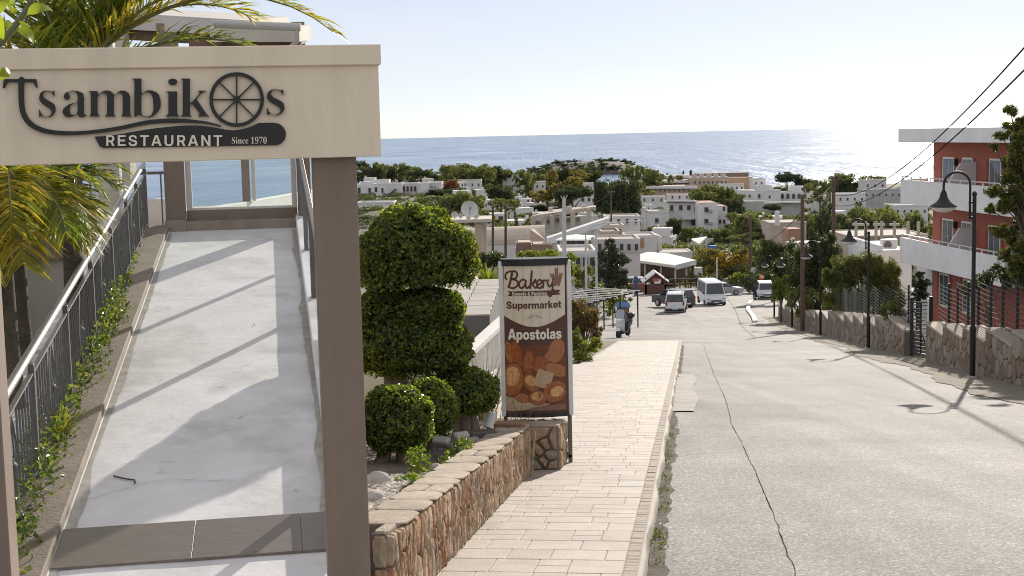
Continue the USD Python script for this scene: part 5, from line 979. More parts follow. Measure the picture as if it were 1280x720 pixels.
# canopy roof: two slabs with light fascia and dark soffit, gutter with downpipe
def rslab(px0, px1, py0, py1, d, depth, name, mat, tiltx=0.0):
    a, b = P(px0, py0, d), P(px1, py0 + tiltx, d); h = (py1 - py0) * d / FOCAL; v = []
    for p in (a, b):
        for dy in (0, depth):
            for dz in (0, -h): v.append(p + np.array([0.0, dy, dz + 0.10 * dy]))
    return put(REST, name, MB().hull(v), mat)
rslab(262, 372, 34, 52, 17.6, 1.2, 'roof', ROOFC); rslab(236, 366, 50, 58, 17.9, 1.2, 'soffit', SOFF)
rslab(60, 318, 10, 30, 18.9, 3, 'roof', ROOFC, 16); rslab(60, 308, 29, 44, 19.0, 3, 'soffit', SOFF, 14)
rslab(120, 150, -30, 230, 18.7, 0.3, 'wall_pier', PLASTER)
g0, g1 = P(268, 30, 17.45), P(376, 34, 17.45); put(REST, 'gutter', MB().tube([g0, g1], 0.05, 10), M('gutter_metal', (0.40, 0.38, 0.35), rough=0.45, metal=0.3), smooth=40)
put(REST, 'downpipe', MB().tube([g1 - (0.05, 0, 0.02), g1 - (0.05, 0, 0.16), g1 - (0.22, -0.1, 0.30)], 0.03, 8), M('gutter_metal', (0, 0, 0)), smooth=True)
# ------------------------------------------------------------------ right-hand boundary: stone wall, iron fence, gate
rng = np.random.default_rng(301)
FENCEM = M('black_iron', (0.018, 0.018, 0.020), (0.024, 0.023, 0.023), scale=6, rough=0.65, spec=0.25)
RSTONE = [M(f'field_stone_{k}', c, tuple(x * 0.65 for x in c), scale=3, rough=0.9, bump=0.9, bscale=16, bdist=0.03, detail=7) for k, c in enumerate([(0.23, 0.18, 0.13), (0.185, 0.14, 0.10), (0.27, 0.22, 0.17), (0.20, 0.135, 0.09)])]
COPE = M('wall_coping', (0.33, 0.28, 0.22), (0.26, 0.215, 0.165), scale=4, rough=0.9, bump=0.4)
def gz(s_): return float(EYE - _drop(s_))
def right_wall(label, s0, s1, seg, h0, dens, budget):
    T = thing('stone_wall', label, 'wall', road((s0 + s1) / 2, 7.2), world=True); far = [MB() for _ in RSTONE]; n = 0
    a = s0
    while a < s1 - 0.2:
        b = min(a + seg, s1); zt = gz(a) + h0 - 0.02     # level top, so the downhill end stands higher
        core = [road(q, t_) * (1, 1, 0) + (0, 0, z_) for q in (a, b) for t_ in (7.03, 7.5) for z_ in (gz(q) - 0.4, zt)]
        put(T, 'core', MB().hull(core), MORTAR2)
        H = zt - gz(b)
        for g in cells(b - a, H, max(4, int((b - a) * (h0 + 0.12 * seg / 2) * dens)), 0.85, rng):
            c = g.centroid
            if c.y < (1 - c.x / (b - a)) * (H - h0) - 0.1: continue
            f = lambda u, v, o, a=a, b=b: road(a + u, 7.03 - o) * (1, 1, 0) + (0, 0, gz(b) + v)
            k = int(rng.integers(0, 4))
            if n < budget: put(T, 'stone', pebble(MB(), g, f, 0.035, rng, 0.012), RSTONE[k], smooth=40); n += 1
            else: pebble(far[k], g, f, 0.035, rng, 0.012)
        c0 = [road(q, t_) * (1, 1, 0) + (0, 0, z_) for q in (a + 0.01, b - 0.01) for t_ in (6.99, 7.54) for z_ in (zt + 0.002, zt + 0.07)]
        put(T, 'coping', MB().hull(c0), COPE)
        a = b
    for k, m in enumerate(far):
        if not m.empty(): p = put(T, 'wall_rubble', m, RSTONE[k]); stage.GetPrimAtPath(p.path).SetCustomDataByKey('kind', 'stuff')
    return T
right_wall('stepped stone wall below the iron fence, right of the iron gate', 23.0, 42.6, 2.8, 0.82, 8.5, 290)
right_wall('long stepped stone wall running downhill from the iron gate to the bushes', 46.8, 111.5, 3.6, 0.80, 7.0, 160)
def iron_fence(label, s0, s1, seg, h0, step=2.2):
    T = thing('iron_fence', label, 'fence', road((s0 + s1) / 2, 7.4), world=True); a = s0
    while a < s1 - 0.2:
        b = min(a + seg, s1); zt = gz(a) + h0 + 0.05
        for q in (a + 0.08, (a + b) / 2):
            put(T, 'post', MB().box(road(q, 7.42) * (1, 1, 0) + (0, 0, zt + 0.62), (0.055, 0.055, 1.36)), FENCEM); 
        put(T, 'post_cap', MB().ball(road(a + 0.08, 7.42) * (1, 1, 0) + (0, 0, zt + 1.33), 0.05, 1), FENCEM)
        for k in range(10):
            z = zt + 0.12 + k * 0.122; pts = [road(a + (b - a) * i / 6, 7.37) * (1, 1, 0) + (0, 0, z - 0.035 * math.sin(math.pi * i / 6) * (0.4 + 0.6 * rng.random()) - 0.09 * i / 6) for i in range(7)]
            put(T, 'rail', MB().tube(pts, 0.014, 5), FENCEM)
        a = b
iron_fence('black iron fence of thin horizontal bars on the wall in front of the red building', 23.0, 42.6, 2.8, 0.82)
iron_fence('black iron fence half hidden by bushes, downhill of the iron gate', 46.8, 72.0, 3.6, 0.80)
GT = thing('iron_gate', 'black iron gate with slanting bars in the gap of the stone wall', 'gate', road(44.7, 7.2), world=True)
ga, gb = 42.9, 46.5
for q in (ga, gb): put(GT, 'post', MB().box(road(q, 7.2, 0.95), (0.10, 0.10, 2.0)), FENCEM)
for h in (0.15, 1.78): put(GT, 'frame_bar', MB().bar(road(ga, 7.2, h), road(gb, 7.2, h), 0.05, 0.05), FENCEM)
for q in (ga + 0.12, gb - 0.12, (ga + gb) / 2): put(GT, 'frame_bar', MB().bar(road(q, 7.2, 0.15), road(q, 7.2, 1.78), 0.05, 0.05, up=(1, 0, 0)), FENCEM)
for k in range(13): put(GT, 'slat', MB().bar(road(ga + 0.12, 7.2, 0.27 + k * 0.118), road(gb - 0.12, 7.2, 0.27 + k * 0.118), 0.02, 0.03), FENCEM)
put(GT, 'brace', MB().bar(road(ga + 0.12, 7.17, 0.2), road(gb - 0.12, 7.17, 1.75), 0.03, 0.03), FENCEM)
put(GT, 'white_post_face', MB().bar(road(ga - 0.02, 7.12, 0.9), road(ga - 0.02, 7.12, 1.9), 0.12, 0.012, up=(1, 0, 0)), M('pale_metal', (0.5, 0.5, 0.48), rough=0.5))

# ------------------------------------------------------------------ street lamps with swan-neck arms
LAMPB = M('lamp_black', (0.016, 0.0145, 0.014), rough=0.55, spec=0.3)
BOWL = M('lamp_bowl', (0.62, 0.60, 0.55), rough=0.25)
def lamp(label, base):
    T = thing('street_lamp', label, 'street lamp', base, math.atan2(RU[1], RU[0]) - math.pi / 2, group='street lamps along the right-hand wall')
    put(T, 'plinth', MB().lathe((0, 0, -0.1), [(0.15, 0), (0.15, 0.13), (0.11, 0.16), (0.0, 0.17)], 12), CONC)
    put(T, 'pole', MB().lathe((0, 0, 0), [(0.068, 0), (0.068, 1.1), (0.078, 1.12), (0.078, 1.2), (0.05, 1.24), (0.045, 4.30), (0.056, 4.31), (0.056, 4.37), (0.02, 4.40), (0.0, 4.42)], 14), LAMPB, smooth=35)
    arc = [(-0.10, 0, 3.75), (-0.10, 0, 4.2)] + [(-0.10 - 0.30 + 0.30 * math.cos(a), 0, 4.56 + 0.30 * math.sin(a)) for a in np.linspace(0, math.pi, 14)] + [(-0.70, 0, 4.46)]
    put(T, 'arm', MB().tube(arc, 0.028, 8), LAMPB, smooth=True)
    for z in (3.8, 4.15): put(T, 'clamp', MB().box((-0.055, 0, z), (0.16, 0.05, 0.05)), LAMPB)
    s_ = put(T, 'shade', MB().lathe((-0.70, 0, 4.0), [(0.30, 0.05), (0.315, 0.06), (0.30, 0.09), (0.17, 0.17), (0.10, 0.26), (0.065, 0.40), (0.035, 0.44), (0.03, 0.47), (0.0, 0.47)], 20), LAMPB, smooth=50)
    put(s_, 'bowl', MB().lathe((-0.70, 0, 4.0), [(0.29, 0.06), (0.26, 0.0), (0.16, -0.06), (0.0, -0.085)], 18), BOWL, smooth=True)
    return T
lamp0 = None
for k, (s_, lab) in enumerate([(33.7, 'tall black swan-neck street lamp nearest the camera, in front of the red building'), (52.9, 'black swan-neck street lamp second from the camera, beyond the iron gate'), (71.9, 'black swan-neck street lamp third from the camera, among the bushes'),
                               (91.5, 'small black swan-neck street lamp fourth along the wall'), (110.5, 'farthest black swan-neck street lamp at the lower end of the wall')]):
    b = road(s_, 6.62)
    if k == 0: lamp0 = lamp(lab, b)
    else: copy(lamp0, b, math.atan2(RU[1], RU[0]) - math.pi / 2, lab)

# ------------------------------------------------------------------ overhead wires and their poles
POLEM = M('wooden_pole', (0.115, 0.075, 0.05), (0.075, 0.05, 0.035), scale=4, rough=0.9, bump=0.5, stretch=(1, 1, 0.1))
WIREM = M('black_cable', (0.012, 0.012, 0.013), rough=0.9, spec=0.1)
def wire(a, b, sag, r, label, cat='cable'):
    u = np.linspace(0, 1, 40)[:, None]; a, b = np.asarray(a, float), np.asarray(b, float)
    solo('overhead_cable', MB().tube(a + (b - a) * u - np.array([0, 0, 4 * sag]) * u * (1 - u), r, 6), WIREM, label, cat, smooth=True)
w1, w2 = P(1037, 242, 100.0), P(1040, 256, 100.0)
e1, e2 = np.array([9.92, 16.0, EYE + 5.82]), np.array([9.263, 16.0, EYE + 4.247])
wire(w1, e1, 2.206, 0.021, 'upper black cable sweeping down from the top right corner'); wire(w2, e2, 1.665, 0.021, 'lower black cable sweeping down from the top right corner')
def pole(label, px, top_row, d, r=0.13, arms=1, name='utility_pole', ext=None, mat=None):
    a = A(px, d, -0.3); top = P(px, top_row, d); mat = mat or POLEM
    T = thing(name, label, 'pole', a, world=True)
    put(T, 'post', MB().tube([a, (a + top) / 2 * (1, 1, 1) * 1.0, (top[0], top[1], top[2])], [r * 1.25, r * 1.1, r], 9), mat, smooth=40)
    for k in range(arms):
        z = top[2] - 0.4 - 1.1 * k; put(T, 'crossarm', MB().box((top[0], top[1] - 0.12, z), (1.6, 0.1, 0.12)), mat)
        for x in (-0.7, -0.3, 0.3, 0.7): put(T, 'insulator', MB().lathe((top[0] + x, top[1] - 0.12, z + 0.06), [(0.04, 0), (0.05, 0.08), (0.03, 0.16), (0.0, 0.17)], 8), M('insulator', (0.5, 0.48, 0.45), rough=0.3))
    return T
pole('brown wooden pole where the two black cables end, right of the broad shore pine', 1042, 221, 100.0, 0.12, 0)
pole('dark wooden pole rising out of the dark conifers on the right', 1003, 243, 82.0, 0.11, 0)
T = thing('utility_pole', 'wooden pole just outside the picture that carries the near ends of the cables', 'pole', road(17.0, 7.7), world=True)
q = (e1 + e2) / 2; gq = float(ground(q[0], q[1]))
put(T, 'post', MB().tube([(q[0], q[1] - 0.1, gq - 0.3), (q[0], q[1] - 0.1, e1[2] + 0.5)], [0.17, 0.13], 10), POLEM, smooth=40); put(T, 'crossarm', MB().bar(e1 + (0.3, -0.05, -0.05), e2 - (0.3, 0.05, 0.05), 0.1, 0.1), POLEM)

# ------------------------------------------------------------------ red apartment building
RED = M('red_plaster', (0.41, 0.125, 0.085), (0.36, 0.11, 0.075), scale=0.7, rough=0.85, bump=0.15, dirt=((0.30, 0.10, 0.075), 0.4, 0.35))
BWHITE = M('balcony_white', (0.72, 0.71, 0.70), (0.64, 0.63, 0.62), scale=0.8, rough=0.8, dirt=((0.48, 0.46, 0.43), 0.5, 0.35))
WFRAME = M('white_frame', (0.74, 0.73, 0.70), rough=0.5)
DGLASS = M('window_glass', (0.05, 0.06, 0.065), (0.10, 0.11, 0.11), scale=1.5, rough=0.06, spec=0.8)
C0 = P(1125.5, 224, 70.0); BF, BNn = unit((0.08, -0.997, 0)), unit((-0.997, -0.08, 0))
RBD = thing('apartment_building', 'red apartment building with white balconies and flat white roof', 'building', (C0[0] + 4, 62, float(ground(C0[0] + 4, 62))), world=True)
zr = lambda row: P(1125.5, row, 70.0)[2]
def bb(f0, f1, n0, n1, z0, z1, ch=0.0):              # f along the facade towards the camera, n outwards from the balcony front (negative: inwards)
    c = np.array([C0[0], C0[1], 0]) + BF * (f0 + f1) / 2 + BNn * (n0 + n1) / 2; c[2] = (z0 + z1) / 2
    return MB().box(c, (abs(f1 - f0), abs(n1 - n0), z1 - z0), np.vstack([BF, BNn, [0, 0, 1]]), ch)
ZR0, ZR1 = zr(177.5), zr(161.0); LB = 19.0; DW = -1.45
gb_ = float(ground(C0[0] + 4, 70)) - 1.5
put(RBD, 'roof', bb(-0.05, LB + 0.5, 0.12, -11, ZR0, ZR1, 0.02), BWHITE)
put(RBD, 'wall', bb(0.6, LB, DW, -10.5, gb_, ZR0 - 0.005), RED)
pf = [(zr(224), zr(253.5)), (zr(296.5), zr(327.5))]
for k, (zt_, zb_) in enumerate(pf):
    f1 = LB if k == 0 else 12.2
    put(RBD, 'balcony_floor', bb(0.0, f1, -0.10, DW + 0.01, zb_ + 0.005, zb_ + 0.16), BWHITE)
    pr_ = put(RBD, 'parapet', bb(0.0, f1, 0.0, -0.14, zb_, zt_, 0.01), BWHITE)
    put(pr_, 'end_face', bb(-0.002, 0.12, -0.145, DW + 0.05, zb_, zt_, 0.01), BWHITE)
    put(pr_, 'handrail', bb(0.0, f1, -0.05, -0.10, zt_ + 0.13, zt_ + 0.18), M('rail_pinkish', (0.52, 0.48, 0.47), rough=0.5))
    for q in np.arange(0.1, f1, 1.2): put(pr_, 'rail_support', bb(q, q + 0.05, -0.05, -0.10, zt_ - 0.01, zt_ + 0.131), WFRAME)
def wpx(px):                                            # distance along the facade wall plane for a column of the picture
    p = hit(np.array([*C0[:2], 0]) + BNn * DW, px, 230, BNn); return np.dot(p - np.array([*C0[:2], p[2]]), BF)
def opening(px0, px1, zb_, zt_, leaf=2, name='door'):
    a, b = wpx(px0), wpx(px1)
    o = put(RBD, name, bb(a, b, DW + 0.04, DW - 0.1, zb_, zt_), WFRAME); w = (b - a - 0.10) / leaf
    for k in range(leaf): put(o, 'pane', bb(a + 0.06 + k * w + 0.03, a + 0.04 + (k + 1) * w - 0.02, DW + 0.052, DW + 0.03, zb_ + 0.10, zt_ - 0.08), DGLASS)
    for sg, q in ((-1, a - 0.34), (1, b + 0.02)):
        put(o, 'shutter_box', bb(q, q + 0.32, DW + 0.012, DW - 0.05, zb_, zt_), M('red_shadow_trim', (0.26, 0.06, 0.04), rough=0.8))
for (zf, rows_) in ((pf[0][1] + 0.16, None), (pf[1][1] + 0.16, None)):
    for px0, px1, kind in ((1179, 1193, 0), (1203, 1216, 1), (1237, 1252, 0), (1266, 1280, 0)):
        opening(px0, px1, zf + (0.0 if kind == 0 else 0.75), zf + 2.12, 2, 'door' if kind == 0 else 'window')
    for px in (1196, 1256): 
        a = wpx(px); T_ = put(RBD, 'wall_lamp', bb(a, a + 0.16, DW + 0.18, DW + 0.02, zf + 1.72, zf + 2.05, 0.03), FENCEM)
    a = wpx(1219); v = []
    for f_ in (a, a + 0.12): 
        for n_, z_ in ((DW + 0.01, zf), (-0.145, zf), (DW + 0.01, zf + 1.95), (DW + 0.75, zf + 1.90), (-0.15, zf + 1.05)): v.append(np.array([C0[0], C0[1], 0]) + BF * f_ + BNn * n_ + (0, 0, z_))
    put(RBD, 'partition', MB().hull(v), BWHITE)
put(RBD, 'lower_wall', bb(-1.5, 0.58, DW, -8, gb_, zr(333)), BWHITE)
for px0, px1 in ((1176, 1188), (1206, 1216)): opening(px0, px1, zr(378), zr(338), 2, 'door')
# low white annex in front of it
AN = thing('white_annex', 'low white flat-roofed annex with an air conditioner, left of the red building', 'building', A(1090, 82), world=True)
def abox(px0, px1, row0, d, depth, dz=0.0):
    a, b = P(px0, row0, d), P(px1, row0, d); zb_ = float(ground(a[0], d)) - 1.5
    return MB().box(((a[0] + b[0]) / 2, d + depth / 2, (a[2] + dz + zb_) / 2), (b[0] - a[0], depth, a[2] + dz - zb_), None, 0.03)
put(AN, 'wall', abox(1096, 1140, 313, 80, 6.8), BWHITE)
put(AN, 'roof_parapet', MB().box(P(1098, 311.5, 80) + (0.12, 3.4, 0.05), (0.25, 6.9, 0.35), None, 0.03), BWHITE)
p = P(1111, 311, 82); ac = put(AN, 'air_conditioner', MB().box(p + (0, 0, 0.25), (0.95, 0.4, 0.65), None, 0.03), M('ac_white', (0.6, 0.59, 0.57), rough=0.5)); put(ac, 'fan_grille', MB().lathe(p + (-0.12, -0.205, 0.25), [(0.0, 0.0), (0.24, 0.0), (0.24, 0.01), (0.0, 0.012)], 16, (0, -1, 0)), M('ac_dark', (0.12, 0.12, 0.12), rough=0.6))

# ------------------------------------------------------------------ trees and bushes behind the wall
PINEL = leafmat('pine_needles', (0.06, 0.082, 0.024), (0.14, 0.155, 0.05), (0.30, 0.27, 0.10), trans=0.35)
CONL = leafmat('conifer_leaf', (0.030, 0.046, 0.020), (0.065, 0.088, 0.032), (0.14, 0.15, 0.06), trans=0.25)
OLIVE = leafmat('olive_leaf', (0.085, 0.105, 0.042), (0.17, 0.185, 0.07), (0.31, 0.29, 0.12), trans=0.4)
YELG = leafmat('yellow_green_leaf', (0.10, 0.13, 0.02), (0.18, 0.21, 0.035), (0.30, 0.29, 0.07), trans=0.4)
def tree_at(name, label, cat, px, d, blobs, mat, leaf, trunk_r=0.12, dens=1.0, aspect=0.4, shell=0.35, trunk_mat=None, low=-1.0, seed=0):
    """blobs: (px, row, radius px, radius px, forward offset) clumps of the crown as the photograph shows them, at the tree's own distance."""
    b = A(px, d); T = thing(name, label, cat, b, world=True); cr = MB(); k = d / FOCAL; cs = []
    for i, (bx, by, rx, ry, off) in enumerate(blobs):
        c = P(bx, by, d + off); r = np.array((rx * k, rx * k * 0.9, ry * k)); n = int(dens * 8.0 * (rx * k * 2) * (ry * k * 2) / (leaf * leaf * aspect)); cs.append(c); n = max(60, min(n, 12000)); m_ = 8
        clump(cr, c, r * 0.72, int(n * 0.35), leaf, rng, shell=shell, lump=0.45, seed=seed + i, tilt=1.0, aspect=aspect, low=low)
        for q in sphere_pts(m_, rng): clump(cr, c + q * r * rng.uniform(0.55, 0.95), r * rng.uniform(0.28, 0.5), int(n * 0.65 / m_), leaf, rng, shell=0.1, lump=0.5, seed=seed + i, tilt=1.0, aspect=aspect)
    put(T, 'crown', cr, mat)
    top = cs[int(np.argmax([c[2] for c in cs]))]; q = np.array([b[0], b[1], b[2] - 0.3])
    dl_ = 0; put(T, 'trunk', MB().tube([q, q * 0.5 + np.array([*(np.mean(cs, axis=0)[:2]), 0]) * 0.5 + (0, 0, (np.mean(cs, axis=0)[2]) * 0.5), np.mean(cs, axis=0) * 0.4 + top * 0.6], [trunk_r * 1.3, trunk_r, trunk_r * 0.4], 8), trunk_mat or BARKD, smooth=True)
    for c in cs: put(T, 'branch', MB().tube([(np.mean(cs, axis=0) + q) / 2, (c + q * 0.2 + np.mean(cs, axis=0) * 0.8) / 2, c], [trunk_r * 0.55, trunk_r * 0.4, 0.012], 5), trunk_mat or BARKD)
    return T
pr = np.random.default_rng(44); pb = [(1263, 137, 8, 8, 0), (1254, 170, 11, 7, 0.2), (1246, 240, 12, 9, -0.3), (1238, 262, 9, 7, -0.2), (1250, 290, 13, 9, 0.2), (1262, 222, 14, 9, -0.2), (1244, 184, 7, 5, 0.2), (1274, 345, 13, 12, 0.4), (1256, 318, 10, 8, 0.1)]
for k in range(88):
    row = pr.uniform(148, 372); lim = np.interp(row, [148, 170, 200, 225, 250, 280, 310, 372], [1266, 1256, 1262, 1262, 1246, 1248, 1258, 1276]); pb.append((pr.uniform(lim + 6, 1318), row, pr.uniform(10, 17), pr.uniform(7, 11), pr.uniform(-0.6, 1.2)))
tree_at('pine_tree', 'tall pine with ragged tufts at the right edge, before the red building', 'tree', 1312, 39, pb, PINEL, 0.18, 0.07, 0.8, 0.10, 0.10, seed=40)
tree_at('conifer_tree', 'big dark conifer behind the stone wall, downhill of the second lamp', 'tree', 1026, 87, [(1024, 312, 14, 24, 0), (1036, 318, 16, 22, 1), (1010, 330, 20, 24, 0), (1030, 346, 26, 28, 0), (1000, 352, 18, 24, 0.5), (1020, 375, 26, 20, -0.5), (1044, 345, 14, 18, 0.5), (1016, 296, 8, 13, 0), (1002, 318, 9, 12, 0), (1040, 298, 6, 10, 0.3)], CONL, 0.24, 0.2, 0.8, 0.3, 0.2, seed=60)
tree_at('olive_shrub', 'broad grey-green feathery shrub behind the fence near the second lamp', 'shrub', 1078, 72, [(1062, 344, 24, 24, 0), (1085, 338, 22, 24, 0.4), (1104, 344, 18, 24, 0), (1050, 338, 14, 16, 0.6), (1118, 340, 10, 14, 0.4), (1048, 372, 22, 18, -0.3), (1078, 374, 28, 20, -0.4), (1104, 376, 20, 20, -0.2), (1118, 356, 10, 18, 0), (1070, 328, 12, 12, 0.3), (1095, 330, 10, 12, 0.2), (1126, 372, 10, 14, 0), (1040, 352, 14, 18, 0.5)], OLIVE, 0.17, 0.08, 0.95, 0.16, 0.2, seed=70)
tree_at('conifer_tree', 'dark rounded tree farther down behind the wall, left of the big conifer', 'tree', 988, 104, [(985, 335, 16, 18, 0), (990, 352, 16, 16, 0), (972, 345, 12, 16, 0.5), (1000, 340, 12, 20, 0)], CONL, 0.3, 0.2, 0.8, 0.3, 0.2, seed=80)
tree_at('leafy_shrub', 'bright yellow-green shrub over the lower end of the stone wall', 'shrub', 976, 101, [(972, 356, 8, 11, 0), (980, 364, 10, 12, 0), (970, 372, 8, 9, 0), (984, 350, 6, 9, 0)], YELG, 0.22, 0.08, 0.8, 0.35, 0.3, seed=90)
tree_at('leafy_shrub', 'pale trailing shrub spilling over the wall between the third and fourth lamps', 'shrub', 1002, 85, [(996, 368, 9, 11, 0), (1006, 376, 10, 12, -0.3), (1000, 388, 7, 8, -0.5), (990, 378, 8, 9, 0), (1012, 366, 8, 9, 0)], OLIVE, 0.2, 0.08, 0.8, 0.35, 0.3, seed=95)
tree_at('small_conifer', 'small dark conifer against the white wall beside the red building', 'tree', 1150, 64, [(1150, 345, 7, 6, 0), (1151, 355, 11, 9, 0), (1150, 366, 12, 9, 0), (1144, 372, 9, 8, 0)], CONL, 0.15, 0.08, 0.9, 0.3, 0.3, seed=100)
tree_at('leafy_shrub', 'straggly green shrub behind the fence next to the iron gate', 'shrub', 1117, 50, [(1108, 388, 10, 12, 0), (1120, 384, 9, 14, 0.2), (1128, 395, 8, 10, 0)], OLIVE, 0.13, 0.05, 0.7, 0.3, 0.25, seed=110)
tree_at('leafy_shrub', 'dark shrub low behind the fence at the foot of the red building', 'shrub', 1230, 44, [(1245, 340, 14, 12, 0), (1228, 352, 14, 12, 0), (1262, 350, 14, 14, 0), (1210, 362, 12, 8, 0.5)], CONL, 0.14, 0.06, 0.7, 0.3, 0.3, seed=120)
tree_at('leafy_shrub', 'row of low dark shrubs behind the wall between second and third lamps', 'shrub', 1050, 77, [(1040, 386, 12, 12, 0), (1056, 386, 14, 12, 0), (1034, 378, 10, 13, 0.5), (1070, 388, 12, 11, 0), (1086, 392, 12, 10, 0)], OLIVE, 0.15, 0.05, 0.8, 0.3, 0.3, seed=130)
# ------------------------------------------------------------------ raised terrace, stair wall and planting left of the pavement
rng = np.random.default_rng(402)
TER = thing('paved_terrace', 'raised terrace with pale square paving and a dark retaining wall, left of the sign', 'terrace', A(575, 32), world=True)
zt = EYE - 3.86; x0, x1 = P(470, 392, 30.0)[0], P(612, 392, 30.0)[0]
TPAVE = [M(f'terrace_paving_{k}', c, tuple(x * 0.8 for x in c), scale=3, rough=0.85) for k, c in enumerate([(0.36, 0.33, 0.29), (0.33, 0.30, 0.265)])]
gl = float(ground(x0, 30)) - 1.6
put(TER, 'core', MB().hull([(x, y, z) for (x, y) in ((x0, 30.0), (x1, 30.0), (x0 - 0.2, 37.5), (P(628, 368, 37.5)[0], 37.5)) for z in (gl, zt - 0.02)]), M('dark_retaining_wall', (0.11, 0.108, 0.105), (0.085, 0.083, 0.08), scale=3, rough=0.9))
for j in range(9):
    for i in range(5):
        ya, yb = 30.0 + j * 0.83, 30.0 + (j + 1) * 0.83; xr = lambda y: x1 + (P(628, 368, 37.5)[0] - x1) * (y - 30) / 7.5
        w = 0.62; xa = xr((ya + yb) / 2) - (i + 1) * w; put(TER, 'paving_slab', MB().box((xa + w / 2, (ya + yb) / 2, zt + rng.normal(0, 0.003)), (w - 0.02, 0.81, 0.04), None, 0.008), TPAVE[int(rng.integers(0, 2))])
STAIR = thing('stair_wall', 'white sloping stair parapet with square posts behind the bakery sign', 'parapet', A(600, 25), world=True)
a, b = P(642, 388, 28.0), P(566, 458, 23.0); put(STAIR, 'coping', MB().bar(a, b, 0.24, 0.10, ch=0.01), WHITEW)
low = [q + np.array([0, 0, dz]) for q in (a, b) for dz in (-0.22, -0.05)]
for t in (0.08, 0.36, 0.62, 0.9):
    q = a + (b - a) * t; zb = float(ground(q[0], q[1])) - 0.7; put(STAIR, 'post', MB().box((q[0], q[1], (q[2] + zb) / 2 - 0.03), (0.20, 0.20, q[2] - zb), None, 0.01), WHITEW)
for t in np.arange(0.13, 0.9, 0.055): q = a + (b - a) * t; put(STAIR, 'baluster', MB().tube([q + (0, 0, -0.05), q + (0, 0, -0.75)], 0.03, 6), WHITEW)
put(STAIR, 'lower_rail', MB().bar(a - (0, 0, 0.75), b - (0, 0, 0.75), 0.18, 0.08), WHITEW)
wa, wb = P(448, 458, 17.5), P(560, 462, 17.5)
solo('garden_wall', MB().box(((wa[0] + wb[0]) / 2, 17.6, wa[2] - 1.2), (wb[0] - wa[0], 0.22, 2.4), None, 0.015), PLASTER, 'low cream garden wall behind the trunk of the topiary tree', 'wall')
BRNB = leafmat('rust_leaf', (0.10, 0.065, 0.03), (0.19, 0.12, 0.055), (0.28, 0.20, 0.09), trans=0.3)
tree_at('rusty_shrub', 'brownish dry shrub beside the pavement, right behind the bakery sign', 'shrub', 732, 44, [(728, 392, 18, 16, 0), (740, 400, 14, 15, -0.4), (722, 408, 16, 14, 0), (744, 415, 9, 12, -0.6), (716, 385, 10, 12, 0.3)], BRNB, 0.10, 0.06, 1.0, 0.28, 0.25, seed=200)
tree_at('creeping_plant', 'bright green creeper spilling onto the pavement below the brownish shrub', 'plant', 728, 42, [(722, 432, 14, 14, 0), (738, 434, 14, 11, -0.5), (728, 447, 16, 9, -0.8), (718, 420, 10, 10, 0), (748, 430, 7, 7, -0.6)], YELG, 0.12, 0.03, 0.9, 0.4, 0.3, seed=210)
p = A(607, 46); T = thing('yucca', 'spiky green yucca between the topiary and the bakery sign', 'plant', p, world=True); c = P(608, 345, 46)
put(T, 'stem', MB().tube([p - (0, 0, 0.3), c - (0, 0, 0.3)], [0.12, 0.07], 8), BARKD); put(T, 'leaves', blades(MB(), c - (0, 0, 0.5), 90, 1.0, 0.15, 0.03, 0.8), YELG)
tree_at('leafy_shrub', 'yellowish shrub above the terrace edge, left of the bakery sign', 'shrub', 618, 47, [(616, 358, 12, 9, 0), (606, 364, 9, 7, 0), (624, 352, 8, 10, 0.4)], YELG, 0.13, 0.05, 0.9, 0.35, 0.3, seed=220)
tree_at('leafy_shrub', 'dark bushy shrub behind the yucca, below the vaulted white building', 'shrub', 612, 80, [(612, 322, 18, 11, 0), (626, 330, 14, 12, 0), (600, 332, 12, 12, 0), (640, 338, 12, 14, 0)], CONL, 0.2, 0.1, 0.9, 0.35, 0.3, seed=230)
tree_at('leafy_shrub', 'sunlit yellow-green bushes behind the top of the bakery sign', 'shrub', 690, 110, [(660, 322, 18, 9, 0), (685, 320, 20, 10, 0), (708, 326, 14, 12, 0), (672, 334, 22, 12, 0), (704, 345, 14, 16, 0), (640, 330, 12, 8, 0.5)], YELG, 0.28, 0.1, 0.8, 0.35, 0.3, seed=240)
tree_at('fir_tree', 'grey-green fir behind the white poles, left of the kiosk', 'tree', 765, 132, [(763, 305, 7, 9, 0), (760, 318, 14, 12, 0), (774, 326, 14, 12, 0), (756, 336, 17, 13, 0), (772, 344, 18, 13, 0), (752, 354, 16, 10, 0), (778, 356, 12, 9, 0)], leafmat('fir_leaf', (0.03, 0.05, 0.03), (0.07, 0.09, 0.05), (0.14, 0.14, 0.09), trans=0.15), 0.35, 0.2, 0.9, 0.25, 0.3, seed=250)
tree_at('leafy_shrub', 'tangle of brownish shrubs under the fir, behind the black pergola', 'shrub', 740, 112, [(725, 352, 14, 10, 0), (742, 362, 16, 9, 0), (758, 366, 12, 8, 0), (720, 340, 12, 10, 0), (735, 340, 10, 8, 0)], OLIVE, 0.25, 0.08, 0.8, 0.35, 0.3, seed=260)
tree_at('leafy_shrub', 'low bright green plants beside the white curb wall at the plaza', 'shrub', 770, 112, [(764, 380, 7, 9, 0), (774, 372, 6, 9, 0), (760, 390, 6, 7, -0.5), (768, 366, 6, 5, 0)], YELG, 0.2, 0.04, 0.8, 0.4, 0.3, seed=270)

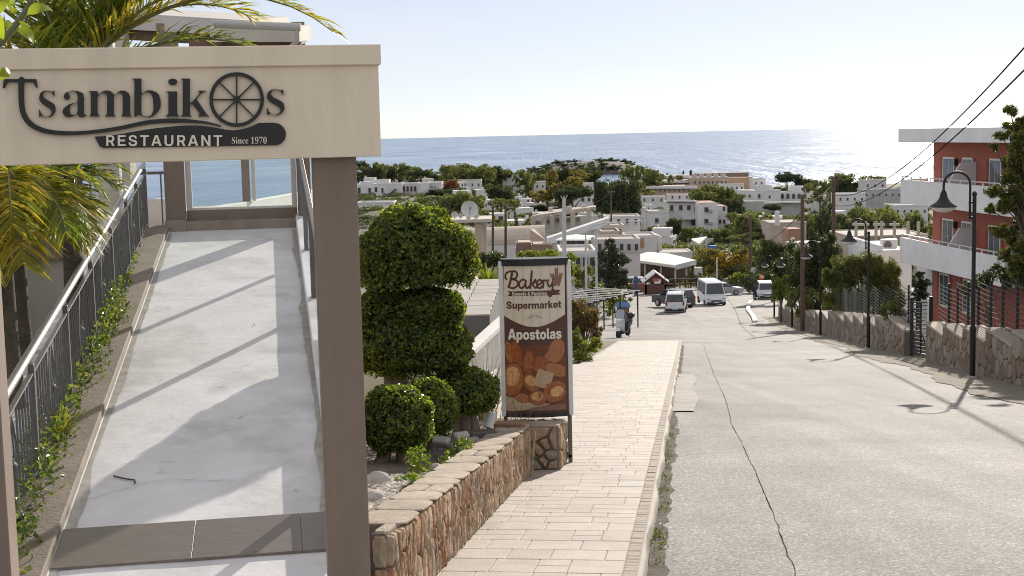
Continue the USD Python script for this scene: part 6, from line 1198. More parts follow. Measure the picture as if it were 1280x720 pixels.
# ------------------------------------------------------------------ white masts, pergola, bin shelter
MASTM = M('pale_mast', (0.50, 0.50, 0.50), (0.42, 0.42, 0.42), scale=3, rough=0.5)
def mast(label, px, top, d, r, arm=0.0):
    a, t = A(px, d, -0.2), P(px - 1, top, d); T = thing('light_mast', label, 'mast', a, world=True)
    put(T, 'post', MB().tube([a, t], [r * 1.25, r * 0.8], 10), MASTM, smooth=40); put(T, 'base_plate', MB().box(a + (0, 0, 0.2), (r * 5, r * 5, 0.06)), MASTM)
    if arm:
        put(T, 'arm', MB().tube([t - (0, 0, 0.1), t + (arm * 0.35, 0, 0.35), t + (arm * 0.8, 0, 0.52), t + (arm, 0, 0.5)], 0.04, 6), MASTM, smooth=True); put(T, 'lamp_head', MB().box(t + (arm + 0.15 * np.sign(arm), 0, 0.48), (0.55, 0.22, 0.1), None, 0.02), MASTM)
    else:
        for k in range(3): put(T, 'aerial', MB().tube([t + ((k - 1) * 0.05, 0, -0.05), t + ((k - 1) * 0.14, 0, 0.12)], 0.02, 5), MASTM)
mast('pale mast with a small aerial right behind the bakery sign', 706, 248, 62, 0.10)
mast('slender pale mast, left one of the pair behind the pergola', 733, 288, 104, 0.085, 1.8)
mast('slender pale mast, right one of the pair behind the pergola', 746, 286, 104, 0.085, 3.0)
PG = thing('pergola', 'black steel pergola with thin white slats on top beside the parked scooter', 'pergola', A(760, 92), world=True)
pa_, pb_ = A(716, 86), A(799, 94); pd = unit((pb_ - pa_) * (1, 1, 0)); pn = np.array([-pd[1], pd[0], 0]); LP_ = np.linalg.norm((pb_ - pa_)[:2]); zp = P(798, 364, 94)[2]
for i, (u, back) in enumerate([(0.02, 0), (0.45, 0), (0.70, 0), (0.98, 0), (0.02, 3.2), (0.45, 3.2), (0.86, 3.2), (0.92, 1.6), (1.0, 3.2)]):
    q = pa_ + pd * LP_ * u + pn * back; zb = float(ground(q[0], q[1])) - 0.1; put(PG, 'post', MB().box((q[0], q[1], (zp + zb) / 2), (0.09, 0.09, zp - zb)), FENCEM)
for back in (0, 3.2): q = pa_ + pn * back; put(PG, 'beam', MB().bar((*q[:2], zp), (*(q + pd * LP_)[:2], zp), 0.08, 0.12), FENCEM)
for k in range(11):
    q = pa_ + pd * LP_ * (k + 0.5) / 11; put(PG, 'slat', MB().bar((*(q - pn * 0.3)[:2], zp + 0.08), (*(q + pn * 3.5 + pd * 0.5)[:2], zp + 0.10), 0.07, 0.03), WFRAME)
bc = A(779, 101); T = thing('bin_cabinet', 'brown cabinet with a blue roof standing behind the scooter', 'cabinet', bc, world=True)
put(T, 'body', MB().box(bc + (0, 0, 0.62), (0.85, 0.7, 1.25), None, 0.02), M('brown_cabinet', (0.20, 0.115, 0.075), (0.15, 0.085, 0.055), scale=6, rough=0.7)); put(T, 'roof', MB().hull([bc + np.array(p) for p in ((-0.55, -0.5, 1.27), (0.55, -0.5, 1.27), (-0.55, 0.5, 1.27), (0.55, 0.5, 1.27), (-0.4, 0, 1.62), (0.4, 0, 1.62))]), M('blue_panel', (0.06, 0.12, 0.26), rough=0.4))
put(T, 'door', MB().box(bc + (0, -0.36, 0.62), (0.6, 0.02, 1.0), None, 0.005), M('brown_cabinet_door', (0.24, 0.15, 0.10), rough=0.7))
pts = [groundhit(x, y) for x, y in [(756, 398), (762, 390), (768, 382), (773, 374), (777, 368)]]; mb = MB()
for a, b in zip(pts[:-1], pts[1:]): mb.bar(a + (0, 0, 0.2), b + (0, 0, 0.2), 0.3, 0.5, ch=0.02)
solo('curb_wall', mb, WHITEW, 'low white curved wall bordering the plaza behind the pergola', 'wall')

# ------------------------------------------------------------------ plaza: kiosk, fence, awning building, cube building
WOODB = M('brown_boards', (0.125, 0.058, 0.040), (0.085, 0.040, 0.030), scale=6, rough=0.75, stretch=(6, 6, 0.6))
kb = A(818.5, 166); K_ = thing('kiosk', 'small dark brown wooden kiosk with a white-edged gable roof', 'kiosk', kb, world=True); kw = 2.5; zt = P(818, 347, 166)[2] - kb[2]
put(K_, 'counter_wall', MB().box(kb + (0, 0, 0.6), (kw, 2.2, 1.25)), WOODB)
for sx in (-1, 1):
    for sy in (-1, 1): put(K_, 'corner_post', MB().box(kb + (sx * (kw / 2 - 0.1), sy * 1.0, zt / 2 + 0.1), (0.2, 0.2, zt)), WOODB)
put(K_, 'back_wall', MB().box(kb + (0.35, 1.05, zt / 2), (kw * 0.55, 0.08, zt)), WOODB)
put(K_, 'gable', MB().poly(Polygon([(-kw / 2, 0), (kw / 2, 0), (kw / 2, 0.15), (0, 1.15), (-kw / 2, 0.15)]), kb + (0, -1.08, zt - 0.45), (1, 0, 0), (0, 0, 1), -0.1), WOODB)
put(K_, 'sign_board', MB().box(kb + (0, -1.2, zt - 0.15), (0.75, 0.04, 0.38)), M('faded_red', (0.42, 0.12, 0.08), rough=0.6))
for sg in (-1, 1): put(K_, 'roof', MB().bar(kb + (sg * (kw / 2 + 0.3), 0, zt - 0.42), kb + (sg * 0.0, 0, zt + 0.78), 2.9, 0.14, up=(-sg * 0.68, 0, 0.73)), WFRAME)
put(K_, 'noticeboard', MB().box(kb + (0.2, -1.16, 1.6), (0.8, 0.04, 0.5)), WFRAME)
WF = thing('wooden_fence', 'low brown post-and-rail fence along the far side of the junction', 'fence', A(855, 184), world=True)
fa, fb = A(829, 184), A(884, 190)
for h in (0.55, 1.15): put(WF, 'rail', MB().bar(fa + (0, 0, h), fb + (0, 0, h), 0.14, 0.2), WOODB)
for k in range(9): put(WF, 'post', MB().box(fa + (fb - fa) * k / 8 + (0, 0.1, 0.55), (0.16, 0.16, 1.3)), WOODB)
AW = thing('awning_building', 'low open building under a broad white shallow-pitched roof near the kiosk', 'building', A(825, 205), world=True)
e = [P(781, 323, 200), P(845, 331.5, 196), P(870, 325, 206), P(812, 315, 214)]; v = [p + (0, 0, dz) for p in e for dz in (0, -0.22)]
rid = P(808, 315.2, 207); put(AW, 'roof', MB().hull(v + [rid, P(836, 317, 212)]), WHITEW)
put(AW, 'fascia', MB().bar(P(845, 334, 195.9), P(870, 327.5, 205.9), 0.15, 0.7), M('fascia_grey', (0.55, 0.55, 0.54), rough=0.7)); put(AW, 'fascia', MB().bar(P(781, 324.5, 199.8), P(845, 333.5, 195.8), 0.12, 0.35), WHITEW)
for px, d, row in ((784, 201, 326), (806, 199, 329), (826, 198, 332), (844, 197, 334), (858, 202, 331), (869, 206, 328)):
    q, t = A(px, d, -0.2), P(px, row, d); put(AW, 'post', MB().box((t[0], d, (q[2] + t[2]) / 2), (0.22, 0.22, t[2] - q[2])), WHITEW)
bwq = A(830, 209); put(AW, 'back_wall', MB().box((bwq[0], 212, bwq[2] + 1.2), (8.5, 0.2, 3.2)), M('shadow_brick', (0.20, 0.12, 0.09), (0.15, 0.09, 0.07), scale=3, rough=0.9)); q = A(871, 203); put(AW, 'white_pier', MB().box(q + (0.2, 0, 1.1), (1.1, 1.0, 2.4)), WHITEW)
p = A(796, 172); hw = MB().box(p + (0, 0, 0.55), (2.4, 0.25, 1.1)); solo('brick_wall', hw, M('red_brick', (0.24, 0.085, 0.055), (0.18, 0.065, 0.045), scale=5, rough=0.9), 'dark red low wall left of the kiosk', 'wall')
p = A(795, 160); T = thing('blue_post', 'dark blue sign post left of the kiosk', 'post', p, world=True); put(T, 'panel', MB().box(p + (0, 0, 1.2), (0.42, 0.2, 2.2), None, 0.03), M('dark_blue', (0.035, 0.06, 0.12), rough=0.4)); put(T, 'foot', MB().box(p + (0, 0, 0.05), (0.6, 0.35, 0.1)), CONC)
# round red traffic sign and round mirror at the junction
p = A(952, 160); T = thing('traffic_sign', 'round red no-entry sign at the junction beside the parked white car', 'traffic sign', p, world=True); c = P(952, 346, 160)
put(T, 'post', MB().tube([p, c], 0.04, 6), MASTM); put(T, 'disc', MB().lathe(c + (0, -0.05, 0), [(0, 0), (0.33, 0), (0.33, 0.02), (0, 0.022)], 20, (0, -1, 0)), M('sign_red', (0.50, 0.10, 0.07), rough=0.5)); put(T, 'white_bar', MB().box(c + (0, -0.08, 0), (0.42, 0.01, 0.11)), WFRAME)
p = A(942, 168); T = thing('traffic_mirror', 'pale round traffic mirror on a post beyond the junction', 'mirror', p, world=True); c = P(942, 338, 168)
put(T, 'post', MB().tube([p, c], 0.045, 6), MASTM); put(T, 'disc', MB().lathe(c + (0, -0.05, 0), [(0, 0.03), (0.36, 0), (0.38, 0.0), (0.38, -0.03), (0, -0.03)], 20, (0, -1, 0)), M('mirror_pale', (0.45, 0.46, 0.47), rough=0.2))
pole('dark wooden pole standing at the junction in front of the yellow-flowered bush', 938, 268, 172, 0.17, 0)
pole('brown pole with a short crossarm, right of the satellite dishes', 632, 256, 150, 0.14, 1)
pole('thin brown pole next to the satellite dish house', 616, 256, 148, 0.12, 0)
pole('dark pole carrying thin wires in front of the big dark trees', 764, 238, 300, 0.16, 1)
pole('small pale post by the yellow-flowered bush', 896, 322, 175, 0.10, 0, 'bollard_light', None, MASTM)
for a, b, s_, lab in [(P(764, 240, 300), P(700, 262, 250), 1.2, 'thin pale wire running left from the pole before the dark trees'), (P(764, 240, 300), P(850, 262, 330), 2.5, 'thin pale wire running right from the pole before the dark trees'), (P(938, 300, 172), P(1004, 262, 82), 1.0, 'thin wire between the junction pole and the pole in the conifers'), (P(1003, 250, 82), P(1042, 228, 100), 0.4, 'short wire between the two wooden poles on the right')]:
    wire(a, b, s_, 0.022, lab)
# ------------------------------------------------------------------ vehicles
def paint(name, c): return M(name, c, rough=0.28, spec=0.6)
VW, VS, VD = paint('white_car_paint', (0.66, 0.67, 0.68)), M('silver_car_paint', (0.36, 0.36, 0.36), rough=0.3, metal=0.5), paint('dark_car_paint', (0.045, 0.05, 0.055))
CGLASS = M('car_glass', (0.012, 0.016, 0.018), rough=0.05, spec=0.9); TYRE = M('tyre_rubber', (0.015, 0.015, 0.015), rough=0.85); RIM = M('wheel_rim', (0.35, 0.35, 0.36), rough=0.35, metal=0.8)
TAIL = M('tail_light', (0.30, 0.015, 0.012), rough=0.25); HEADL = M('head_light', (0.62, 0.62, 0.60), rough=0.15); BUMP = M('bumper_black', (0.03, 0.03, 0.032), rough=0.6); PLATE = M('number_plate', (0.62, 0.60, 0.55), rough=0.5)
def car(name, label, cat, base, rz, W, L, prof, cab, mat, wheel=0.31, wb=None, group=None, roofbox=False):
    """prof: (y, z) outline of the lower body, front at +y; cab: (y, z) outline of the glasshouse; both tapered across."""
    T = thing(name, label, cat, base, rz, group=group)
    def loft(pl, w0, w1, z0, z1):
        pts = []
        for y, z in pl:
            w = w0 + (w1 - w0) * np.clip((z - z0) / max(z1 - z0, 1e-6), 0, 1)
            for sg in (-1, 1): pts += [(sg * w / 2, y, z)]
            for sg in (-1, 1): pts += [(sg * (w / 2 - 0.07), y + (0.06 if y > 0 else -0.06) * 0, z)]
        return pts
    zs = [p[1] for p in prof]; zc = [p[1] for p in cab]; mid = (max(zs) + min(zs)) / 2
    lo = [(y, z) for y, z in prof]
    bmb = MB().hull([(sg * W / 2 * k, y, z) for y, z in lo for sg, k in ((-1, 0.93 if abs(y) > L * 0.45 or z < 0.3 else 1.0), (1, 0.93 if abs(y) > L * 0.45 or z < 0.3 else 1.0))])
    body = put(T, 'body', bmb, mat, smooth=25)
    zb, zt = min(zc), max(zc); wt = 0.80
    put(T, 'cabin', MB().hull([(sg * W / 2 * (0.97 if z < zb + 0.05 else wt), y, z) for y, z in cab for sg in (-1, 1)]), mat, smooth=25)
    ys0 = [p[0] for p in cab if p[1] < zb + 0.05]; ys1 = [p[0] for p in cab if p[1] > zt - 0.14]
    yb0, yb1, yt0, yt1 = min(ys0), max(ys0), min(ys1), max(ys1); za, zz = zb + 0.08, zt - 0.13
    def at(y0, y1, z): t = (z - zb) / (zt - zb); return y0 + (y1 - y0) * t
    wz = lambda z: W / 2 * (0.97 + (wt - 0.97) * (z - zb) / (zt - zb))
    for y0, y1, o, nm in ((yb1, yt1, 0.012, 'windscreen'), (yb0, yt0, -0.012, 'rear_window')):
        put(T, nm, MB().raw([(-wz(za) + 0.09, at(y0, y1, za) + o, za), (wz(za) - 0.09, at(y0, y1, za) + o, za), (wz(zz) - 0.09, at(y0, y1, zz) + o, zz), (-wz(zz) + 0.09, at(y0, y1, zz) + o, zz)], [[0, 1, 2, 3]]), CGLASS)
    n = 2 if L < 4.6 else 3
    for sg in (-1, 1):
        for k in range(n):
            f0, f1 = 0.06 + 0.90 * k / n + 0.01, 0.06 + 0.90 * (k + 1) / n - 0.02; q = []
            for z, f in ((za, f0), (za, f1), (zz, f1), (zz, f0)): ya, yb_ = at(yb0, yt0, z), at(yb1, yt1, z); q.append((sg * (wz(z) + 0.012), ya + (yb_ - ya) * f, z))
            put(T, 'side_window', MB().raw(q, [[0, 1, 2, 3]]), CGLASS)
    y0, y1 = min(p[0] for p in prof), max(p[0] for p in prof); wb = wb or L * 0.6
    for sg in (-1, 1):
        for y in (-wb / 2 - 0.05, wb / 2 - 0.05):
            w = put(T, 'wheel', MB().lathe((sg * (W / 2 - 0.2), y, wheel), [(0, 0), (wheel * 0.6, 0.0), (wheel * 0.97, 0.02), (wheel, 0.06), (wheel, 0.19), (wheel * 0.95, 0.22), (wheel * 0.62, 0.215), (0, 0.2)], 18, (sg, 0, 0)), TYRE, smooth=40)
            put(w, 'rim', MB().lathe((sg * (W / 2 + 0.003), y, wheel), [(wheel * 0.64, 0.012), (wheel * 0.5, 0.02), (wheel * 0.15, 0.03), (0, 0.03)], 14, (sg, 0, 0)), RIM)
        put(T, 'headlight', MB().box((sg * (W / 2 - 0.26), y1 - 0.03, mid + 0.16), (0.36, 0.16, 0.17), None, 0.03), HEADL)
        put(T, 'tail_light', MB().box((sg * (W / 2 - 0.16), y0 + 0.06, mid + 0.28), (0.17, 0.16, 0.36), None, 0.03), TAIL)
        put(T, 'mirror', MB().box((sg * (W / 2 + 0.09), at(yb1, yt1, za) - 0.35, za + 0.08), (0.2, 0.1, 0.16), None, 0.03), BUMP)
    for y, o in ((y1, 0.02), (y0, -0.02)):
        put(T, 'bumper', MB().box((0, y + o - np.sign(y) * 0.08, 0.42), (W * 0.92, 0.22, 0.22), None, 0.05), BUMP if name != 'estate_car' else mat)
        put(T, 'number_plate', MB().box((0, y + o + np.sign(y) * 0.035, 0.52), (0.5, 0.012, 0.12)), PLATE)
    put(T, 'grille', MB().box((0, y1 - 0.01, 0.66), (W * 0.5, 0.06, 0.14), None, 0.02), BUMP)
    if roofbox:
        for sg in (-1, 1): put(T, 'roof_rail', MB().bar((sg * W * 0.34, yt0 + 0.2, zt + 0.05), (sg * W * 0.34, yt1 - 0.3, zt + 0.05), 0.05, 0.05), BUMP)
    return T
def groundpt(px, d): return A(px, d, 0.01)
def hy(px, row, d): return P(px, row, d)
slope = 0
MPV = dict(prof=[(-2.05, 0.28), (2.05, 0.28), (2.1, 0.7), (1.95, 0.92), (1.1, 1.04), (-2.08, 1.04)], cab=[(-2.06, 1.0), (1.15, 1.0), (0.45, 1.74), (-0.2, 1.82), (-1.95, 1.80)])
SUV = dict(prof=[(-2.2, 0.34), (2.2, 0.34), (2.28, 0.85), (2.1, 1.02), (1.0, 1.12), (-2.22, 1.1)], cab=[(-2.15, 1.08), (1.05, 1.08), (0.35, 1.70), (-1.85, 1.72)])
BUS = dict(prof=[(-2.6, 0.30), (2.55, 0.30), (2.65, 0.75), (2.55, 1.05), (2.1, 1.22), (-2.62, 1.2)], cab=[(-2.6, 1.18), (2.15, 1.18), (1.45, 2.25), (0.9, 2.36), (-2.5, 2.36)])
HAT = dict(prof=[(-1.95, 0.26), (2.0, 0.26), (2.05, 0.62), (1.9, 0.80), (1.0, 0.95), (-1.98, 0.96)], cab=[(-1.96, 0.92), (1.0, 0.92), (0.15, 1.44), (-0.5, 1.49), (-1.45, 1.45)])
v_white = car('small_van', 'white van seen from behind, stopped on the left of the road before the kiosk', 'van', groundpt(845, 121), -0.16, 1.78, 4.2, mat=VW, roofbox=True, **MPV)
v_suv = car('dark_suv', 'dark four-wheel-drive car half hidden by the white van, nearest the kiosk', 'car', groundpt(842, 131), 0.55, 1.85, 4.5, mat=VD, wheel=0.37, **SUV)
v_bus = car('minibus', 'white minibus driving up the road towards the camera', 'minibus', groundpt(889, 136), math.pi + 0.05, 2.0, 5.3, mat=VW, wheel=0.34, **BUS)
v_hat = car('estate_car', 'silver hatchback seen from the side, crossing the junction to the right', 'car', groundpt(905, 160), -math.pi / 2 + 0.12, 1.75, 4.1, mat=VS, **HAT)
c1 = car('parked_car', 'dark grey car parked behind the silver hatchback', 'car', groundpt(919, 178), -0.9, 1.75, 4.1, mat=M('grey_car_paint', (0.12, 0.12, 0.13), rough=0.3, metal=0.3), **HAT)
c2 = car('parked_car', 'white hatchback parked in the side street behind the white kerb', 'car', groundpt(957, 149), math.pi - 0.1, 1.78, 4.2, mat=VW, **MPV)
copy(c2, groundpt(788, 176), 1.2, 'white car half hidden between the red brick wall and the kiosk')
for px, d, rz, lab in [(932, 318, 1.2, 'dark car on the far lot, left of the parked trailer'), (950, 322, 1.5, 'dark car on the far lot below the garden'), (1012, 300, 0.4, 'dark car parked beyond the big conifer')]: copy(c1, groundpt(px, d), rz, lab)

# ------------------------------------------------------------------ scooter
sb = A(779.5, 71, 0.0) + (0, 0, PH * 0); SCO = thing('scooter', 'silver and black scooter with windscreen parked at the end of the pavement', 'scooter', sb, math.radians(155)); G_ = M('scooter_silver', (0.52, 0.53, 0.54), rough=0.3); BK = M('scooter_black', (0.02, 0.02, 0.022), rough=0.45)
for y in (0.68, -0.62):
    w = put(SCO, 'wheel', MB().lathe((-0.07, y, 0.27), [(0, 0.03), (0.18, 0.03), (0.25, 0.0), (0.27, 0.04), (0.27, 0.10), (0.25, 0.14), (0.18, 0.11), (0, 0.11)], 18, (1, 0, 0)), TYRE, smooth=40); put(w, 'rim', MB().lathe((-0.075, y, 0.27), [(0.17, 0), (0.17, 0.15), (0, 0.15), (0, 0)], 14, (1, 0, 0)), RIM)
put(SCO, 'front_fender', MB().hull([(x, y, z) for x in (-0.09, 0.09) for y, z in ((0.40, 0.5), (0.68, 0.58), (0.92, 0.45), (0.6, 0.42))]), G_)
put(SCO, 'leg_shield', MB().hull([(sx * w, y, z) for sx in (-1, 1) for w, y, z in ((0.20, 0.40, 0.35), (0.26, 0.48, 0.75), (0.22, 0.42, 1.02), (0.10, 0.62, 0.98), (0.10, 0.66, 0.6))]), G_, smooth=30)
put(SCO, 'floorboard', MB().box((0, 0.08, 0.30), (0.36, 0.75, 0.12), None, 0.03), BK)
put(SCO, 'rear_body', MB().hull([(sx * w, y, z) for sx in (-1, 1) for w, y, z in ((0.17, -0.2, 0.35), (0.19, -0.15, 0.72), (0.17, -0.95, 0.80), (0.12, -1.0, 0.62), (0.14, -0.5, 0.38))]), BK, smooth=30)
put(SCO, 'seat', MB().hull([(sx * w, y, z) for sx in (-1, 1) for w, y, z in ((0.13, 0.0, 0.78), (0.17, -0.3, 0.82), (0.15, -0.95, 0.90), (0.13, 0.0, 0.72), (0.16, -0.9, 0.80))]), M('seat_vinyl', (0.03, 0.03, 0.032), rough=0.6))
put(SCO, 'top_case', MB().box((0, -1.08, 1.02), (0.38, 0.34, 0.28), None, 0.06), BK)
put(SCO, 'handlebar', MB().tube([(-0.36, 0.36, 1.06), (-0.12, 0.44, 1.10), (0.12, 0.44, 1.10), (0.36, 0.36, 1.06)], 0.02, 7), BK, smooth=True)
put(SCO, 'windscreen', MB().hull([(sx * w, y, z) for sx in (-1, 1) for w, y, z in ((0.20, 0.52, 1.04), (0.22, 0.42, 1.30), (0.15, 0.36, 1.48), (0.20, 0.51, 1.03), (0.15, 0.35, 1.48))]), M('screen_grey', (0.30, 0.33, 0.36), rough=0.15))
put(SCO, 'headlight', MB().box((0, 0.64, 0.93), (0.2, 0.06, 0.12), None, 0.02), HEADL)
for sg in (-1, 1): m = put(SCO, 'mirror', MB().box((sg * 0.34, 0.40, 1.32), (0.14, 0.03, 0.09), None, 0.012), BK); put(m, 'mirror_stalk', MB().tube([(sg * 0.22, 0.40, 1.09), (sg * 0.34, 0.40, 1.30)], 0.009, 5), BK)
put(SCO, 'stand', MB().tube([(-0.1, -0.15, 0.3), (-0.25, -0.2, 0.0)], 0.015, 5), BK)

# ------------------------------------------------------------------ the person by the white car
pp = A(943.5, 146); PE = thing('person', 'person in dark clothes standing by the door of the parked white car', 'person', pp, 0.5)
def bones(bl, res=0.035):
    parts = []
    for a, ra, b, rb in bl:
        q = [manifold3d.Manifold.sphere(r, 20).translate(list(map(float, p))) for p, r in ((a, ra), (b, rb))]; parts.append(manifold3d.Manifold.batch_hull(q))
    m = manifold3d.Manifold.batch_boolean(parts, manifold3d.OpType.Add).refine_to_length(res); o = m.to_mesh(); t = trimesh.Trimesh(o.vert_properties[:, :3], o.tri_verts, process=True)
    trimesh.smoothing.filter_taubin(t, iterations=8); return t
J = dict(hipL=(-.09, 0, .90), hipR=(.09, 0, .90), kL=(-.10, .04, .49), kR=(.11, .02, .49), aL=(-.11, -.02, .08), aR=(.12, -.03, .08), tL=(-.13, .13, .04), tR=(.15, .12, .04), ch=(0, -.01, 1.30), wa=(0, 0, 1.02), nk=(0, 0, 1.48), hd=(0, .02, 1.62), sL=(-.18, 0, 1.41), sR=(.18, 0, 1.41), eL=(-.25, .04, 1.13), eR=(.25, .06, 1.13), hL=(-.22, .22, .98), hR=(.20, .26, 1.02))
bl = [(J['wa'], .13, J['ch'], .145), (J['ch'], .14, J['nk'], .055), (J['nk'], .05, J['hd'], .06), (J['hd'], .095, (0, .03, 1.57), .075), (J['wa'], .13, J['hipL'], .10), (J['wa'], .13, J['hipR'], .10)]
for s_ in 'LR': bl += [(J['hip' + s_], .10, J['k' + s_], .065), (J['k' + s_], .062, J['a' + s_], .042), (J['a' + s_], .045, J['t' + s_], .035), (J['ch'], .10, J['s' + s_], .06), (J['s' + s_], .058, J['e' + s_], .043), (J['e' + s_], .042, J['h' + s_], .03)]
for s_, sg in (('L', -1), ('R', 1)):
    h = np.array(J['h' + s_])
    for k in range(4): bl.append((h + (sg * (-0.02 + 0.014 * k), 0.03, -0.01), .010, h + (sg * (-0.02 + 0.016 * k), 0.10 - 0.008 * abs(k - 1.5), -0.03), .008))
    bl.append((h, .012, h + (-sg * 0.045, 0.05, 0.0), .009))
body = bones(bl); SKIN = M('skin', (0.36, 0.20, 0.14), rough=0.6); put(PE, 'body', MB().tm(body), SKIN, smooth=True)
def grow(names, add):
    q = []
    for (a, ra, b, rb) in names: q.append((a, ra + add, b, rb + add))
    return bones(q)
sh = [(J['wa'], .13, J['ch'], .145), (J['ch'], .13, (0, 0, 1.44), .07)] + [x for s_ in 'LR' for x in ((J['ch'], .10, J['s' + s_], .06), (J['s' + s_], .058, J['e' + s_], .045), (J['e' + s_], .045, tuple(np.array(J['e' + s_]) * .25 + np.array(J['h' + s_]) * .75), .036))]
put(PE, 'jacket', MB().tm(grow(sh, 0.018)), M('dark_jacket', (0.025, 0.026, 0.032), rough=0.9), smooth=True)
tr = [(J['wa'], .125, J['hipL'], .10), (J['wa'], .125, J['hipR'], .10)] + [x for s_ in 'LR' for x in ((J['hip' + s_], .10, J['k' + s_], .068), (J['k' + s_], .066, J['a' + s_], .052))]
put(PE, 'trousers', MB().tm(grow(tr, 0.014)), M('dark_trousers', (0.035, 0.034, 0.036), rough=0.9), smooth=True)
put(PE, 'hair', MB().ball((0, -0.01, 1.655), (0.102, 0.108, 0.085), 2), M('dark_hair', (0.02, 0.015, 0.012), rough=0.8), smooth=True)
# ------------------------------------------------------------------ houses of the town
rng = np.random.default_rng(600)
TW = [M(f'town_white_{k}', c, tuple(x * 0.88 for x in c), scale=0.25, rough=0.9, dirt=((0.40, 0.37, 0.33), 0.3, 0.4)) for k, c in enumerate([(0.64, 0.625, 0.60), (0.57, 0.545, 0.515), (0.53, 0.47, 0.40)])]
TAN = M('town_tan', (0.48, 0.36, 0.26), (0.42, 0.31, 0.22), scale=0.3, rough=0.9); GREYW = M('town_grey', (0.40, 0.40, 0.38), (0.33, 0.33, 0.31), scale=0.3, rough=0.9, dirt=((0.24, 0.24, 0.22), 0.25, 0.5))
TERRA = M('terracotta', (0.36, 0.17, 0.10), (0.29, 0.13, 0.08), scale=1.0, rough=0.9); FLATR = M('flat_roof', (0.46, 0.43, 0.39), (0.38, 0.35, 0.31), scale=0.4, rough=0.95); DARKR = M('dark_roof', (0.07, 0.065, 0.065), rough=0.8)
BEIGE = M('beige_roof', (0.47, 0.40, 0.32), (0.39, 0.33, 0.26), scale=0.5, rough=0.95); WOODW = M('brown_shutter', (0.17, 0.085, 0.05), rough=0.7); TDARK = M('dark_opening', (0.04, 0.042, 0.048), rough=0.3)
def block(T, name, px0, px1, row, d, depth, mat, base=None, roofm=None, par=0.35):
    a, b = P(px0, row, d), P(px1, row, d); zt = (a[2] + b[2]) / 2; cx = (a[0] + b[0]) / 2
    zb = min(float(ground(cx, d)), float(ground(cx, d + depth))) - 1.5 if base is None else P(px0, base, d)[2]
    w = put(T, name, MB().box((cx, d + depth / 2, (zt + zb) / 2), (b[0] - a[0], depth, zt - zb)), mat)
    if roofm is not None:
        put(T, 'roof', MB().box((cx, d + depth / 2, zt + 0.06), (b[0] - a[0] - 0.5, depth - 0.5, 0.12)), roofm)
        if par:
            mb = MB(); X_, Y_ = (b[0] - a[0]) / 2, depth / 2
            for (sx, sy, lx, ly) in ((0, -1, 2 * X_ + 0.1, 0.25), (0, 1, 2 * X_ + 0.1, 0.25), (-1, 0, 0.25, 2 * Y_ - 0.4), (1, 0, 0.25, 2 * Y_ - 0.4)): mb.box((cx + sx * (X_ - 0.08), d + depth / 2 + sy * (Y_ - 0.08), zt + par / 2), (lx, ly, par + 0.06))
            put(T, 'parapet', mb, mat)
    return w
def wins(T, d, lst, frame=WOODW, pane=TDARK, name='window'):
    for (px, row, w, h) in lst:
        a, b = P(px - w / 2, row, d), P(px + w / 2, row, d); hh = h * d / FOCAL; W = b[0] - a[0]; c = np.array([(a[0] + b[0]) / 2, d - 0.03, (a[2] + b[2]) / 2])
        f = put(T, name, MB().box(c, (W, 0.14, hh)), frame); put(f, 'pane', MB().box(c - (0, 0.05, 0), (W * 0.74, 0.10, hh * 0.80)), pane)
        if h < 14 and w > 3: put(f, 'sill', MB().box(c + (0, -0.06, -hh / 2 - 0.06), (W * 1.15, 0.25, 0.1)), TW[1])
def bld(name, label, px, d, cat='house', group=None): return thing(name, label, cat, A(px, d), world=True, group=group)
# the big white house in the middle
T = bld('white_house', 'large white two-storey house with brown shutters in the middle of the town', 860, 380)
block(T, 'wall', 834, 873, 254, 385, 9, TW[0], roofm=FLATR); block(T, 'wing', 811, 836, 265, 381, 9, TW[0], roofm=FLATR, par=0.3); block(T, 'wall', 872.5, 897, 254, 378, 12, TW[0], roofm=TERRA, par=0.0); block(T, 'wing', 897, 909, 258, 384, 9, TW[0], roofm=TERRA, par=0)
put(T, 'roof_edge', MB().bar(P(833, 252.5, 384.5), P(873, 252.5, 384.5), 0.5, 0.35), DARKR)
block(T, 'balcony', 853, 874, 270.5, 382.5, 2.5, TW[0], base=274.5); put(T, 'porch', MB().box(P(869, 276, 384.5), (2.2, 0.3, 2.2)), TDARK)
wins(T, 385, [(839.5, 260, 4.5, 7), (851, 259.5, 4.5, 6), (861, 259.5, 4.5, 6), (869, 262, 3, 6)]); wins(T, 381, [(821, 275.5, 4.5, 5.5)]); wins(T, 378, [(883, 262, 5, 6), (883, 276.5, 5, 6), (877, 289, 5, 4)]); wins(T, 384, [(905, 261, 3, 5), (900, 277, 3, 5), (905, 277, 2.5, 5)])
for px, row in ((888.5, 263.5), (888.5, 279)): put(T, 'air_conditioner', MB().box(P(px, row, 377.7), (0.9, 0.5, 0.7), None, 0.04), GREYW)
# white cube with the wooden panel, behind the awning building
T = bld('cube_house', 'white cube-shaped building with a square bamboo panel behind the awning roof', 804, 226)
block(T, 'wall', 782, 821, 297, 224, 8, TW[0], roofm=FLATR); block(T, 'side_wing', 818, 827, 296, 226, 7, TW[0], roofm=FLATR, par=0); wins(T, 226, [(820, 309, 3, 10)], TDARK); block(T, 'low_wing', 826, 866, 317, 222, 7, TW[0], roofm=FLATR, par=0.2)
put(T, 'bamboo_panel', MB().box(P(795.5, 303.5, 223.9), (2.4, 0.2, 1.4)), M('bamboo', (0.42, 0.25, 0.11), (0.30, 0.17, 0.07), scale=8, rough=0.8, stretch=(6, 6, 0.5)))
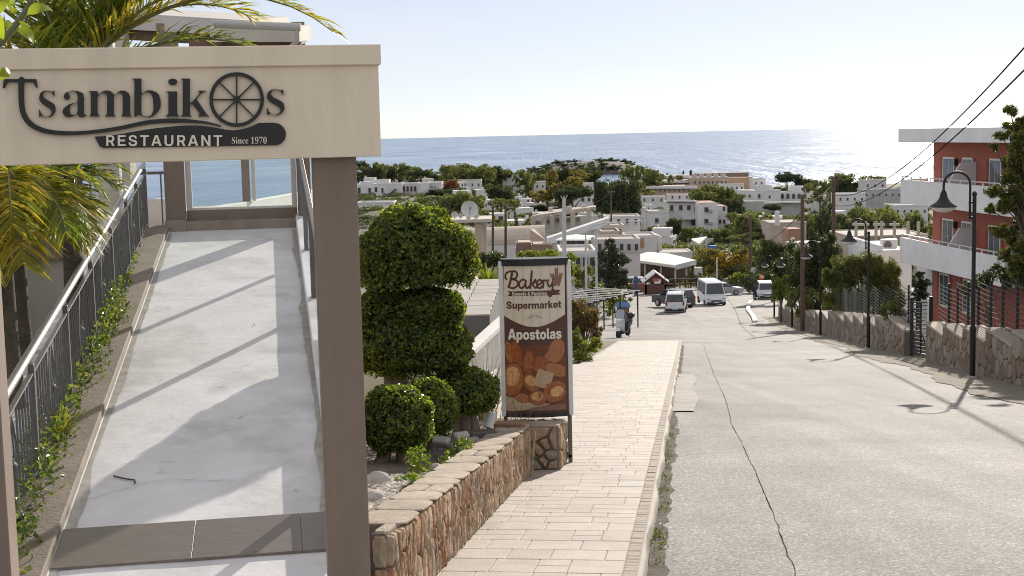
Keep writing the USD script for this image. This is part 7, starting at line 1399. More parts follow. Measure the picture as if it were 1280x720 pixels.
# left-hand hotels
T = bld('white_hotel', 'long white two-storey hotel with dark balconies behind the topiary dome', 510, 560, 'hotel')
block(T, 'wall', 446, 485, 231, 565, 10, TW[0], roofm=FLATR); block(T, 'wall', 466, 486, 226, 575, 10, TW[0], roofm=FLATR); block(T, 'wall', 467, 503, 230.5, 548, 10, TW[0], roofm=FLATR); block(T, 'wall', 500, 524, 230, 552, 10, TW[0], roofm=FLATR); block(T, 'wall', 522, 536, 230, 546, 12, TW[0], roofm=FLATR); block(T, 'side_wing', 535, 552, 229, 549, 14, TW[1], roofm=FLATR)
wins(T, 552, [(486.5 + k * 4.3, r, 3.2, 7) for k in range(5) for r in (236, 246)][::1], TAN); wins(T, 548, [(470, 237, 3, 6), (474, 247, 3, 5), (478, 238, 2.5, 6)], TDARK); wins(T, 549, [(523 + 0, 0, 0, 0)][:0] + [(540, 234, 2, 3), (544, 234, 2, 3), (541, 244, 3, 4)], TW[1]); wins(T, 565, [(449, 238, 3.5, 7), (455, 247, 3.5, 5), (462, 238, 3, 6)], TDARK)
wins(T, 552, [(505 + k * 4.6, 236, 3.2, 7) for k in range(4)] + [(505 + k * 4.6, 246, 3.2, 7) for k in range(4)], TAN)
st = [P(482, 247, 547.5), P(495, 236, 547.5)]; put(T, 'outside_stair', MB().bar(st[0], st[1], 1.2, 0.5), DARKR)
T = bld('white_wall_house', 'low white building with a long wall just above the topiary dome', 500, 420); block(T, 'wall', 446, 492, 254, 420, 10, TW[0], roofm=FLATR); block(T, 'wall', 488, 552, 256, 424, 8, TW[0], roofm=FLATR)
for px in (456, 467, 489): put(T, 'pier', MB().box(P(px, 256, 419.7) - (0, 0, 1), (0.8, 0.5, 4)), TW[0])
for k, (px0, px1, row, d, m, lab) in enumerate([(556, 602, 226, 640, 0, 'white house behind the rust-coloured tree, left of the round dark tree'), (628, 662, 220, 690, 0, 'white house with a bright side wall right of the round dark tree'), (655, 668, 219, 705, 3, 'tan house with a pitched roof beside the golden eucalyptus'), (452, 470, 214, 680, 0, 'white villa among the trees at the left end of the shore'), (483, 496, 212, 700, 1, 'pinkish white villa in the middle of the left trees'), (608, 628, 214, 740, 1, 'pale villa glimpsed between the shore trees'), (668, 682, 228, 640, 0, 'white house half hidden by the golden eucalyptus'), (728, 742, 230, 560, 1, 'white house between the umbrella pine and the big dark trees')]):
    T = bld('white_house', lab, (px0 + px1) / 2, d); mt = TAN if m == 3 else TW[m]; block(T, 'wall', px0, px1, row, d, 10, mt, roofm=TERRA if m == 3 else FLATR); w = px1 - px0
    wins(T, d, [(px0 + w * (i + 0.5) / max(2, int(w / 7)), row + 5 + 8 * j, 2.4, 4) for i in range(max(2, int(w / 7))) for j in range(2)], TW[1])
# resort rows before the sea
T = bld('resort', 'long low resort with tan bands and rows of pale terraces in front of the sea', 830, 640, 'hotel')
for row, d, px0, px1 in ((226, 650, 795, 866), (233, 630, 793, 872), (220, 668, 800, 864)):
    block(T, 'terrace_row', px0, px1, row, d, 12, TAN, roofm=FLATR, par=0); put(T, 'balcony_band', MB().bar(P(px0, row + 1.2, d - 0.8), P(px1, row + 1.2, d - 0.8), 1.2, 1.1), M('lilac_white', (0.60, 0.58, 0.60), rough=0.9))
    for px in np.arange(px0 + 2, px1 - 1, 6.0): wins(T, d, [(px, row + 5, 2.6, 3.6)], TW[2], M('pane_brown', (0.12, 0.07, 0.05), rough=0.4))
T = bld('resort', 'orange-tan hotel block with a dark flat roof right of the centre, before the sea', 905, 660, 'hotel')
block(T, 'wall', 864, 912, 222, 640, 14, TAN, roofm=FLATR, par=0); block(T, 'wall', 872, 936, 216.5, 672, 12, M('shade_brown', (0.20, 0.15, 0.13), rough=0.9), roofm=DARKR, par=0); block(T, 'wall', 908, 941, 223, 644, 12, M('apricot', (0.55, 0.37, 0.24), (0.48, 0.32, 0.21), scale=0.3, rough=0.9), roofm=FLATR); block(T, 'white_front', 898, 930, 231, 625, 8, TW[0], roofm=FLATR)
wins(T, 640, [(869 + 5.5 * k, 228, 2.8, 4) for k in range(8)], TW[2]); wins(T, 625, [(903 + 6 * k, 235, 2.6, 4) for k in range(5)], TW[1])
for k in range(5): put(T, 'roof_box', MB().box(P(868 + 9 * k, 219.5, 645), (2.2, 2, 1.6)), TW[2])
T = bld('white_house', 'stepped white house with a tower-like upper cube, right of the centre', 950, 540); block(T, 'wall', 930, 976, 239, 540, 9, TW[0], roofm=FLATR); block(T, 'wall', 948, 965, 233, 545, 8, TW[0], roofm=FLATR); block(T, 'wall', 941, 957, 224.5, 556, 8, TW[0], roofm=FLATR); put(T, 'pyramid_roof', MB().hull([P(930, 239, 540), P(950, 239, 540), P(940, 236.5, 544), P(930, 239, 548), P(950, 239, 548)]), TW[0]); wins(T, 540, [(937, 245, 3.5, 4), (949, 245, 3.5, 6), (962, 246, 3, 4)], TW[1]); wins(T, 556, [(945, 229, 2.2, 3), (952, 229, 2.2, 3)], TW[1])
T = bld('arcade_house', 'white house with a row of dark arches behind the grey wall', 992, 545); block(T, 'wall', 974, 1014, 241, 545, 10, TW[0], roofm=FLATR); block(T, 'wall', 990, 1008, 234, 552, 8, TW[0], roofm=FLATR)
for px in (978, 985, 992, 999, 1006): 
    c = P(px, 245, 544.9); put(T, 'arch', MB().poly(Polygon([(-.6, -1), (.6, -1)] + [(.6 * math.cos(a), .3 + .6 * math.sin(a)) for a in np.linspace(0, math.pi, 9)]), c, (1, 0, 0), (0, 0, 1), 0.08), TDARK)
T = bld('long_wall', 'long grey-green retaining wall with a white top edge, right of the large white house', 962, 470, 'wall'); block(T, 'wall', 922, 955, 252, 470, 1.2, GREYW); block(T, 'wall', 953, 1003, 253.5, 473, 1.2, GREYW); put(T, 'coping', MB().bar(P(922, 251.6, 470), P(1003, 253, 473), 1.5, 0.5), TW[0])
# right-hand houses towards the red building
for px0, px1, row, d, mt, lab in [(1046, 1082, 243, 480, TW[0], 'low white building right of the pole with the cables'), (1080, 1108, 226, 560, TW[1], 'grey-lilac block on the shore left of the red building'), (1079, 1128, 237.5, 500, GREYW, 'grey flat-roofed building below the cables, left of the red building'), (1118, 1160, 258, 330, TW[0], 'white low roof right below the end of the upper balcony'), (1020, 1046, 246, 520, TW[1], 'pale house just left of the pole with the cables')]:
    T = bld('town_house', lab, (px0 + px1) / 2, d); block(T, 'wall', px0, px1, row, d, 9, mt, roofm=FLATR); w = px1 - px0; wins(T, d, [(px0 + w * (i + 0.5) / int(w / 8), row + 6, 2.8, 4) for i in range(int(w / 8))], TW[1])
T = bld('terrace_bar', 'beige flat-roofed building with open posts above the dark conifers', 1095, 190, 'building')
block(T, 'low_wall', 1062, 1160, 296, 190, 12, BEIGE, roofm=FLATR, par=0.2)
for px in (1070, 1082, 1095, 1102, 1118, 1135, 1148): put(T, 'post', MB().box(P(px, 289, 189.5), (0.35, 0.35, 2.6)), BEIGE)
for px0, px1 in ((1066, 1086), (1092, 1106), (1112, 1124)): put(T, 'beam', MB().bar(P(px0, 280.5, 189.5), P(px1, 280.5, 189.5), 0.4, 0.35), TW[2])
T = bld('beige_house', 'beige low roofs with a small white chimney beyond the far car lot', 985, 300); block(T, 'wall', 962, 1008, 279, 300, 10, BEIGE, roofm=FLATR, par=0.2); block(T, 'wall', 985, 1003, 287, 280, 6, M('brick_tan', (0.36, 0.20, 0.13), (0.30, 0.17, 0.11), scale=1, rough=0.9), roofm=TERRA, par=0); put(T, 'chimney', MB().box(P(971.5, 273, 299), (0.9, 0.9, 3.0)), TW[0])
T = bld('trailer', 'dark red trailer parked on the far lot below the garden', 953, 312, 'trailer'); p = A(953, 312); put(T, 'body', MB().box(p + (0, 0, 1.1), (2.9, 1.8, 1.2), None, 0.06), M('dark_red', (0.10, 0.035, 0.035), rough=0.5))
for sx in (-0.9, 0.9): put(T, 'wheel', MB().lathe(p + (sx, -0.92, 0.4), [(0, 0), (0.4, 0), (0.4, 0.2), (0, 0.2)], 14, (0, 1, 0)), TYRE)
lot = MB(); q = [P(880, 321, 232), P(980, 306, 300), P(905, 304, 300), P(868, 313, 250)]
v = [];
for i in range(9):
    for j in range(9):
        u, w = i / 8, j / 8; x, y = (q[0] * (1 - u) * (1 - w) + q[1] * u * (1 - w) + q[2] * u * w + q[3] * (1 - u) * w)[:2]; v.append((x, y, float(ground(x, y)) + 0.9))
lot.raw(v, [[i * 9 + k, i * 9 + k + 1, (i + 1) * 9 + k + 1, (i + 1) * 9 + k] for i in range(8) for k in range(8)]); solo('car_lot', lot, M('pale_asphalt', (0.40, 0.38, 0.36), (0.34, 0.32, 0.30), scale=0.6, rough=0.95), kind='structure', smooth=True)
T = bld('garden_canopy', 'white sloping canopy with a blue cover beside it, left of the far lot', 885, 225, 'canopy'); e = [P(864, 300, 226), P(884, 297, 232), P(874, 306, 222), P(868, 303, 221)]; put(T, 'roof', MB().hull([p + (0, 0, dz) for p in e for dz in (0, 0.2)]), TW[0]); put(T, 'side_panel', MB().hull([p + (0, dy, 0) for p in (P(884, 298, 228), P(893, 298, 228), P(884, 306, 228), P(878, 309, 228)) for dy in (0, 0.2)]), GREYW)
for px in (868, 876, 883): a, b = A(px, 226), P(px, 300, 226); put(T, 'post', MB().box(((a[0] + b[0]) / 2, 226, (a[2] + b[2]) / 2), (0.2, 0.2, b[2] - a[2])), TW[1])
p = P(890, 309, 226); put(T, 'blue_awning', MB().box(p, (1.5, 1.0, 0.6), None, 0.05), M('blue_cover', (0.06, 0.15, 0.36), rough=0.5))
# centre-left: vaulted white building, dish house, pergola building and the roofs before it
T = bld('vaulted_building', 'long white building with a pale curved roof left of the bakery sign', 625, 215, 'building')
a, b = P(566, 306, 214), P(682, 300, 222); zb = float(ground(a[0], 214)) - 1.5; R_ = 2.6; v = []
for q in (a, b):
    for t in np.linspace(0, math.pi, 13): v.append((q[0], q[1] + 4.0 - 4.0 * math.cos(t), q[2] - 0.3 + R_ * math.sin(t) * 0.95))
put(T, 'roof', MB().hull(v), BEIGE); put(T, 'wall', MB().hull([(q[0] + sx, q[1] + dy, z) for q, sx in ((a, 0.1), (b, -0.1)) for dy in (0.1, 7.9) for z in (zb, a[2] - 0.25)]), TW[0]); wins(T, 214.5, [(585, 312, 10, 10), (604, 314, 8, 8), (648, 314, 9, 9), (662, 313, 6, 8)], TW[1]); put(T, 'gable', MB().hull([P(662, 286, 213.8), P(682, 300, 214.5), P(663, 300, 213.8), P(668, 286, 216)]), M('pink_plaster', (0.46, 0.34, 0.27), rough=0.9))
T = bld('dish_house', 'flat-roofed house with five white satellite dishes, right of the topiary dome', 588, 148); p0 = P(562, 275, 148); p1 = P(614, 275, 148)
put(T, 'roof', MB().box(((p0[0] + p1[0]) / 2, 151, p0[2] - 0.15), (p1[0] - p0[0], 6.5, 0.35), None, 0.03), TW[2])
for px, d in ((598, 148.4), (568, 148.4), (604, 153)): t = P(px, 278, d); g_ = A(px, d); put(T, 'post', MB().box((t[0], d, (t[2] + g_[2]) / 2), (0.75, 0.6, t[2] - g_[2])), M('pink_plaster', (0, 0, 0)) if px == 598 else TW[2])
block(T, 'wall', 548, 578, 288, 152, 5, TW[1]); put(T, 'lamp_arm', MB().hull([P(576, 293, 146), P(582, 286, 146), P(583, 288, 146), P(577, 296, 146.2)]), TW[0])
DISH = M('dish_white', (0.62, 0.60, 0.57), (0.54, 0.52, 0.49), scale=2, rough=0.6)
for k, (px, row, rr, lab) in enumerate([(586.5, 263, 0.92, 'large white satellite dish, biggest of the five on the flat roof'), (568, 269, 0.36, 'leftmost small satellite dish on the flat roof'), (575.5, 270, 0.27, 'smallest satellite dish, between the leftmost and the large one'), (595, 270, 0.34, 'small satellite dish just right of the large one'), (585, 272, 0.2, 'tiny satellite dish below the large one')]):
    c = P(px, row, 148.6); T = thing('satellite_dish', lab, 'satellite dish', c, world=True, group='satellite dishes on the flat roof'); ax = unit((0.15, -0.93, 0.33))
    put(T, 'bowl', MB().lathe(c, [(0, 0.0), (rr * 0.5, 0.04 * rr / 0.4), (rr * 0.8, 0.12 * rr / 0.4), (rr, 0.2 * rr / 0.4), (rr * 1.01, 0.18 * rr / 0.4), (rr * 0.8, 0.09 * rr / 0.4), (rr * 0.5, 0.0), (0, -0.04)], 24, ax), DISH, smooth=40)
    put(T, 'feed_arm', MB().tube([c - (0, 0, rr * 0.9), c + ax * rr * 0.95], rr * 0.035, 5), GREYP); put(T, 'feed_horn', MB().ball(c + ax * rr * 0.95, rr * 0.13, 1), GREYP); put(T, 'mount', MB().tube([c - ax * 0.05, (c[0], c[1] + 0.1, p0[2])], rr * 0.09, 6), GREYP)
T = bld('pergola_building', 'beige open-fronted building with flat roof and square columns behind the white masts', 705, 272, 'building')
e = [P(664, 270, 285), P(745, 258, 272), P(745, 256.5, 284), P(690, 262, 292)]; put(T, 'roof', MB().hull([p + (0, 0, dz) for p in e for dz in (0, -0.7)]), BEIGE)
for px, d, r0, r1 in ((666, 284, 272, 291), (680, 281, 270, 290), (690, 279, 269, 289), (702, 277, 267, 288), (716, 275, 264, 286), (736, 272.5, 260, 282)):
    a, b = P(px, r0, d), P(px, r1 + 6, d); put(T, 'column', MB().box((a[0], d, (a[2] + b[2]) / 2), (0.9, 0.8, a[2] - b[2])), BEIGE)
bq = P(705, 278, 286); put(T, 'back_wall', MB().box((bq[0], 290, bq[2] - 2), (13, 0.4, 6)), TW[0]); wins(T, 289.5, [(672, 278, 8, 6), (685, 277, 8, 6), (697, 276, 8, 6), (711, 275, 8, 6), (722, 274, 7, 7)], TW[0], M('pane_mix', (0.35, 0.30, 0.26), (0.10, 0.08, 0.07), scale=2.0, rough=0.6))
for px in (688, 706, 712, 730): put(T, 'roof_unit', MB().box(P(px, 262 - (px - 688) * 0.08, 280), (0.9, 0.9, 0.8)), TW[2])
T = bld('white_roof_edge', 'sloping white roof edge running up to the right behind the masts', 722, 178, 'roof'); v = [p + (0, dy, dz) for p in (P(684, 298, 175), P(762, 272, 190)) for dy in (0, 3.0) for dz in (0, -0.85)]; put(T, 'fascia', MB().hull(v), TW[0]); 
for px, r0, d in ((690, 298, 176), (715, 290, 180), (740, 282, 186)): a, b = P(px, r0, d + 1), A(px, d + 1); put(T, 'post', MB().box((a[0], d + 1, (a[2] + b[2]) / 2), (0.35, 0.35, a[2] - b[2])), TW[1])
T = bld('shop_pavilion', 'small pavilion with a bright white tent roof between the white masts', 720, 158, 'pavilion'); e = [P(694, 301, 158), P(733, 301, 158), P(742, 296, 166), P(708, 296, 166)]; put(T, 'roof', MB().hull([p + (0, 0, dz) for p in e for dz in (0, 0.15)] + [P(718, 293, 162)]), WFRAME)
for px in (698, 708, 720, 731): a, b = P(px, 301, 158.5), A(px, 158.5); put(T, 'post', MB().box((a[0], 158.5, (a[2] + b[2]) / 2), (0.18, 0.18, a[2] - b[2])), GREYP)
bq = P(716, 308, 161); put(T, 'glazing', MB().box(bq - (0, 0, 0.4), (2.6, 0.2, 2.2)), TDARK); put(T, 'counter', MB().box(bq - (0.3, 1.5, 1.2), (2.6, 0.5, 1.0)), TAN)
T = bld('wooden_shed', 'brown slatted wooden sheds right of the vaulted white building', 668, 176, 'shed'); 
for px0, px1, r, d in ((645, 665, 304, 176), (664, 690, 306, 174)): block(T, 'wall', px0, px1, r, d, 4, M('slatted_brown', (0.25, 0.16, 0.115), (0.17, 0.105, 0.075), scale=2.5, rough=0.85, stretch=(3, 3, 0.3)), roofm=BEIGE, par=0)
for px0, px1, row, d, mt, rf, lab in [(748, 780, 284, 232, TW[2], BEIGE, 'low beige-roofed house right of the masts'), (757, 800, 272, 300, TW[0], BEIGE, 'white house with beige roof under the big dark trees'), (752, 775, 292, 215, TAN, DARKR, 'brown shop block with a dark flat roof right of the masts'), (795, 815, 258, 420, TW[0], FLATR, 'bright white low roof left of the large white house'), (800, 832, 247, 470, TW[0], FLATR, 'white terrace house below the resort on the left'), (836, 872, 244, 500, TW[0], TERRA, 'white house with a terracotta roof behind the large white house'), (872, 900, 249, 480, TW[2], TERRA, 'cream house with terracotta roof right behind the large white house'), (745, 800, 302, 190, TW[1], BEIGE, 'low pale roof left of the cube house'), (700, 745, 318, 140, TW[0], FLATR, 'white low roof behind the bakery sign, between the masts')]:
    T = bld('town_house', lab, (px0 + px1) / 2, d); block(T, 'wall', px0, px1, row, d, 8, mt, roofm=rf); w = px1 - px0; n = max(2, int(w / 9)); wins(T, d, [(px0 + w * (i + 0.5) / n, row + 1300 / d, 1000 / d + 0.6, 2000 / d) for i in range(n)], TW[1])

# small white houses scattered through the rest of the town: one model, many copies
def small_house():
    T = thing('small_house', 'small white flat-roofed house far off among the trees', 'house', (0, 0, 0), group='small white houses scattered through the town')
    put(T, 'wall', MB().box((0, 0, 1.2), (9, 7, 5.2)), TW[0]); put(T, 'upper_wall', MB().box((1.6, 0.4, 5.1), (5.2, 5.6, 2.8)), TW[0]); put(T, 'roof', MB().box((0, 0, 3.84), (8.4, 6.4, 0.1)), FLATR)
    for x in (-3, -0.8, 3): w = put(T, 'window', MB().box((x, -3.52, 2.3), (1.1, 0.1, 1.2)), WOODW); put(w, 'pane', MB().box((x, -3.56, 2.3), (0.85, 0.1, 0.95)), TDARK)
    put(T, 'door', MB().box((1.2, -3.52, 1.6), (1.0, 0.1, 2.2)), WOODW)
    for x in (0.4, 2.8): w = put(T, 'window', MB().box((x, -2.42, 5.2), (1.1, 0.1, 1.2)), WOODW); put(w, 'pane', MB().box((x, -2.46, 5.2), (0.85, 0.1, 0.95)), TDARK)
    for s_ in (-1, 1): put(T, 'parapet', MB().box((0, s_ * 3.4, 3.95), (9.1, 0.22, 0.4)), TW[0])
    put(T, 'water_tank', MB().lathe((-3, 1.5, 3.9), [(0, 0), (0.5, 0), (0.5, 1.0), (0, 1.05)], 12), DISH); put(T, 'chimney', MB().box((3.4, 2, 6.9), (0.6, 0.6, 1.0)), TW[0])
    return T
SH = small_house(); first = True; extra = [(455, 600), (478, 690), (512, 690), (548, 700), (590, 560), (612, 590), (630, 640), (668, 560), (600, 420), (570, 430), (660, 450), (685, 430), (720, 560), (640, 350)]
spots = [(470, 640), (500, 660), (535, 640), (570, 600), (590, 690), (640, 560), (655, 600), (700, 520), (735, 470), (760, 520), (785, 560), (800, 520), (815, 600), (845, 560), (870, 560), (895, 540), (915, 580), (935, 610), (965, 640), (990, 620), (1015, 600), (1040, 640), (1062, 600), (1085, 640), (1110, 600), (1130, 560), (905, 440), (925, 400), (1020, 430), (1050, 390), (1075, 420), (1100, 380), (1125, 430), (790, 430), (770, 380), (745, 350), (720, 390), (700, 340), (655, 330), (690, 300), (640, 420), (600, 470), (610, 380), (575, 480), (1030, 330), (1120, 300), (990, 380), (960, 360), (830, 330), (765, 262), (735, 255), (1010, 250), (1060, 250), (1045, 290), (905, 690), (930, 720), (860, 720), (805, 690), (755, 700), (1005, 720), (1050, 730), (1090, 720)]
for px, d in [q for i_, q in enumerate(spots) if i_ % 3 != 1] + extra:
    b = A(px + rng.uniform(-4, 4), d + rng.uniform(-12, 12), -0.2); sc = rng.uniform(0.75, 1.25); rz = rng.choice([0, 0.35, -0.4, 1.45, 1.8, 3.3]) + rng.normal(0, 0.1)
    if first:
        pr_ = stage.GetPrimAtPath(SH.path); pr_.GetAttribute('xformOp:translate').Set(Gf.Vec3d(*map(float, b))); pr_.GetAttribute('xformOp:rotateZ').Set(math.degrees(rz)); first = False
    else: copy(SH, b, rz, scale=(sc, sc, sc * rng.uniform(0.75, 1.0)))

# ------------------------------------------------------------------ trees of the town
FARD = leafmat('far_dark_leaf', (0.045, 0.060, 0.038), (0.078, 0.096, 0.056), (0.13, 0.14, 0.08), trans=0.25, rough=0.7, spec=0.2)
FARM = leafmat('far_green_leaf', (0.085, 0.102, 0.05), (0.15, 0.165, 0.08), (0.24, 0.235, 0.115), trans=0.35, rough=0.7, spec=0.2)
FARG = leafmat('golden_leaf', (0.12, 0.10, 0.04), (0.20, 0.16, 0.06), (0.30, 0.23, 0.09), trans=0.3, rough=0.7, spec=0.2)
FARR = leafmat('rust_tree_leaf', (0.18, 0.085, 0.05), (0.27, 0.13, 0.075), (0.34, 0.19, 0.11), trans=0.3, rough=0.7, spec=0.2)
def proto(name, label, kind, mat, seed, group=None, cat='tree'):
    T = thing(name, label, cat, (0, 0, 0), group=group); mb = MB(); r = np.random.default_rng(seed); H = 10.0; cl = []
    if kind == 'umbrella': cl = [(r.uniform(-3.6, 3.6), r.uniform(-3.6, 3.6), r.uniform(6.8, 8.3), r.uniform(1.6, 2.4), 1.1) for _ in range(16)] + [(0, 0, 8.2, 3.4, 1.5)]
    elif kind == 'round': cl = [(0, 0, 5.6, 3.6, 3.6)] + [(3.0 * math.cos(a) * q, 3.0 * math.sin(a) * q, 5.2 + 3.4 * r.uniform(-0.7, 0.95) * (1 - 0.5 * q), r.uniform(1.2, 1.9), r.uniform(1.1, 1.6)) for a, q in zip(r.uniform(0, 6.28, 15), r.uniform(0.4, 1.0, 15))]
    elif kind == 'loose': cl = [(r.normal(0, 2.0), r.normal(0, 2.0), r.uniform(3.0, 9.0), r.uniform(1.1, 1.9), r.uniform(0.9, 1.6)) for _ in range(17)]
    elif kind == 'cypress': cl = [(r.normal(0, 0.25), r.normal(0, 0.25), z, 1.25 * (1 - (z / 10.6) ** 2) + 0.25, 1.0) for z in np.linspace(1.0, 9.6, 11)]
    elif kind == 'shrub': cl = [(r.normal(0, 2.2), r.normal(0, 2.2), r.uniform(0.8, 4.5), r.uniform(1.3, 2.3), r.uniform(1.0, 2.0)) for _ in range(11)]
    for x, y, z, a, b in cl:
        n_ = int(105 * a * b) + 50; clump(mb, (x, y, z), (a * 0.75, a * 0.75, b * 0.75), int(n_ * 0.45), 0.55, r, shell=0.4, lump=0.4, seed=seed, tilt=0.9, aspect=0.6)
        for q in sphere_pts(6, r): clump(mb, np.array((x, y, z)) + q * (a, a, b) * r.uniform(0.55, 0.95), np.array((a, a, b)) * r.uniform(0.25, 0.45), int(n_ * 0.1), 0.5, r, shell=0.1, lump=0.5, seed=seed, tilt=1.0, aspect=0.55)
    put(T, 'crown', mb, mat); lo_ = 0.35 if kind == 'shrub' else 1.0; put(T, 'trunk', MB().tube([(0, 0, -0.6), (0.1, 0, 3.0 * lo_), (0, 0.1, 6.5 * lo_)], [0.38, 0.3, 0.16], 7), BARKD)
    for a in (0.4, 2.3, 4.4) if kind not in ('shrub', 'cypress') else (): put(T, 'limb', MB().tube([(0.05, 0, 3.2), (1.2 * math.cos(a), 1.2 * math.sin(a), 5.2), (2.4 * math.cos(a), 2.4 * math.sin(a), 6.6)], [0.18, 0.13, 0.05], 5), BARKD)
    return [T, kind, False, label]
GR_ = 'trees scattered between the houses of the town'; GS_ = 'trees in the long belt along the shore'
PR = {'umbrella': proto('umbrella_pine', 'dark umbrella pine between the houses of the town', 'umbrella', FARD, 1, GR_), 'round': proto('round_tree', 'dense dark round tree between the houses of the town', 'round', FARD, 2, GR_), 'green': proto('broadleaf_tree', 'mid-green loose tree between the houses of the town', 'loose', FARM, 3, GR_),
      'cypress': proto('cypress', 'slim dark cypress on the skyline before the sea', 'cypress', FARD, 4, 'slim cypresses before the sea'), 'gold': proto('eucalyptus', 'tall golden-green eucalyptus left of the big dark trees', 'loose', FARG, 5), 'rust': proto('rust_tree', 'rust-coloured round tree behind the topiary dome', 'round', FARR, 6), 'shrub': proto('town_shrub', 'rounded green bush in the gardens of the town', 'shrub', FARM, 7, 'bushes in the gardens of the town', 'shrub'), 'dshrub': proto('dark_shrub', 'dark bush in the gardens of the town', 'shrub', FARD, 8, 'bushes in the gardens of the town', 'shrub')}
def plant(kind, px, d, top, wpx, label=None, group=None, spread=1.0):
    T, k, used, gl = PR[kind]; label = label or gl; b = A(px, d, -0.1); t = P(px, top, d); h = max(1.2, t[2] - b[2]); nat = {'umbrella': 10.5, 'round': 7.6, 'loose': 5.6, 'cypress': 2.8, 'shrub': 7.0}[k]; Ht = {'umbrella': 9.7, 'round': 9.4, 'loose': 9.6, 'cypress': 10.6, 'shrub': 5.6}[k]
    sx = wpx * d / FOCAL / nat; sc = (sx, sx, h / Ht); rz = float(rng.uniform(0, 6.28))
    if not used:
        PR[kind][2] = True; p = stage.GetPrimAtPath(T.path)
        for n_, v_ in (('translate', Gf.Vec3d(*map(float, b))), ('rotateZ', math.degrees(rz)), ('scale', Gf.Vec3f(*map(float, sc)))): p.GetAttribute('xformOp:' + n_).Set(v_)
        tag(p, label, None, group)
    else: copy(T, b, rz, label, group, sc)
for kind, px, d, top, w, lab in [('round', 626, 520, 224, 44, 'big round dark tree standing alone left of the golden eucalyptus'), ('gold', 700, 520, 211, 46, None), ('umbrella', 716, 470, 231, 56, 'wide umbrella pine in front of the golden eucalyptus'), ('umbrella', 735, 640, 208, 44, 'umbrella pine before the headland'), ('round', 757, 400, 213, 34, 'left one of the two big dark trees before the resort'), ('round', 782, 405, 212, 40, 'right one of the two big dark trees before the resort'), ('round', 770, 395, 216, 36, 'big dark tree in the middle of the dark clump'), ('green', 795, 560, 207, 24, 'green tree just right of the headland'),
                              ('round', 575, 470, 230, 44, 'dark round tree right of the white hotel'), ('round', 548, 480, 234, 34, 'dark tree half hiding the end of the white hotel'), ('green', 565, 300, 240, 44, 'bushy green tree above the dish house'), ('green', 600, 330, 244, 40, 'bushy green tree right above the satellite dishes'), ('rust', 565, 560, 222, 22, None), ('umbrella', 985, 640, 214, 34, 'broad dark pine on the shore right of the stepped white house'), ('round', 1002, 640, 217, 22, 'dark tree next to the broad pine on the shore'), ('round', 1014, 650, 219, 20, 'tree at the right end of the shore clump'), ('round', 975, 600, 229, 20, 'small dark tree below the broad shore pine'),
                              ('cypress', 835, 690, 216, 9, None), ('cypress', 855, 690, 213, 8, None), ('cypress', 864, 690, 212, 10, None), ('cypress', 823, 690, 212, 10, None), ('cypress', 940, 640, 221, 5, None), ('green', 822, 640, 214, 26, 'green tree on the skyline left of the resort'), ('green', 892, 430, 232, 34, 'green tree behind the large white house'), ('green', 908, 440, 236, 30, 'bright green tree right behind the large white house'), ('round', 918, 420, 240, 30, 'dark tree between the large white house and the grey wall'), ('green', 880, 450, 236, 22, None),
                              ('round', 842, 350, 267, 21, 'dark evergreen in front of the large white house'), ('green', 1062, 600, 217, 34, 'tall tree clump on the shore right of the pole'), ('round', 1052, 590, 218, 30, 'dark tall tree clump on the shore, right of the pole'), ('round', 1072, 600, 222, 22, None), ('round', 1040, 560, 222, 16, None), ('green', 1025, 500, 226, 20, None), ('round', 700, 700, 205, 30, None), ('round', 770, 330, 255, 30, 'dark tree base left of the large white house'), ('shrub', 815, 350, 281, 22, None), ('shrub', 858, 352, 283, 24, None), ('shrub', 905, 340, 284, 30, None), ('shrub', 930, 350, 266, 40, None), ('shrub', 950, 380, 262, 44, None), ('shrub', 975, 370, 268, 40, None), ('dshrub', 920, 360, 272, 34, None), ('dshrub', 1030, 300, 258, 44, None), ('dshrub', 1018, 310, 252, 30, None), ('shrub', 1000, 330, 266, 30, None), ('shrub', 1105, 300, 256, 50, None), ('shrub', 1085, 290, 262, 36, None), ('shrub', 1140, 280, 262, 44, None), ('dshrub', 1065, 320, 254, 36, None), ('shrub', 1120, 180, 300, 30, None), ('shrub', 960, 205, 300, 50, None), ('shrub', 985, 180, 304, 40, None), ('dshrub', 945, 195, 314, 44, None), ('shrub', 905, 200, 322, 30, None), ('shrub', 862, 232, 303, 44, None), ('shrub', 845, 240, 304, 40, None), ('shrub', 880, 212, 318, 30, None), ('shrub', 925, 185, 326, 34, None), ('dshrub', 965, 165, 322, 40, None), ('shrub', 745, 225, 300, 40, None), ('dshrub', 775, 240, 300, 24, None), ('dshrub', 655, 250, 268, 20, None), ('shrub', 640, 260, 275, 30, None), ('shrub', 685, 300, 268, 30, None)]:
    plant(kind, px, d, top, w, lab)
for i, px in enumerate(np.arange(447, 742, 6.5)):
    d = rng.uniform(620, 790); kind = ['round', 'green', 'umbrella', 'green', 'round'][int(rng.integers(0, 5))]; top = 205.5 + 6 * math.sin(px * 0.05) + rng.uniform(-2, 10) + (4 if px > 680 else 0)
    plant(kind, px + rng.uniform(-3, 3), d, top, rng.uniform(14, 34), 'tree in the long dark belt along the shore', GS_)
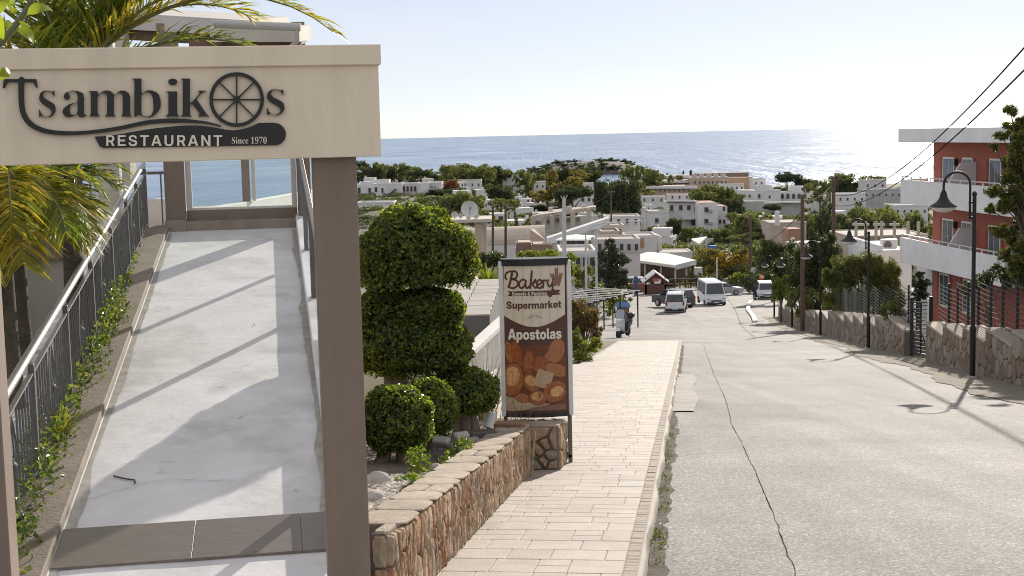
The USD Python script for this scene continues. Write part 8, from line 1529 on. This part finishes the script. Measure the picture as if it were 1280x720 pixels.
for i in range(110):
    px = rng.uniform(560, 1160); d = rng.uniform(260, 760); b = A(px, d); k = rng.random(); kind = 'green' if k < 0.4 else 'round' if k < 0.6 else 'umbrella' if k < 0.7 else 'shrub' if k < 0.85 else 'dshrub'
    if (808 < px < 912 and d < 385) or px < 640 and rng.random() < 0.5: continue
    hm = rng.uniform(2.8, 6.0) if 'shrub' not in kind else rng.uniform(2, 4); t = b[2] + hm; row = 360 - FOCAL * ((np.array([b[0], b[1], t - EYE]) @ UP) / (np.array([b[0], b[1], t - EYE]) @ FW))
    plant(kind, px, d, row, rng.uniform(4.5, 9) * FOCAL / d)
tree_at('flowering_shrub', 'big bush with yellow flowers beyond the junction, behind the dark pole', 'shrub', 905, 186, [(885, 318, 14, 12, 0), (900, 324, 14, 11, 0), (918, 326, 12, 11, 0), (930, 318, 12, 12, 0.5), (890, 334, 12, 10, 0), (910, 338, 14, 9, -0.5), (928, 336, 12, 9, 0)], FARG, 0.42, 0.1, 0.9, 0.5, 0.3, seed=300)
YF = leafmat('yellow_flower', (0.42, 0.26, 0.02), (0.52, 0.34, 0.03), (0.6, 0.42, 0.06), trans=0.3); mb = MB()
for (px, row) in [(893, 322), (899, 328), (905, 331), (912, 326), (920, 322), (925, 329), (932, 322), (915, 332), (902, 320)]: clump(mb, P(px, row, 184.6), (0.7, 0.4, 0.45), 60, 0.22, rng, tilt=1.0)
solo('yellow_blossom', mb, YF, 'yellow blossom on the bush beyond the junction', 'blossom', kind='stuff')
tree_at('leafy_shrub', 'light green bush below the yellow-flowered one at the junction', 'shrub', 925, 176, [(922, 345, 9, 7, 0), (932, 348, 9, 7, 0), (914, 350, 7, 5, 0), (945, 345, 8, 7, 0.5)], YELG, 0.36, 0.08, 0.9, 0.4, 0.3, seed=310)
tree_at('leafy_shrub', 'dark hedge mass between the junction and the stone wall', 'shrub', 965, 140, [(955, 330, 14, 14, 0), (970, 320, 16, 18, 0.5), (984, 318, 14, 20, 0.5), (960, 310, 14, 12, 1)], CONL, 0.34, 0.1, 0.9, 0.4, 0.3, seed=320)

# ------------------------------------------------------------------ headland and low scrub
hill = MB(); n1, n2 = 60, 14; v = []
for j in range(n2):
    for i in range(n1):
        u = i / (n1 - 1); px = 655 + 165 * u; prof = np.interp(u, [0, 0.12, 0.28, 0.55, 0.78, 0.92, 1.0], [-3, 3, 9.5, 12.5, 10, 3, -3]); w = math.sin(math.pi * j / (n2 - 1)) ** 0.8; d = 1400 + 220 * j / (n2 - 1); x = (px - 640) / FOCAL * 1480
        v.append((x, d, -3 + (prof + 3 + 1.6 * (meshkit.fbm(np.array([x / 25, d / 25, 0.0]), 3, 8) - 0.5)) * w))
hill.raw(v, [[i + j * n1, i + 1 + j * n1, i + 1 + (j + 1) * n1, i + (j + 1) * n1] for j in range(n2 - 1) for i in range(n1 - 1)])
solo('headland', hill, M('headland_scrub', (0.075, 0.062, 0.048), (0.032, 0.038, 0.024), scale=0.03, rough=0.95, detail=7, lo=0.42, hi=0.55), kind='structure', smooth=True)
hm_ = np.array(v)
for k in range(44):
    i = int(rng.integers(4, n1 - 4)); j = int(rng.integers(2, n2 // 2 + 2)); p = hm_[j * n1 + i]; s_ = rng.uniform(0.45, 0.95)
    T = PR['dshrub'][0]; copy(T, p - (0, 0, 0.3), float(rng.uniform(0, 6)), 'dark bushy tree on the headland before the sea', 'trees on the headland', (s_ * 1.6, s_ * 1.6, s_ * 0.95))
UsdGeom.Scope.Define(stage, '/World/scrub_models')
pi = UsdGeom.PointInstancer.Define(stage, '/World/scrub'); tag(pi.GetPrim(), 'low scrub and bushes covering the open ground of the town', 'scrub', None, 'stuff')
ps = []
for k, m in enumerate((FARM, FARD, OLIVE)):
    mb = MB(); r = np.random.default_rng(90 + k)
    for _ in range(4): clump(mb, (r.normal(0, 0.6), r.normal(0, 0.6), 0.5), (0.8, 0.8, 0.6), 45, 0.35, r, shell=0.3, tilt=1.0, aspect=0.6)
    v_, f_ = mb.mesh(); usdkit.mesh(stage, f'/World/scrub/scrub_model_{k}', (v_, f_), m); ps.append(f'/World/scrub/scrub_model_{k}')
stage.RemovePrim('/World/scrub_models')
pi.CreatePrototypesRel().SetTargets([Sdf.Path(p) for p in ps])
pos, idx, sc, ori = [], [], [], []
while len(pos) < 4200:
    d = 70 + 780 * rng.random() ** 1.1; u = rng.uniform(-0.16, 0.40); x = u * d; s_ = 0.126 * x + 0.992 * d; t_ = 0.992 * x - 0.126 * d
    if s_ < 190 and (-9 < t_ < 24 or abs(s_ - 171) < 20): continue
    if s_ < 112 and t_ < 7.6: continue
    if 225 < d < 305 and 0.135 < u < 0.2: continue
    if meshkit.fbm(np.array([x / 40, d / 40, 0.2]), 3, 12) < 0.42: continue
    pos.append((x, d, float(ground(x, d)) - 0.15)); idx.append(int(rng.integers(0, 3))); s = rng.uniform(0.5, 1.5); sc.append((s, s, s * rng.uniform(0.6, 1.2))); a = rng.uniform(0, 3.14); ori.append(Gf.Quath(float(math.cos(a)), 0, 0, float(math.sin(a))))
pi.CreatePositionsAttr(Vt.Vec3fArray.FromNumpy(np.array(pos, np.float32))); pi.CreateProtoIndicesAttr(idx); pi.CreateScalesAttr(Vt.Vec3fArray.FromNumpy(np.array(sc, np.float32))); pi.CreateOrientationsAttr(Vt.QuathArray(ori))
